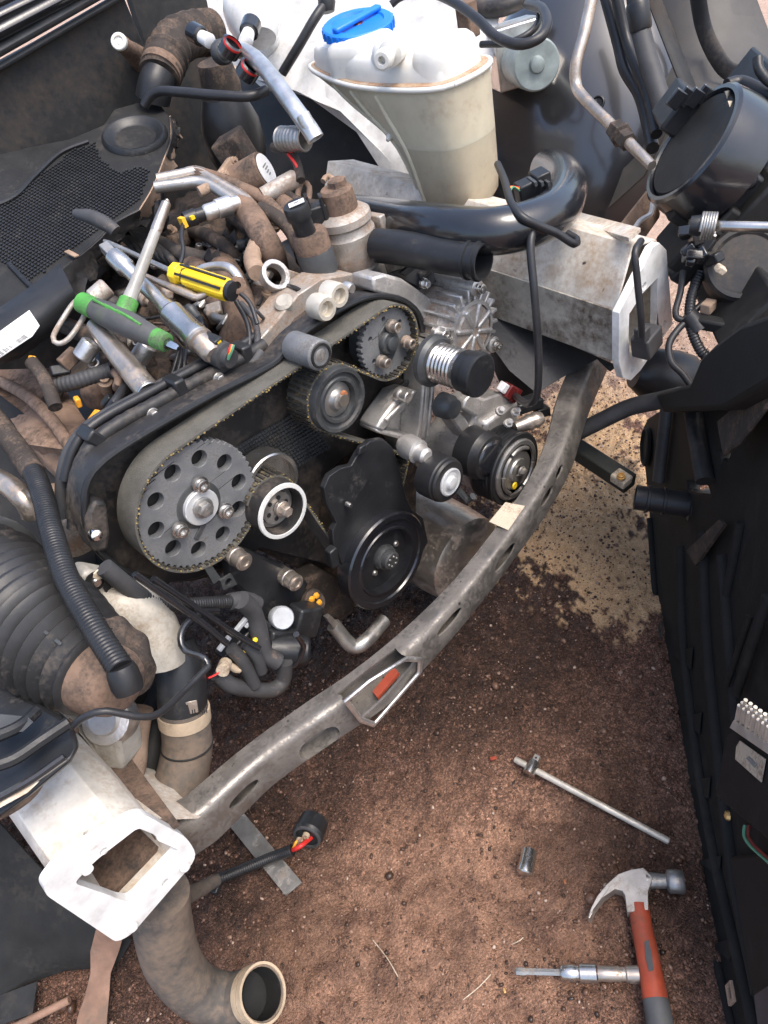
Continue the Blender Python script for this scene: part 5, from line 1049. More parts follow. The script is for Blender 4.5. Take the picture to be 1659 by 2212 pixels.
G().box(Y(615, 1350, .20), (.08, .05, .06), [unit(V(.7, 0, -.6)), V(0, 1, 0), unit(V(.6, 0, .7))]).obj('sensor_body', 'black_plastic', ss, bevel=.006); G().lathe(Y(610, 1335, .165), unit(V(-.1, -.8, .6)), [(-.02, .016), (0, .017), (.004, .015), (.005, 0)], 24).obj('sensor_cap', 'grey_pale', ss)
G().box(Y(655, 1340, .17), (.05, .03, .045), [unit(V(.6, 0, .7)), V(0, 1, 0), unit(V(-.7, 0, .6))]).obj('sensor_shell', 'black_plastic', ss, bevel=.004)
G().lathe(Y(645, 1405, .14), unit(V(.6, -.5, -.4)), [(-.04, .02), (-.01, .022), (.01, .022), (.014, .018), (.014, 0)], 22).obj('sensor_socket', 'black_plastic', ss)
G().box(Y(600, 1375, .17), (.05, .03, .03), [unit(V(.6, 0, -.6)), V(0, 1, 0), unit(V(.6, 0, .6))]).obj('sensor_foot', 'black_plastic', ss, bevel=.004)
dr = thing('oily_fitting', 'oily fitting with amber dried drips left of the crank pulley', 'fitting', Y(680, 1295, .2)); G().lathe(Y(680, 1300, .19), V(.3, -.8, .3), [(-.03, .018), (0, .02), (.006, .015), (.01, .012), (.01, 0)], 18).obj('fitting_body', 'brown_dark', dr)
for u, v in ((674, 1295), (684, 1287), (690, 1302), (676, 1308)): G().lathe(Y(u, v, .178), FRONT, [(-.002, .005), (.002, .004), (.003, 0)], 8).obj('amber_drip', 'orange', dr)
# things behind the near rail
G().prism([D(83, 1500, .86), D(150, 1560, .86), D(215, 1640, .88), D(265, 1690, .90), D(280, 1640, .94), D(240, 1560, .95), D(190, 1500, .95)], V(.02, .02, -.03)).obj('suspension_tower', 'cream_alu', body, 'pale tower plate behind the near rail', bevel=.004)
sus = thing('rail_bracket', 'dusty cast bracket and rod standing behind the near rail', 'bracket', D(260, 1600, .9))
G().tube(spline([D(300, 1530, .93), D(290, 1590, .93), D(285, 1650, .92), D(270, 1690, .9)]), .018, 14).obj('rod', 'brown_pale', sus); G().box(D(255, 1600, .9), (.05, .04, .05), [unit(V(.7, .5, -.4)), unit(V(-.5, .8, 0)), unit(V(.4, .1, .9))]).obj('clamp', 'cream_alu', sus, bevel=.006); G().lathe(D(235, 1555, .88), V(-.3, -.5, .8), [(-.02, .03), (0, .032), (.01, .028), (.012, .018), (.02, .016), (.02, 0)], 24).obj('bush', 'alu_clean', sus)
G().tube([D(262, 1560, .92), D(275, 1640, .9)], .006, 8).obj('spring_clip', 'black_matt', sus)
pipe('steering_gaiter', [D(380, 1480, 1.02), D(345, 1560, 1.0), D(320, 1640, .98), D(300, 1720, .97)], .03, 'black_matt', label='black hose standing behind the grey coolant hose')
# black sheet put in for the shade deep in the wheel well on the left
sheet(lambda u, v, d: D(u, v, d), [[(-200, 700, 1.2), (60, 900, 1.1), (190, 1080, 1.08)], [(-200, 1150, 1.1), (60, 1200, 1.05), (210, 1240, 1.05)], [(-200, 1500, 1.0), (100, 1480, .98), (330, 1500, 1.05)], [(-200, 1800, .92), (100, 1700, .95), (330, 1700, 1.05)]], .004, 'black_matt', 'shade_sheet', label='black sheet standing for the shaded depth on the near side')
# ------------------------------------------------------------------ engine cover leaning back, underside with waffle studs
p1, p2, p3 = Y(100, 600, .62), Y(310, 430, .66), Y(230, 250, .88); cn_ = unit(np.cross(p2 - p1, p3 - p1)); cn_ = cn_ if cn_ @ (CAM - p1) > 0 else -cn_
CP = lambda u, v, h=0.0: PL(u, v, p1 + cn_ * h, cn_)
ec_ = thing('engine_cover', 'black engine cover leaning back with its studded underside showing', 'engine cover', CP(150, 560))
oc = [(-80, 350), (-10, 335), (60, 318), (150, 300), (222, 270), (246, 236), (300, 221), (348, 228), (366, 250), (370, 290), (356, 340), (332, 400), (300, 452), (245, 482), (208, 520), (160, 562), (100, 612), (55, 665), (-80, 760)]
G().prism(poly(CP, oc), -cn_ * .012).obj('cover_shell', 'black_matt', ec_, bevel=.004)
g = G(); t1 = unit(CP(200, 420) - CP(100, 490)); t2 = np.cross(cn_, t1)
def inside(u, v, P_):
    c = False; j = len(P_) - 1
    for i in range(len(P_)):
        if (P_[i][1] > v) != (P_[j][1] > v) and u < (P_[j][0] - P_[i][0]) * (v - P_[i][1]) / (P_[j][1] - P_[i][1]) + P_[i][0]: c = not c
        j = i
    return c
reg = [(-60, 470), (40, 425), (100, 370), (160, 325), (205, 310), (220, 350), (262, 372), (310, 360), (322, 372), (305, 430), (250, 468), (205, 505), (150, 545), (95, 590), (60, 612), (30, 575), (-60, 560)]
for i in range(-60, 60):
    for j in range(-60, 60):
        p = CP(160, 450) + t1 * i * .0062 + t2 * j * .0062
        c_ = ROT.T @ (p - CAM); u, v = CXP + F_PX * c_[0] / c_[2], CYP + F_PX * c_[1] / c_[2]
        if inside(u, v, reg): g.box(p + cn_ * .001, (.0034, .0034, .0035), [t1, t2, cn_])
g.obj('waffle_studs', 'black_plastic', ec_, 'waffle pattern of square studs', kind='stuff')
bc = CP(292, 296); rb = S(bc, 66)
G().lathe(bc - cn_ * .004, cn_, [(0, rb * 1.08), (.008, rb * 1.06), (.013, rb * .98), (.013, rb * .90), (.006, rb * .78), (.003, rb * .6), (.002, 0)], 44).obj('round_dish', 'black_plastic', ec_, 'smooth round dish in the cover', smooth=50)
for a in ([(-40, 455), (30, 425), (75, 380), (130, 330), (190, 305)], [(20, 570), (60, 612), (95, 640)]): G().tube(spline(poly(lambda u, v: CP(u, v, .003), a)), .004, 8).obj('cover_ridge', 'black_plastic', ec_)
def torn(a, b, name, material, jit=.012, h=.0):
    n = 26; A = spline(poly(lambda u, v: CP(u, v, .004 + h), a), .004); B = spline(poly(lambda u, v: CP(u, v, -.03 + h), b), .004)
    k = 26; A = [A[int(i * (len(A) - 1) / (k - 1))] for i in range(k)]; B = [B[int(i * (len(B) - 1) / (k - 1))] for i in range(k)]
    rows = [[A[i] * (1 - t) + B[i] * t + RNG.normal(0, 1, 3) * jit * t * (.6 if t < .9 else 1) for i in range(k)] for t in np.linspace(0, 1, 6)]
    G().sheet(rows, .002).obj(name, material, ec_, smooth=60)
torn([(366, 250), (368, 300), (352, 345), (328, 405), (300, 452)], [(384, 285), (376, 350), (352, 400), (330, 450), (300, 480)], 'torn_edge', 'brown_pale', .004)
torn([(366, 252), (370, 290), (358, 335)], [(378, 262), (384, 300), (372, 350)], 'torn_edge', 'black_dusty', .003, .004)
torn([(300, 452), (250, 480), (210, 520), (160, 562), (100, 612), (40, 690)], [(310, 480), (265, 520), (220, 560), (190, 610), (150, 650), (90, 730)], 'torn_lining', 'black_dusty', .007)
for (u, v, m_) in ((155, 548, 'brown_pale'), (100, 625, 'brown'), (120, 600, 'brown'), (78, 655, 'brown_pale'), (230, 535, 'brown_dark')):
    q = CP(u, v, .008); G().box(q, (.008, .022, .003), [unit(t1 + RNG.normal(0, .3, 3)), t2, cn_]).obj('torn_flake', m_, ec_, bevel=.001)
lip = [[CP(u, v, h) for u, v, h in r] for r in ([(-60, 700, .01), (20, 650, .012), (75, 612, .012), (130, 570, .01)], [(-60, 760, .03), (30, 700, .035), (90, 660, .03), (150, 610, .02)], [(-60, 800, .02), (40, 745, .02), (105, 700, .015), (165, 640, .005)], [(-60, 815, -.02), (50, 770, -.02), (115, 720, -.02), (175, 655, -.02)])]
G().sheet(lip, .004).obj('cover_lip', 'black_plastic', ec_, smooth=80)
lq = poly(lambda u, v: CP(u, v, .042), [(-25, 735), (64, 671), (86, 704), (70, 727), (-25, 790)])
G().prism(lq, cn_ * .001).obj('barcode_label', 'label', ec_)
lx = unit(CP(64, 690, .043) - CP(-25, 755, .043)); ly = np.cross(cn_, lx)
for i in range(22):
    if random.random() < .75:
        p = CP(-5 + i * 3.0, 768 - i * 2.1, .0435); G().box(p, (random.choice((.0008, .0014, .002)), .008, .0006), [lx, ly, cn_]).obj('barcode_bar', 'print_grey', ec_)
# stray grey clip on the cover
pipe('grey_clip', [D(165, 462, 1.08), D(200, 470, 1.06), D(235, 488, 1.05), D(250, 500, 1.05)], .010, 'grey_rubber', label='short grey rubber clip lying across the cover edge', cat='clip', taper=[.007, .010, .011, .009])
# ------------------------------------------------------------------ top of the engine: manifold, pipes, plugs under brown dust
ZT = .70
mf_ = thing('intake_manifold', 'dust covered intake manifold with ribbed black runners', 'manifold', Z(330, 640, .66))
rows = []
for v_t in np.linspace(0, 1, 22):
    row = []
    for u_t in np.linspace(0, 1, 26):
        a = np.array([(180, 560), (430, 330)]); b = np.array([(250, 990), (690, 620)])
        p_ = (a[0] * (1 - u_t) + a[1] * u_t) * (1 - v_t) + (b[0] * (1 - u_t) + b[1] * u_t) * v_t
        z = .665 + .022 * (vnoise(p_[0], p_[1], .016) - .5) * 2 + .014 * (vnoise(p_[0], p_[1], .05) - .5) * 2
        row.append(Z(p_[0], p_[1], z))
    rows.append(row)
G().sheet(rows, .01).obj('manifold_body', 'brown_dark', mf_, smooth=70)
def zz(*pts): return [Z(u, v, z) for u, v, z in pts]
for i in range(7):
    o_ = i * 13; pipe('runner', zz((232 + o_, 492 + o_ * .25, .70), (255 + o_, 505 + o_ * .3, .735), (290 + o_, 535 + o_ * .3, .74), (315 + o_, 565 + o_ * .3, .71)), .0065, 'black_dusty', mf_, seg=10)
for a, r, m_ in (([(400, 560, .69), (430, 590, .73), (470, 640, .72), (500, 700, .69)], .019, 'brown'), ([(470, 560, .70), (505, 620, .735), (520, 690, .72), (505, 740, .69)], .022, 'brown'), ([(330, 520, .70), (380, 545, .735), (430, 560, .73), (470, 580, .70)], .014, 'black_dusty'), ([(505, 470, .72), (545, 500, .74), (570, 545, .73), (560, 590, .70)], .013, 'brown_dark'), ([(130, 700, .68), (180, 720, .71), (240, 740, .72), (300, 720, .70)], .014, 'brown_dark'), ([(150, 620, .69), (200, 640, .72), (250, 660, .72)], .013, 'black_dusty'), ([(590, 720, .67), (565, 690, .70), (560, 640, .71), (570, 600, .70)], .015, 'brown_dark'), ([(420, 500, .71), (470, 520, .74), (510, 560, .72)], .011, 'brown_dark')): a = [(a[0][0], a[0][1] + 20, a[0][2] - .06)] + a + [(a[-1][0], a[-1][1] + 26, a[-1][2] - .07)]; pipe('runner', zz(*a), r, m_, mf_, seg=16)
for (u, v, z, s, m_) in ((385, 520, .70, .04, 'brown_dark'), (440, 505, .71, .035, 'brown'), (275, 640, .69, .04, 'black_dusty'), (350, 620, .70, .035, 'brown_dark'), (455, 680, .69, .045, 'brown'), (300, 800, .67, .05, 'brown_dark'), (420, 790, .66, .05, 'brown_dark'), (220, 850, .66, .05, 'brown'), (180, 810, .67, .04, 'brown_dark'), (350, 480, .71, .03, 'black_dusty'), (480, 540, .71, .03, 'black_dusty'), (400, 690, .68, .04, 'black_dusty'), (530, 790, .65, .035, 'brown_dark'), (260, 790, .68, .03, 'brown'), (120, 830, .68, .04, 'brown_dark')):
    A3 = np.linalg.qr(RNG.normal(0, 1, (3, 3)) * .35 + np.eye(3))[0]; G().box(Z(u, v, z), (s, s * .8, s * .7), A3).obj('casting_lump', m_, mf_, bevel=s * .18, seg=3)
for (u, v) in ((455, 530), (430, 545), (375, 500), (520, 640), (395, 610), (335, 575), (575, 640), (250, 700), (300, 745), (420, 760), (205, 790), (480, 790)):
    q = Z(u, v, .715); bolt(mf_, q, unit(V(RNG.normal(0, .3), -.3, 1)), .006, .012, random.choice(('hex', 'socket')), random.choice(('steel_warm', 'brown_pale', 'steel_dull')))
# spiky black clip combs
for k, (u, v) in enumerate(((440, 555), (475, 515), (420, 590))):
    G().prism([Z(u, v, .74), Z(u + 12, v - 22, .755), Z(u + 18, v - 4, .745), Z(u + 32, v - 20, .755), Z(u + 36, v + 6, .74), Z(u + 20, v + 24, .73)], V(0, .004, -.006)).obj('plastic_comb', 'black_dusty', mf_)
# brown box shaped tank at the left
bt = thing('dusty_tank', 'brown dust caked plastic tank at the left edge of the engine', 'tank', Z(100, 930, .55))
rows = []
for t in np.linspace(0, 1, 9):
    row = []
    for s_ in np.linspace(0, 1, 12):
        p_ = np.array([-50, 800]) * (1 - s_) * (1 - t) + np.array([110, 795]) * s_ * (1 - t) + np.array([60, 960]) * (1 - s_) * t + np.array([235, 985]) * s_ * t
        p_ = p_ + np.array([40, 70]) * t * 0; row.append(Z(p_[0], p_[1], .66 + .012 * (vnoise(p_[0], p_[1], .03) - .5) - .05 * max(0, s_ - .8) * 5 * .4))
    rows.append(row)
G().sheet(rows, .02).obj('tank_top', 'tan_dust', bt, smooth=70)
G().prism(zz((60, 958, .655), (235, 985, .63), (200, 1060, .60), (165, 1065, .60), (110, 1010, .62)), V(0, .02, -.04)).obj('tank_front', 'tan_dust', bt, bevel=.008, seg=3)
G().lathe(Z(208, 968, .64), unit(V(.2, -.5, .8)), [(-.03, .018), (0, .018), (.004, .014), (.004, .010), (-.004, .009), (-.004, 0)], 20).obj('tank_nipple', 'brown', bt)
pipe('tank_rib', zz((-20, 815, .675), (50, 850, .678), (110, 905, .675), (165, 985, .655)), .009, 'tan_dust', bt)
# fittings behind: actuator with round label
eg = thing('exhaust_valve_actuator', 'brown dusty valve actuator with round white label', 'actuator', Z(560, 380, .76))
ca_ = D(575, 368, 1.18); aa = unit(V(.55, -.75, .25)); r_ = S(ca_, 42)
G().lathe(ca_ - aa * .055, aa, [(0, r_), (.05, r_), (.054, r_ * .96), (.055, 0)], 32).obj('actuator_can', 'brown', eg); lb_ = ca_ + aa * .0005
G().lathe(lb_, aa, [(0, r_ * .85), (.001, r_ * .85), (.001, 0)], 28).obj('round_label', 'label', eg)
lr_ = unit(np.cross(UP, aa)); lu = np.cross(aa, lr_)
for k in range(4): G().box(lb_ + aa * .0014 + lu * (.008 - k * .005) + lr_ * (.002 * (k % 2)), (.018 - .003 * k, .0022, .0006), [lr_, lu, aa]).obj('label_print', 'print_grey', eg)
G().box(ca_ - aa * .06, (.012, .07, .075), [aa, lr_, lu]).obj('flange_plate', 'brown_pale', eg, bevel=.003); G().box(D(510, 330, 1.24), (.05, .05, .06), [aa, lr_, lu]).obj('valve_housing', 'brown_dark', eg, bevel=.005)
for s1 in (-1, 1):
    for s2 in (-1, 1): bolt(eg, ca_ - aa * .054 + lr_ * .028 * s1 + lu * .03 * s2, aa, .005, .006, 'hex', 'brown_pale')
fr = thing('fuel_rail', 'bundle of dusty metal fuel pipes crossing behind the tools', 'pipe', Z(450, 410, .72))
for a, r, m_ in (([(340, 388), (390, 378), (430, 372), (480, 400), (540, 440), (590, 520)], .009, 'steel_warm'), ([(335, 405), (385, 398), (440, 395), (500, 430), (545, 470)], .009, 'steel_dull'), ([(420, 370), (470, 385), (520, 405), (570, 430), (610, 470), (640, 520)], .009, 'brown'), ([(430, 415), (470, 400), (520, 420)], .008, 'brown_pale'), ([(395, 470), (430, 460), (480, 450), (530, 455)], .007, 'brown_dark'), ([(560, 450), (600, 470), (630, 500), (650, 545)], .011, 'brown_dark'), ([(640, 470), (645, 410), (655, 395), (668, 405), (665, 450)], .0045, 'brown'), ([(700, 470), (712, 430), (722, 395), (708, 380), (698, 392)], .0045, 'brown_pale'), ([(600, 400), (640, 430), (690, 440), (715, 430)], .006, 'brown_dark')): pipe('pipe_run', [D(u, v, 1.14 - .0004 * (v - 370)) for u, v in a], r, m_, fr, seg=12)
pipe('dusty_hose', [D(520, 440, 1.13), D(545, 470, 1.10), D(565, 505, 1.07), D(585, 540, 1.07), D(596, 575, 1.12), D(600, 600, 1.18)], .019, 'brown', label='short fat brown dusty hose behind the lifting eye', seg=20)
pipe('dusty_hose', [D(585, 415, 1.15), D(615, 440, 1.13), D(640, 480, 1.10), D(655, 520, 1.10), D(660, 560, 1.15)], .016, 'brown', label='curved brown hose running to the control valve', seg=20)
pipe('dusty_hose', [D(555, 530, 1.07), D(545, 560, 1.05), D(555, 590, 1.02)], .012, 'brown_pale', label='pale dusty bellows nipple left of the lifting eye', ribs=(.008, .08), seg=18)
sn = thing('pressure_sensor', 'silver pressure sensor with black plug and yellow clip among the pipes', 'sensor', D(480, 450, 1.1))
a_, b_ = D(440, 462, 1.085), D(512, 438, 1.10); G().lathe(a_, unit(b_ - a_), [(0, .009), (.004, .012), (.02, .012), (.021, .014), (.042, .0145), (.044, .011), (.056, .010)], 22).obj('sensor_body', 'alu_clean', sn); G().lathe(a_, unit(a_ - b_), [(0, .010), (.012, .010), (.013, .012), (.03, .011), (.03, 0)], 16).obj('sensor_plug', 'black_plastic', sn); G().box(D(395, 480, 1.07), (.006, .012, .014)).obj('yellow_clip', 'orange_dot', sn); G().box(D(415, 470, 1.068), (.006, .006, .005)).obj('yellow_clip', 'yellow', sn)
pipe('sensor_wire', [D(395, 484, 1.07), D(392, 510, 1.05), D(396, 540, 1.04), D(390, 570, 1.03)], .003, 'cable', sn)
bp2 = thing('black_relay', 'black boxy plug standing behind the control valve', 'connector', D(685, 480, 1.08))
G().box(D(690, 478, 1.09), (.032, .026, .05), [unit(V(.8, -.5, 0)), unit(V(.5, .8, 0)), UP]).obj('plug_body', 'black_plastic', bp2, bevel=.003); G().box(D(672, 462, 1.08), (.004, .02, .055), [unit(V(.8, -.5, 0)), unit(V(.5, .8, 0)), UP]).obj('plug_fin', 'black_plastic', bp2); G().box(D(702, 462, 1.08), (.004, .02, .055), [unit(V(.8, -.5, 0)), unit(V(.5, .8, 0)), UP]).obj('plug_fin', 'black_plastic', bp2)
# bellows and capped pipes at the back
bl = thing('breather_bellows', 'brown dusty corrugated breather hose bending down at the back', 'hose', D(390, 170, 1.35))
pipe('bellows', [D(455, 70, 1.42), D(410, 75, 1.38), D(375, 95, 1.34), D(355, 135, 1.32), D(345, 165, 1.31)], .036, 'brown_dark', bl, ribs=(.019, .10), seg=28); pipe('hose_end', [D(346, 160, 1.31), D(335, 190, 1.31), D(330, 215, 1.32)], .030, 'black_plastic', bl, seg=24); pipe('hose_band', [D(352, 142, 1.315), D(346, 156, 1.31)], .0365, 'brown', bl, seg=28)
pipe('thin_hose', [D(312, 228, 1.22), D(325, 208, 1.21), D(348, 197, 1.20), D(400, 200, 1.18), D(470, 206, 1.16), D(540, 208, 1.15), D(575, 195, 1.16)], .0075, 'cable', label='thin black hose curving over the round dish of the engine cover')
rb_ = thing('rubber_boot', 'black rubber boot hanging below the capped metal pipes', 'rubber boot', D(475, 300, 1.3))
G().lathe(D(478, 205, 1.34), unit(V(0, .1, -1)), [(0, .035), (.02, .045), (.05, .055), (.10, .055), (.13, .045), (.14, .02)], 30).obj('boot', 'rubber', rb_, smooth=60); G().lathe(D(470, 160, 1.33), unit(V(0, .1, -1)), [(-.02, .03), (.02, .036), (.03, .034), (.05, .036)], 26).obj('boot_neck', 'brown_dark', rb_)
ap = thing('refrigerant_pipe', 'bare alloy refrigerant pipe with open end above the dark engine gap', 'pipe', D(600, 200, 1.12))
app = [D(482, 112, 1.22), D(510, 106, 1.19), D(545, 122, 1.15), D(580, 158, 1.11), D(630, 225, 1.07), D(670, 280, 1.05), D(682, 300, 1.05)]
pipe('pipe_run', app, .0125, 'alu_clean', ap, seg=20, hollow=True)
G().lathe(app[0], unit(app[1] - app[0]), [(-.012, .016), (-.008, .019), (.002, .019), (.006, .016)], 24).obj('union', 'gear_dark', ap)
for (u, v, du, dv, d_) in ((428, 75, 40, 22, 1.24), (540, 62, -14, 42, 1.20)):
    a_, b_ = D(u, v, d_), D(u + du, v + dv, d_ - .02); ax_ = unit(b_ - a_)
    G().lathe(a_ - ax_ * .018, ax_, [(0, .013), (.003, .0155), (.026, .0155), (.028, .013)], 18).obj('dust_cap', 'black_gloss', ap); G().lathe(a_ + ax_ * .010, ax_, [(0, .010), (.022, .0115), (.024, .008)], 18).obj('cap_collar', 'label', ap)
for u, v in ((538, 150), (500, 100)): G().lathe(D(u, v, 1.15), unit(V(.3, -.6, .5)), [(-.012, .017), (.006, .017), (.008, .013), (-.002, .0125), (-.002, 0)], 22).obj('port', 'black_gloss', ap); G().lathe(D(u, v, 1.145), unit(V(.3, -.6, .5)), [(.001, .0145), (.003, .0150), (.005, .0145), (.001, .0145)], 22, caps=False).obj('seal_ring', 'red', ap)
pipe('quick_coupling', [D(610, 300, 1.12), D(640, 300, 1.10), D(660, 300, 1.09)], .017, 'steel_dull', label='silver ribbed quick coupling at the end of the dark gap', cat='coupling', ribs=(.007, .07), seg=22, hollow=True)
lw = thing('lambda_wire', 'dusty sensor lead with red tape behind the actuator', 'wire', D(620, 330, 1.14))
pipe('lead', [D(590, 318, 1.15), D(620, 325, 1.13), D(640, 350, 1.12), D(650, 390, 1.11)], .007, 'brown_dark', lw); G().box(D(630, 322, 1.115), (.008, .006, .008)).obj('red_tape', 'red', lw); pipe('red_core', [D(622, 333, 1.12), D(636, 350, 1.11), D(642, 362, 1.11)], .0022, 'red', lw, seg=6)
G().lathe(D(612, 400, 1.12), unit(V(.9, -.4, .1)), [(-.035, .012), (0, .014), (.02, .014), (.024, .011), (.024, 0)], 20).obj('vacuum_can', 'alu_dusty', label='small dusty silver canister below the valve actuator', cat='canister')
# black wire bundles around the belt cover
for i, a in enumerate(([(395, 755), (385, 800), (360, 860), (330, 905), (300, 940), (250, 990)], [(400, 755), (395, 810), (370, 870), (335, 925)], [(390, 750), (370, 810), (340, 870), (310, 910)], [(520, 655), (548, 690), (556, 740), (535, 785), (470, 800), (400, 795)], [(510, 650), (535, 700), (538, 750), (515, 780), (440, 785)], [(565, 760), (530, 800), (470, 815), (410, 805)], [(300, 935), (250, 985), (210, 1030), (190, 1090), (185, 1150)])):
    pipe('loom_wire', [D(u, v, .96 - .00016 * (v - 750)) for u, v in a], (.0035, .003, .003, .0045, .0035, .008, .004)[i], ('cable', 'black_gloss', 'cable', 'grey_rubber', 'cable', 'grey_rubber', 'black_gloss')[i], label=('outer strand of shiny black wires dropping past the belt cover', 'middle strand of shiny black wires dropping past the belt cover', 'inner strand of shiny black wires dropping past the belt cover', 'grey loop of cable round the brown manifold, outer turn', 'black loop of cable round the brown manifold, inner turn', 'fat grey loom lying along the top of the belt cover', 'black wire following the left rim of the belt cover')[i], cat='wire')
for i, (u, v, m_, du, dv) in enumerate(((68, 778, 'orange', 10, 5), (168, 868, 'orange', 6, 14), (250, 872, 'yellow', 6, 6), (205, 905, 'orange', 20, 12), (130, 800, 'black_plastic', 20, 14), (235, 868, 'black_plastic', 16, 14), (150, 775, 'brown', 22, 20))):
    q = D(u, v, .98); G().box(q, (S(q, du * 2), .012, S(q, dv * 1.6)), np.linalg.qr(RNG.normal(0, 1, (3, 3)) * .4 + np.eye(3))[0]).obj('plug_clip', m_, label=('orange clip just under the barcode label', 'orange clip on the dusty plug near the brown tank', 'yellow latch on the black plug by the silver handle', 'orange lead lying on brown dirt left of the belt', 'black square plug left of the ribbed hose', 'black plug holding a yellow latch', 'brown square plug above the ribbed hose')[i], cat='clip', bevel=.002)
pipe('braided_hose', [D(118, 835, .985), D(160, 825, .98), D(200, 812, .98), D(240, 800, .985)], .0105, 'grey_rubber', label='dark ribbed hose left of the silver handle', ribs=(.006, .06), seg=16)
pipe('dusty_lead', [D(68, 782, .98), D(90, 810, .97), D(105, 840, .96), D(120, 880, .95)], .009, 'brown_dark', label='dusty lead dropping from the orange clip', cat='wire')
pipe('silver_pipe', [D(-40, 1020, .95), D(20, 1050, .93), D(58, 1085, .92), D(70, 1110, .93)], .014, 'steel_warm', label='bright metal pipe stub at the left edge behind the conduit', cat='pipe')
pipe('brown_fitting', [D(60, 1090, .93), D(85, 1075, .93), D(120, 1060, .94), D(160, 1095, .93)], .010, 'brown_pale', label='brown dusty fitting under the conduit at the left', cat='fitting')
G().lathe(D(135, 1110, .95), UP, [(-.05, .03), (0, .03), (.01, .025), (.012, 0)], 24).obj('grey_canister', 'alu_dusty', label='dull silver canister half hidden by the conduit', cat='canister')
bl2 = thing('cover_corner', 'black cover corner block with bright ball stud left of the big sprocket', 'bracket', Y(210, 1170, .2)); G().prism(poly(Y, [(188, 1120), (205, 1080), (232, 1085), (240, 1150), (235, 1190), (205, 1195), (190, 1165)], .215), V(0, .03, 0)).obj('corner_block', 'black_dusty', bl2, bevel=.005); G().lathe(Y(206, 1155, .2), V(0, -.9, .3), [(-.01, .006), (0, .008), (.006, .006), (.008, 0)], 16).obj('ball_stud', 'chrome', bl2)
# more small plumbing and wiring among the dust
clut = thing('injector_pipework', 'tangle of thin dusty injector pipes and leads under the tools', 'pipe', Z(400, 620, .66))
for i in range(34):
    u0, v0 = RNG.uniform(200, 600), 0; v0 = 860 - (u0 - 200) * .75 + RNG.uniform(-150, 60); a = RNG.uniform(0, 6.28); ln = RNG.uniform(50, 130); dep = .70 + RNG.uniform(0, .03)
    u1, v1 = u0 + math.cos(a) * ln * .5, v0 + math.sin(a) * ln * .4; u2, v2 = u1 + math.cos(a + RNG.uniform(-.8, .8)) * ln * .6, v1 + math.sin(a + RNG.uniform(-.8, .8)) * ln * .5
    pipe('lead', [Z(u0, v0, dep - .05), Z((u0 * 3 + u1) / 4, (v0 * 3 + v1) / 4, dep), Z(u1, v1, dep + .012), Z((u1 + u2) / 2, (v1 + v2) / 2, dep + .006), Z(u2, v2, dep - .05)], RNG.choice([.0025, .0032, .0045, .006]), str(RNG.choice(['cable', 'brown_dark', 'black_dusty', 'grey_rubber', 'steel_dull', 'brown'])), clut, seg=8, step=.008)
for i in range(26):
    u0 = RNG.uniform(210, 590); v0 = 850 - (u0 - 200) * .75 + RNG.uniform(-160, 40); q = Z(u0, v0, .705 + RNG.uniform(0, .02)); A3 = np.linalg.qr(RNG.normal(0, 1, (3, 3)))[0]
    G().box(q, tuple(RNG.uniform(.010, .030, 3)), A3).obj('plug_piece', str(RNG.choice(['black_plastic', 'black_dusty', 'grey_dark', 'brown_dark', 'alu_dusty', 'black_plastic'])), clut, bevel=.003)
for i in range(16):
    u0 = RNG.uniform(210, 620); v0 = 850 - (u0 - 200) * .75 + RNG.uniform(-150, 30); q = Z(u0, v0, .715); a = unit(RNG.normal(0, 1, 3) + V(0, -.3, 1)); r = RNG.uniform(.006, .013)
    G().lathe(q, a, [(-.02, r), (0, r), (.002, r * 1.2), (.007, r * 1.2), (.009, r * .8), (.014, r * .75), (.014, 0)], 16).obj('fitting', str(RNG.choice(['steel_dull', 'brown_pale', 'alu_dusty', 'gear_dark', 'black_plastic'])), clut)
# taped looms and clips lying along the belt cover edge
el2 = thing('cover_edge_loom', 'taped black loom with clips lying along the upper edge of the belt cover', 'wiring', Y(420, 860, .26))
lo = [Y(u, v, .262) for u, v in ((176, 1160), (176, 1080), (192, 1020), (222, 975), (268, 940), (330, 905), (400, 866), (470, 828), (540, 792), (580, 766))]
pipe('loom', [p + V(0, 0, .016) for p in lo], .0085, 'black_dusty', el2, seg=12, ribs=(.016, .05)); pipe('loom', [p + V(0, .016, .024) for p in lo[1:]], .006, 'cable', el2, seg=10); pipe('loom', [p + V(0, .03, .018) for p in lo[:-1]], .0075, 'grey_rubber', el2, seg=10)
for k in (3, 6, 8): G().box(lo[k] + V(0, .006, .02), (.016, .03, .024), [unit(lo[k] - lo[k - 1]), V(0, 1, 0), unit(np.cross(unit(lo[k] - lo[k - 1]), V(0, 1, 0)))]).obj('loom_clip', 'black_plastic', el2, bevel=.003)
for k in (5, 7): bolt(el2, lo[k] + V(0, -.006, .010), FRONT, .006, .008, 'hex', 'steel_dull', 'clip_bolt')
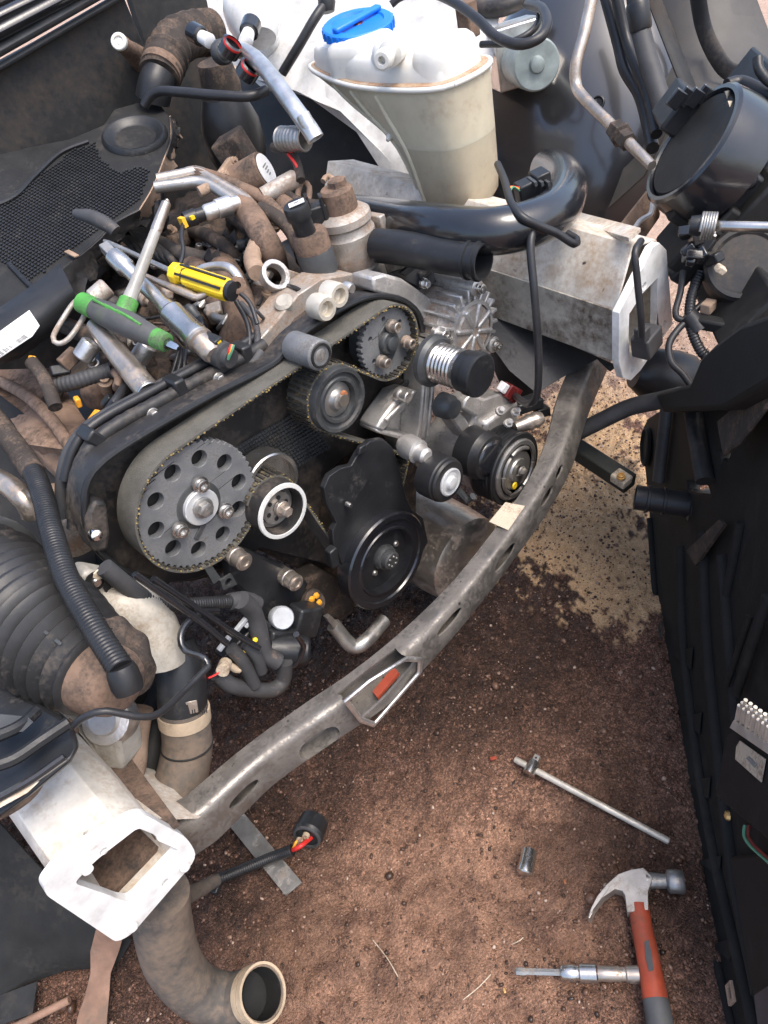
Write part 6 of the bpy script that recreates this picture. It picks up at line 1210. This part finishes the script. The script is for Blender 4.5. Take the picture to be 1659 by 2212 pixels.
# ------------------------------------------------------------------ tools lying on the engine
def axes(d, up=UP):
    x = unit(d); y = unit(np.cross(up, x)); return [x, y, np.cross(x, y)]
th = thing('t_handle_driver', 'grey and green T-handle driver standing among the dusty pipes', 'screwdriver', D(275, 700, .96))
a, b = D(174, 652, .945), D(362, 742, .90); x = unit(b - a); L_ = np.linalg.norm(b - a); rh = .0125
G().lathe(a, x, [(0, rh * .8), (.003, rh), (.02, rh * 1.02), (.04, rh * 1.25), (L_ * .45, rh * 1.35), (L_ * .6, rh * 1.3), (L_ * .9, rh * .95), (L_ * .98, rh * .85), (L_, rh * .6), (L_, 0)], 24).obj('grip', 'grip_grey', th, smooth=60)
G().lathe(a, x, [(-.001, rh * .8), (.002, rh * 1.06), (.024, rh * 1.12), (.026, rh * 1.0)], 24).obj('end_band', 'green', th); G().lathe(b - x * .020, x, [(0, rh * .9), (.001, rh * 1.02), (.018, rh * .96), (.020, rh * .7)], 24).obj('end_band', 'green', th)
for k in range(3): G().tube(spline([a + x * (.03 + .02 * k) + V(0, -.004, .016), a + x * (.045 + .02 * k) + V(0, -.010, .014), a + x * (.06 + .02 * k) + V(0, -.013, .010)]), .002, 6).obj('green_inlay', 'green', th)
G().lathe(b - x * .001, x, [(0, .005), (.014, .0045), (.018, .003), (.018, 0)], 6).obj('hex_tip', 'chrome', th)
sa, sb = D(272, 668, .93), D(362, 432, .945); sx = unit(sb - sa); Ls = np.linalg.norm(sb - sa)
G().lathe(sa, sx, [(-.01, .013), (.012, .012), (.014, .0105)], 18).obj('shaft_collar', 'green', th); G().lathe(sa + sx * .012, sx, [(0, .0095), (.02, .0078), (Ls * .55, .0068), (Ls * .72, .0065), (Ls * .73, .0055)], 18).obj('clear_sleeve', 'clear_shaft', th); G().lathe(sa + sx * Ls * .70, sx, [(0, .0065), (.004, .0072), (.025, .0068), (Ls * .27, .0062), (Ls * .29, .003), (Ls * .30, .003)], 18).obj('socket_tip', 'steel_warm', th)
ex = thing('socket_extension', 'long silver socket extension with universal joint resting on the engine', 'socket wrench', D(340, 640, .95))
ea, eb = D(238, 545, .99), D(445, 748, .915); d_ = unit(eb - ea); Le = np.linalg.norm(eb - ea)
G().box(ea - d_ * .004, (.022, .013, .013), axes(d_)).obj('square_drive', 'steel_dull', ex, bevel=.001); G().lathe(ea + d_ * .008, d_, [(0, .010), (.002, .0125), (.03, .0130), (.034, .0100), (Le * .55, .0095), (Le * .56, .0115), (Le * .60, .0120)], 26).obj('shaft', 'steel', ex)
sq = D(388, 694, .93); G().lathe(sq - d_ * .02, d_, [(0, .0145), (.002, .0165), (.045, .0165), (.047, .0175), (.058, .0175), (.060, .0155)], 28).obj('joint_socket', 'steel', ex)
q = D(397, 706, .93) + unit(CAM - sq) * .0125; G().box(q, (.017, .015, .008), axes(d_, unit(CAM - sq))).obj('joint_window', 'black_matt', ex, bevel=.003); G().lathe(D(428, 732, .918), d_, [(0, .0150), (.001, .0175), (.006, .0175), (.008, .0145), (.03, .0140), (.034, .011)], 26).obj('joint_end', 'steel_warm', ex)
ij = thing('injector_plug', 'grey plug with yellow latch and coloured wires at the extension end', 'connector', D(470, 760, .92))
pa_, pb_ = D(448, 752, .925), D(500, 775, .91); G().lathe(pa_, unit(pb_ - pa_), [(-.01, .014), (.01, .0145), (.012, .017), (.03, .017), (.032, .013), (.04, .012)], 20).obj('plug_body', 'grey_rubber', ij); G().box(D(468, 738, .905), (.010, .008, .007), axes(pb_ - pa_)).obj('latch', 'yellow', ij, bevel=.001); G().box(D(455, 735, .91), (.03, .014, .014), axes(pb_ - pa_)).obj('plug_shell', 'black_plastic', ij, bevel=.002)
for m_, k in (('orange', 0), ('green_wire', 4), ('red', -4)): pipe('wire', [D(492, 772 + k, .905), D(498 + k * .5, 758, .898), D(502 + k * .5, 745, .898)], .0022, m_, ij, seg=6)
def screwdriver(name, label, tip, neck, end, m_h, rh, rs):
    t = thing(name, label, 'screwdriver', (neck + end) / 2 - V(0, 0, .01)); x = unit(end - neck); L = np.linalg.norm(end - neck)
    G().lathe(tip, unit(neck - tip), [(0, rs * .6), (.012, rs), (np.linalg.norm(neck - tip), rs)], 12).obj('shaft', 'steel_dull', t)
    G().lathe(neck - x * .003, x, [(0, rh * .5), (.003, rh * .95), (.013, rh), (.016, rh * .7), (.024, rh * .68)], 8).obj('ferrule', m_h, t, bevel=.001); G().lathe(neck + x * .014, x, [(0, rh * .62), (.008, rh * .72)], 16).obj('ferrule_band', 'black_plastic', t)
    pr = []; g = G()
    for h, k in ((.022, .85), (.026, 1.0), (L * .95, 1.0), (L, .85)):
        pr.append([neck + x * h + (axes(x)[1] * math.cos(w) + axes(x)[2] * math.sin(w)) * rh * k * (1 - .10 * (math.cos(6 * w) < -.2)) for w in np.linspace(0, 2 * math.pi, 36, endpoint=False)])
    g.loft(pr).obj('grip', m_h, t, smooth=25)
    for w in (.4, 1.45, 2.5, 4.6, 5.6): G().box(neck + x * (L * .55) + (axes(x)[1] * math.cos(w) + axes(x)[2] * math.sin(w)) * rh * .985, (L * .8, rh * .22, rh * .12), [x, -axes(x)[1] * math.sin(w) + axes(x)[2] * math.cos(w), axes(x)[1] * math.cos(w) + axes(x)[2] * math.sin(w)]).obj('grip_stripe', 'black_plastic', t)
    G().lathe(end - x * .001, x, [(0, rh * .9), (.006, rh * .85), (.007, 0)], 20).obj('butt', 'black_plastic', t); return t
screwdriver('yellow_screwdriver', 'yellow handled screwdriver with black stripes beside the lifting eye', D(225, 520, 1.02), D(376, 588, .965), D(497, 628, .93), 'yellow', .0145, .0036)
pipe('pry_hook', [D(300, 590, .985), D(350, 612, .97), D(400, 632, .955), D(428, 642, .95), D(450, 630, .95)], .0045, 'steel_warm', label='thin dull metal hook lying under the yellow screwdriver', cat='tool', taper=[.0035, .004, .005, .006, .005])
pipe('vent_pipe', [D(420, 592, 1.0), D(440, 580, .99), D(475, 575, .98), D(500, 582, .97), D(517, 605, .965), D(515, 622, .965)], .0062, 'alu_clean', label='bright bent metal pipe behind the yellow screwdriver', cat='pipe', seg=14)
G().lathe(D(513, 616, .935), unit(CAM - D(513, 616, .935)), [(0, .011), (.004, .011), (.005, .009), (.005, .0045), (0, .004), (0, 0)], 20).obj('brown_washer', 'brown', label='round brown washer by the butt of the yellow screwdriver', cat='washer')
pipe('cable_tie', [D(510, 625, .935), D(540, 655, .94), D(556, 700, .94)], .003, 'cable', label='thin black lead running from the brown washer', cat='wire')
hb_ = thing('tube_handle', 'thick brushed steel tube handle with brown dust on its upper half', 'tool handle', D(260, 780, .94))
ta, tb = D(205, 702, .96), D(320, 846, .905); pipe('tube', [ta, (ta + tb) / 2, tb], .014, 'steel_warm', hb_, taper=[.0115, .014, .0155], seg=28); G().lathe(tb, unit(tb - ta), [(-.002, .0155), (.002, .0145), (.002, 0)], 28).obj('tube_end', 'steel', hb_)
wl = thing('wire_loop', 'flattened silver wire loop left of the grey T-handle', 'clip', D(140, 700, .96)); lp_ = spline([D(u, v, .96 - .0001 * (v - 650)) for u, v in ((165, 650), (135, 690), (115, 728), (125, 742), (148, 732), (178, 690), (182, 670))], .004, True); G().tube(lp_ + [lp_[0]], .0035, 8).obj('wire', 'alu_dusty', wl, smooth=60)
for i, (u, v, m_, l_) in enumerate(((218, 632, 'alu_dusty', 'short silver socket just above the grey T-handle grip'), (188, 755, 'alu_clean', 'small silver socket below the grey T-handle end'), (310, 760, 'alu_clean', 'silver ring end beside the brushed tube handle'))):
    q = D(u, v, .97); G().lathe(q, unit(V(.7, -.4, .3) + RNG.normal(0, .2, 3)), [(-.014, .011), (-.012, .013), (.010, .013), (.012, .011), (.012, .007), (.0, .006), (0, 0)], 20).obj('loose_socket', m_, label=l_, cat='socket')
# ------------------------------------------------------------------ tools on the ground
hm = thing('claw_hammer', 'claw hammer with worn red handle lying on the earth', 'hammer', Z(1400, 2000, 0))
H = lambda u, v, z=.030: Z(u, v, z)
side = [(1270, 1982), (1276, 1962), (1290, 1935), (1310, 1910), (1335, 1888), (1362, 1878), (1390, 1874), (1398, 1882), (1410, 1895), (1408, 1906), (1400, 1925), (1401, 1965), (1355, 1970), (1350, 1935), (1344, 1924), (1328, 1920), (1305, 1936), (1285, 1962), (1274, 1984)]
G().prism(poly(H, side), V(0, 0, -.022)).obj('head', 'hammer_steel', hm, bevel=.003, seg=3)
ha, hb2 = H(1402, 1902, .019), H(1478, 1905, .019); hx = unit(hb2 - ha); Lh = np.linalg.norm(hb2 - ha)
G().lathe(ha, hx, [(-.004, .012), (.004, .0105), (Lh * .48, .0095), (Lh * .54, .0145), (Lh * .58, .0155), (Lh * .96, .0155), (Lh, .014), (Lh, 0)], 28).obj('striking_face', 'steel_dull', hm, smooth=40)
hp_ = [H(1380, 1955, .018), H(1386, 2000, .018), H(1398, 2060, .018), H(1416, 2160, .018)]; pipe('handle', hp_, .0150, 'hammer_red', hm, taper=[.0138, .0142, .0150, .0160], seg=20); pipe('grip', [hp_[-1], H(1424, 2200, .018), H(1432, 2260, .018)], .0165, 'grip_grey', hm, seg=20, taper=[.0162, .0168, .0172])
wq = [H(u, v, .0335) for u, v in ((1392, 2035), (1401, 2030), (1408, 2060), (1412, 2095), (1402, 2100), (1395, 2070))]; G().prism(wq, V(0, 0, .0008)).obj('worn_patch', 'grey_dark', hm)
tb_ = thing('sliding_t_bar', 'sliding T-bar wrench with pale rod lying on the earth', 'wrench', Z(1280, 1730, 0))
ra_, rb2 = Z(1112, 1640, .012), Z(1446, 1818, .010); rx = unit(rb2 - ra_); G().lathe(ra_, rx, [(0, .004), (.001, .0052), (np.linalg.norm(rb2 - ra_) - .002, .0052), (np.linalg.norm(rb2 - ra_), .004)], 18).obj('rod', 'pin', tb_)
hq = Z(1148, 1660, .012); hy = unit(Z(1165, 1630, .012) - Z(1140, 1678, .012)); G().lathe(hq - hy * .011, hy, [(0, .009), (.001, .0105), (.022, .0105), (.024, .009)], 20).obj('slider', 'steel', tb_); G().box(hq + hy * .018, (.012, .0105, .0105), axes(hy)).obj('square_drive', 'steel_dull', tb_, bevel=.001); G().lathe(hq + hy * .018 + V(0, 0, .005), UP, [(0, .002), (.001, .0015), (.001, 0)], 10).obj('detent_ball', 'black_matt', tb_)
G().lathe(Z(1133, 1888, .012), unit(Z(1146, 1828, .012) - Z(1133, 1888, .012)), [(0, .0100), (.002, .0122), (.012, .0122), (.013, .0116), (.034, .0116), (.036, .0105), (.036, .0075), (.02, .007), (.02, 0)], 28).obj('deep_socket', 'steel', label='bright short socket lying alone on the earth above the hammer', cat='socket')
bs = thing('bit_socket', 'silver hex bit socket joined to an adapter beside the hammer handle', 'socket', Z(1240, 2100, 0))
b0, b1 = Z(1112, 2098, .010), Z(1382, 2105, .012); bx = unit(b1 - b0); Lb = np.linalg.norm(b1 - b0)
G().lathe(b0, bx, [(0, .003), (.002, .005), (.014, .0052), (.016, .0042), (.02, .0045), (Lb * .40, .0045)], 6).obj('hex_bit', 'steel_dull', bs); G().lathe(b0 + bx * Lb * .38, bx, [(0, .009), (.002, .0105), (.018, .0105), (.020, .0095), (.023, .0095), (.025, .0120), (.046, .0120), (.048, .010)], 28).obj('socket_body', 'steel', bs); G().lathe(b0 + bx * Lb * .62, bx, [(0, .0085), (.002, .0095), (.035, .0095), (.037, .0085), (.044, .0085), (.046, .0105), (Lb * .375, .0110), (Lb * .38, .010)], 28).obj('adapter', 'steel_warm', bs)
# scraps on the earth
for i, (u, v, s, m_) in enumerate(((1066, 1638, .006, 'hammer_red'), (1220, 1905, .0035, 'rust'), (1090, 2140, .0035, 'brass'))): G().box(Z(u, v, .004), (s * 1.8, s, .003), axes(RNG.normal(0, 1, 3) * V(1, 1, .1))).obj('scrap', m_, label=('red scrap of plastic on the earth right of the crossmember', 'tiny rusty chip near the bright socket', 'tiny brass coloured bead near the bit socket')[i], cat='scrap', bevel=.0008)
for i, (a, b) in enumerate((((805, 2030), (860, 2110)), ((1000, 2160), (1060, 2105)), ((1105, 2040), (1130, 2025)))): pipe('straw', [Z(*a, .006), Z((a[0] + b[0]) / 2 + 4, (a[1] + b[1]) / 2, .007), Z(*b, .005)], .0007, 'label_worn', label=('long dry straw on the earth near the loose hose mouth', 'bent dry straw on the earth left of the bit socket', 'short dry straw on the earth between socket and bit')[i], cat='straw', seg=6)
# ------------------------------------------------------------------ swung out front carrier with radiator shroud, on the right
A0 = V(-.136, -.48, 0); ME = V(.806, .592, 0); MO = V(.592, -.806, 0)
MN = unit(np.cross(ME, V(0, 0, .62) + MO * .085)); MN = MN if MN @ MO < 0 else -MN       # faces the engine
MP = lambda u, v, t=0.0: PL(u, v, A0 + MN * t, MN)
fc = thing('front_carrier', 'black plastic front carrier and radiator shroud swung out beside the car', 'car part', V(.25, -.25, 0))
hole1 = [(1484, 1040), (1512, 1040), (1530, 1052), (1535, 1068), (1500, 1064), (1486, 1058)]; hole2 = [(1550, 978), (1566, 964), (1578, 976), (1572, 996), (1560, 988), (1556, 1004)]
out = [(1392, 1000), (1381, 962), (1386, 930), (1398, 905), (1420, 890), (1500, 850), (1560, 800), (1640, 720), (1760, 640), (1760, 2300), (1600, 2300), (1580, 2212), (1530, 1990), (1478, 1780), (1446, 1560), (1422, 1380), (1408, 1200), (1402, 1100)]
sh = G().prism(poly(MP, out), -MN * .02, [poly(MP, hole1), poly(MP, hole2)]).obj('shroud_panel', 'carrier_black', fc, bevel=.003)
def bar(a, b, r, m_='carrier_black', t=.004, fl_=.7, name='shroud_rib'):
    G().tube(spline([MP(u, v, t) for u, v in ([a, ((a[0] + b[0]) / 2, (a[1] + b[1]) / 2), b] if not isinstance(a, list) else a)], .02), r, 10, flat=fl_).obj(name, m_, fc, smooth=60)
bar([(1404, 1120), (1424, 1370), (1480, 1760), (1584, 2230)], None, .006); bar([(1470, 1180), (1478, 1400), (1526, 1756), (1632, 2230)], None, .008); bar([(1520, 1150), (1530, 1400), (1578, 1828), (1640, 2150)], None, .009, 'carrier_black')
bar((1440, 880), (1422, 1040), .012, 'grey_dark', .012); bar((1492, 858), (1524, 1040), .014, 'black_dusty', .012); bar((1560, 1200), (1590, 1560), .008); bar((1600, 1130), (1560, 1330), .006, 'carrier_black'); bar((1659, 1290), (1590, 1500), .006, 'carrier_black', .012); bar((1620, 1330), (1570, 1480), .004, 'carrier_black', .014)
for v in (1420, 1560, 1700, 1870, 2050): a = 1400 + (v - 1150) * .135 + 28; G().prism([MP(a - 14, v - 10, .002), MP(a + 30, v + 26, .002), MP(a + 34, v - 22, .002)], MN * .003).obj('web_rib', 'carrier_black', fc, bevel=.001)
G().prism([MP(1508, 1222, .01), MP(1488, 1190, .01), MP(1560, 1122, .01), MP(1570, 1134, .01)], MN * .004).obj('brown_strip', 'brown_dark', fc)
G().prism([MP(1558, 910, .03), MP(1572, 985, .03), MP(1605, 960, .03), MP(1690, 850, .03), MP(1690, 800, .03)], MN * .006).obj('dusty_plate', 'brown_dark', fc, 'dusty brown plate on the carrier', bevel=.003)
G().prism([MP(1590, 1850, .004), MP(1700, 1840, .004), MP(1700, 2300, .004), MP(1640, 2140, .004)], MN * .008).obj('inner_panel', 'carrier_black', fc, bevel=.004)
G().prism([MP(1640, 2150, .014), MP(1672, 2130, .014), MP(1700, 2230, .014), MP(1650, 2230, .014)], MN * .006).obj('grey_tab', 'grey_rubber', fc, bevel=.002)
beam = [(1414, 852), (1442, 842), (1490, 828), (1512, 775), (1545, 742), (1600, 700), (1760, 640), (1760, 760), (1640, 838), (1560, 885), (1480, 888), (1430, 890)]
G().prism([PL(u, v, A0 + MN * .06 + ME * .0, MN) for u, v in beam], -MN * .05).obj('upper_beam', 'carrier_black', fc, bevel=.006)
for u, v in ((1582, 2146), (1430, 1362)):
    q = MP(u, v, .012); ax_ = [ME, unit(np.cross(MN, ME)), MN]
    G().prism([q + ax_[0] * x + ax_[1] * y for x, y in ((-.011, -.013), (.011, -.013), (.011, .013), (-.011, .013))], MN * .004, [[q + ax_[0] * x + ax_[1] * y for x, y in ((-.006, -.007), (.006, -.007), (.006, .007), (-.006, .007))]]).obj('spring_clip', 'brown_pale' if v > 2000 else 'brown_dark', fc, bevel=.0008)
g = G()
q = V(.60, -.035, .30); c_ = MP(1400, 985, .0)
G().lathe(MP(1398, 965, .004), MN, [(0, .040), (.006, .040), (.008, .036), (.002, .032), (.002, 0)], 32).obj('hose_opening', 'carrier_black', fc)
# fan control box with heat sink pins
cb2 = thing('control_unit', 'black control box with pale worn sticker and rows of heat sink pins', 'control unit', MP(1620, 1800, .02))
bo = [(1566, 1590), (1600, 1560), (1760, 1680), (1760, 1900), (1640, 1800), (1545, 1720)]
G().prism(poly(lambda u, v: MP(u, v, .03), bo), -MN * .03).obj('box', 'carrier_black', cb2, bevel=.003)
G().prism(poly(lambda u, v: MP(u, v, .036), [(1575, 1572), (1584, 1555), (1760, 1670), (1760, 1700)]), -MN * .010).obj('sink_base', 'pin', cb2, bevel=.001)
for r_ in range(3):
    for i in range(13):
        u, v = 1590 + i * 10.5 + r_ * 7, 1560 + i * 7.6 - r_ * 6; a = MP(u, v, .034); b = MP(u + 7, v - 36, .040)
        G().tube([a, (a + b) / 2, b], .0021, 8).obj('sink_pin', 'pin', cb2)
G().prism(poly(lambda u, v: MP(u, v, .0315), [(1592, 1614), (1600, 1600), (1655, 1640), (1646, 1690), (1590, 1640)]), MN * .001).obj('sticker', 'label_worn', cb2); G().prism(poly(lambda u, v: MP(u, v, .0330), [(1612, 1638), (1618, 1634), (1636, 1652), (1630, 1658)]), MN * .0005).obj('sticker_print', 'print_grey', cb2)
for m_, k, l_ in (('red_dark', 0, 'dark red wire in the black shroud at the right edge'), ('green_wire', -9, 'green wire beside the red one in the black shroud')): pipe('fan_wire', [MP(1618 + k, 1784, .03), MP(1616 + k, 1805, .034), MP(1628 + k, 1825, .034), MP(1655 + k, 1850, .03), MP(1700 + k, 1890, .03)], .0018, m_, label=l_, cat='wire', seg=8)
G().lathe(MP(1575, 1762, .02), MN, [(0, .006), (.004, .005), (.006, 0)], 8).obj('tan_clip', 'brass', label='small tan clip on the black shroud above the wires', cat='clip')
# pipes between carrier and crossmember
ps = thing('radiator_stub', 'open black radiator pipe stub pointing at the crossmember', 'pipe', MP(1420, 1085, .0)); a, b = D(1372, 1074, 1.22), D(1490, 1090, 1.20)
pipe('stub', [b, (a + b) / 2, a], .0205, 'black_plastic', ps, seg=26, hollow=True); dd = unit(a - b)
for k in (.02, .045): G().lathe(a - dd * k, dd, [(-.003, .0200), (-.002, .0228), (.002, .0228), (.003, .0200), (-.003, .0200)], 28, caps=False).obj('stub_bead', 'black_plastic', ps)
G().lathe(b, dd, [(-.07, .030), (-.02, .030), (-.015, .027), (.0, .026), (.002, .021)], 26).obj('stub_collar', 'black_plastic', ps)
pipe('carrier_hose', [D(1236, 940, 1.30), D(1300, 908, 1.27), D(1360, 880, 1.24), D(1420, 866, 1.2), D(1470, 855, 1.15)], .0145, 'grey_rubber', label='black hose reaching from the carrier to the crossmember', seg=18)
gb = thing('carrier_stay', 'dark green square bar with brass coloured lug below the crossmember', 'bar', D(1300, 1005, 1.35)); a, b = D(1228, 958, 1.38), D(1362, 1046, 1.30); G().box((a + b) / 2, (np.linalg.norm(b - a), .030, .03), axes(b - a)).obj('square_bar', 'bar_green', gb, bevel=.003); G().box(D(1342, 1034, 1.275), (.03, .024, .018), axes(b - a)).obj('lug', 'label_worn', gb, bevel=.003); bolt(gb, D(1342, 1032, 1.262), UP, .006, .006, 'socket', 'brass')
bl3 = thing('bump_stop', 'black round bump stop under the far mounting flange', 'bump stop', D(1400, 830, 1.25)); G().lathe(D(1370, 800, 1.30), unit(V(.55, -.6, -.35)), [(0, .03), (.02, .043), (.07, .046), (.10, .042), (.115, .03), (.118, 0)], 30).obj('stop', 'rubber', bl3, smooth=50); G().lathe(D(1428, 862, 1.2), unit(V(.55, -.6, -.35)), [(0, .012), (.02, .012), (.022, .009)], 14).obj('stop_stud', 'red_dark', bl3)
# ------------------------------------------------------------------ headlamp seen from behind
hl = thing('headlamp', 'black back of the far headlamp with round cover and torn label', 'headlamp', D(1540, 450, 1.15))
hn = unit(ROT @ unit(V(-.88, -.38, -.30))); hc = D(1484, 305, 1.07); RH = S(hc, 122)
h1 = unit(np.cross(hn, UP)); h2 = np.cross(h1, hn)
G().lathe(hc - hn * .075, hn, [(0, RH * 1.16), (.03, RH * 1.16), (.05, RH * 1.13), (.066, RH * 1.10), (.070, RH * 1.05), (.070, RH * .98), (.060, RH * .95), (.05, RH * .9)], 56).obj('round_cover', 'black_gloss', hl, smooth=28)
G().lathe(hc - hn * .02, hn, [(0, RH * .94), (.008, RH * .94), (.012, RH * .90), (.012, 0)], 48).obj('cover_face', 'black_matt', hl)
def hbox(u, v, d, size, m_='black_gloss', name='housing_block', bev=.005, ax=None): return G().box(D(u, v, d), size, ax or [hn, h1, h2]).obj(name, m_, hl, bevel=bev)
hbox(1590, 330, 1.22, (.11, .20, .24), 'black_plastic'); hbox(1640, 250, 1.22, (.10, .12, .12), 'black_plastic'); hbox(1470, 240, 1.14, (.05, .08, .06), 'black_plastic'); hbox(1600, 410, 1.10, (.06, .12, .07), 'black_plastic'); hbox(1650, 440, 1.08, (.08, .10, .08), 'black_matt'); hbox(1480, 430, 1.13, (.06, .12, .05), 'black_matt')
for i, (u, v) in enumerate(((1462, 208), (1480, 204), (1500, 206), (1520, 200))): hbox(u, v + 6, 1.085, (.02, .006, .026), 'black_gloss', 'housing_rib', .002)
G().prism([D(u, v, 1.03) for u, v in ((1560, 195), (1600, 190), (1690, 235), (1690, 340), (1610, 320), (1590, 300))], -hn * .02).obj('back_plate', 'black_plastic', hl, bevel=.003)
G().prism([D(u, v, 1.015) for u, v in ((1572, 218), (1630, 215), (1642, 232), (1656, 288), (1632, 284), (1598, 258), (1582, 250))], -hn * .001).obj('torn_label', 'label_worn', hl)
lx, ly = unit(D(1640, 222, 1.03) - D(1606, 220, 1.03)), unit(D(1624, 250, 1.03) - D(1620, 225, 1.03))
for i in range(5): G().box(D(1626 + i, 224 + i * 7, 1.013), (.016, .0008, .0006), [lx, ly, np.cross(lx, ly)]).obj('label_line', 'print_grey', hl)
for i in range(4): G().box(D(1616 + i * 7, 238, 1.013), (.0008, .018, .0006), [lx, ly, np.cross(lx, ly)]).obj('label_line', 'print_grey', hl)
G().tube([D(1570, 225, 1.03), D(1600, 315, 1.03), D(1660, 330, 1.02)], .004, 8).obj('housing_edge', 'black_gloss', hl)
sc_ = D(1612, 388, 1.03); G().lathe(sc_, unit(CAM - sc_ + V(-.3, .2, .2)), [(-.03, .014), (0, .013), (.003, .010)], 24).obj('screw_boss', 'black_plastic', hl); bolt(hl, sc_ + unit(CAM - sc_) * .004, unit(CAM - sc_ + V(-.3, .2, .2)), .0085, .003, 'washer', 'brass', 'adjuster_screw')
lc2 = D(1612, 565, 1.05); ln_ = unit(ROT @ unit(V(-.35, .05, -.93))); G().lathe(lc2 - ln_ * .05, ln_, [(0, .056), (.04, .054), (.046, .050), (.046, .044), (.042, .040), (.042, 0)], 44).obj('lower_lamp_cover', 'black_dusty', hl, smooth=28); G().box(D(1556, 582, 1.0), (.012, .010, .014), [h1, h2, hn]).obj('pale_tab', 'label_worn', hl, bevel=.002)
hbox(1600, 640, 1.10, (.05, .20, .10), 'black_matt'); hbox(1500, 520, 1.13, (.06, .10, .08), 'black_matt'); hbox(1660, 520, 1.12, (.06, .10, .14), 'black_matt'); hbox(1560, 480, 1.10, (.05, .08, .06), 'black_matt'); hbox(1480, 570, 1.13, (.03, .05, .05), 'black_plastic')
for i in range(9): u, v = 1455 + RNG.uniform(0, 90), 470 + RNG.uniform(0, 130); G().box(D(u, v, 1.06), tuple(RNG.uniform(.008, .028, 3)), np.linalg.qr(RNG.normal(0, 1, (3, 3)))[0]).obj('bracket_piece', random.choice(('black_gloss', 'black_plastic')), hl, bevel=.002)
ad = thing('adjuster_rod', 'bluish silver rod with coil spring across the back of the headlamp', 'rod', D(1600, 490, 1.0)); a, b = D(1542, 488, 1.0), D(1700, 492, .97); G().lathe(a, unit(b - a), [(0, .005), (.003, .0072), (.1, .0072), (.2, .0072)], 18).obj('rod', 'steel', ad)
cs = []; dx = unit(b - a); e_1 = unit(np.cross(dx, UP)); e_2 = np.cross(e_1, dx)
for i in range(90): w = i * .42; cs.append(a - dx * (.016 - i * .00022) + (e_1 * math.cos(w) + e_2 * math.sin(w)) * .0165)
G().tube(cs, .0019, 8).obj('coil_spring', 'steel_dull', ad, smooth=60); G().lathe(a - dx * .03, dx, [(0, .012), (.012, .014), (.03, .010)], 18).obj('spring_seat', 'black_plastic', ad)
# wiring below the headlamp, seen against the bright earth
for i, (a, r, rb3, l_) in enumerate((([(1476, 585), (1470, 630), (1459, 672), (1464, 688), (1482, 692), (1500, 690)], .0048, None, 'black cable hanging straight below the headlamp, leftmost'), ([(1515, 590), (1502, 615), (1492, 650), (1490, 690), (1500, 730), (1520, 765), (1550, 778), (1580, 760)], .0075, (.0045, .08), 'black corrugated cable curving under the headlamp'), ([(1482, 694), (1462, 715), (1445, 745), (1450, 782), (1475, 808), (1494, 835)], .0052, None, 'black cable looping left below the cable joint'), ([(1478, 690), (1500, 672), (1520, 652)], .005, None, 'short black cable branch slanting up right under the headlamp'))): pipe('lamp_cable', [D(u, v, 1.10) for u, v in a], r, 'cable', label=l_, cat='cable', ribs=rb3)
lj = thing('cable_joint', 'taped black cable joint with side arm under the headlamp', 'cable', D(1500, 690, 1.1)); G().tube(spline([D(1484, 680, 1.1), D(1498, 695, 1.1), D(1510, 715, 1.1)]), .014, 12).obj('joint', 'cable', lj, smooth=60); G().box((D(1500, 692, 1.1) + D(1620, 715, 1.06)) / 2, (.085, .02, .018), axes(D(1620, 715, 1.06) - D(1500, 692, 1.1))).obj('side_arm', 'black_matt', lj, bevel=.004); G().box(D(1530, 662, 1.09), (.02, .016, .016)).obj('pale_clip', 'brown_pale', lj, bevel=.002)
G().box(D(1578, 765, 1.05), (.05, .02, .03), axes(V(.8, -.3, .3))).obj('carrier_catch', 'black_matt', label='black catch block above the diagonal carrier beam', cat='bracket', bevel=.004)
# lamp mounting fork top right
fk = thing('wing_fork', 'black forked clip standing at the upper right edge', 'clip', D(1645, 160, 1.05)); G().tube(spline([D(1637, 125, 1.05), D(1640, 150, 1.05), D(1660, 175, 1.05), D(1690, 190, 1.05)]), .007, 10).obj('fork', 'black_plastic', fk)
pipe('wing_seal', [D(1570, 185, 1.1), D(1600, 178, 1.1), D(1640, 195, 1.08), D(1700, 225, 1.05)], .010, 'rubber', label='black rubber seal along the top of the headlamp', cat='seal')
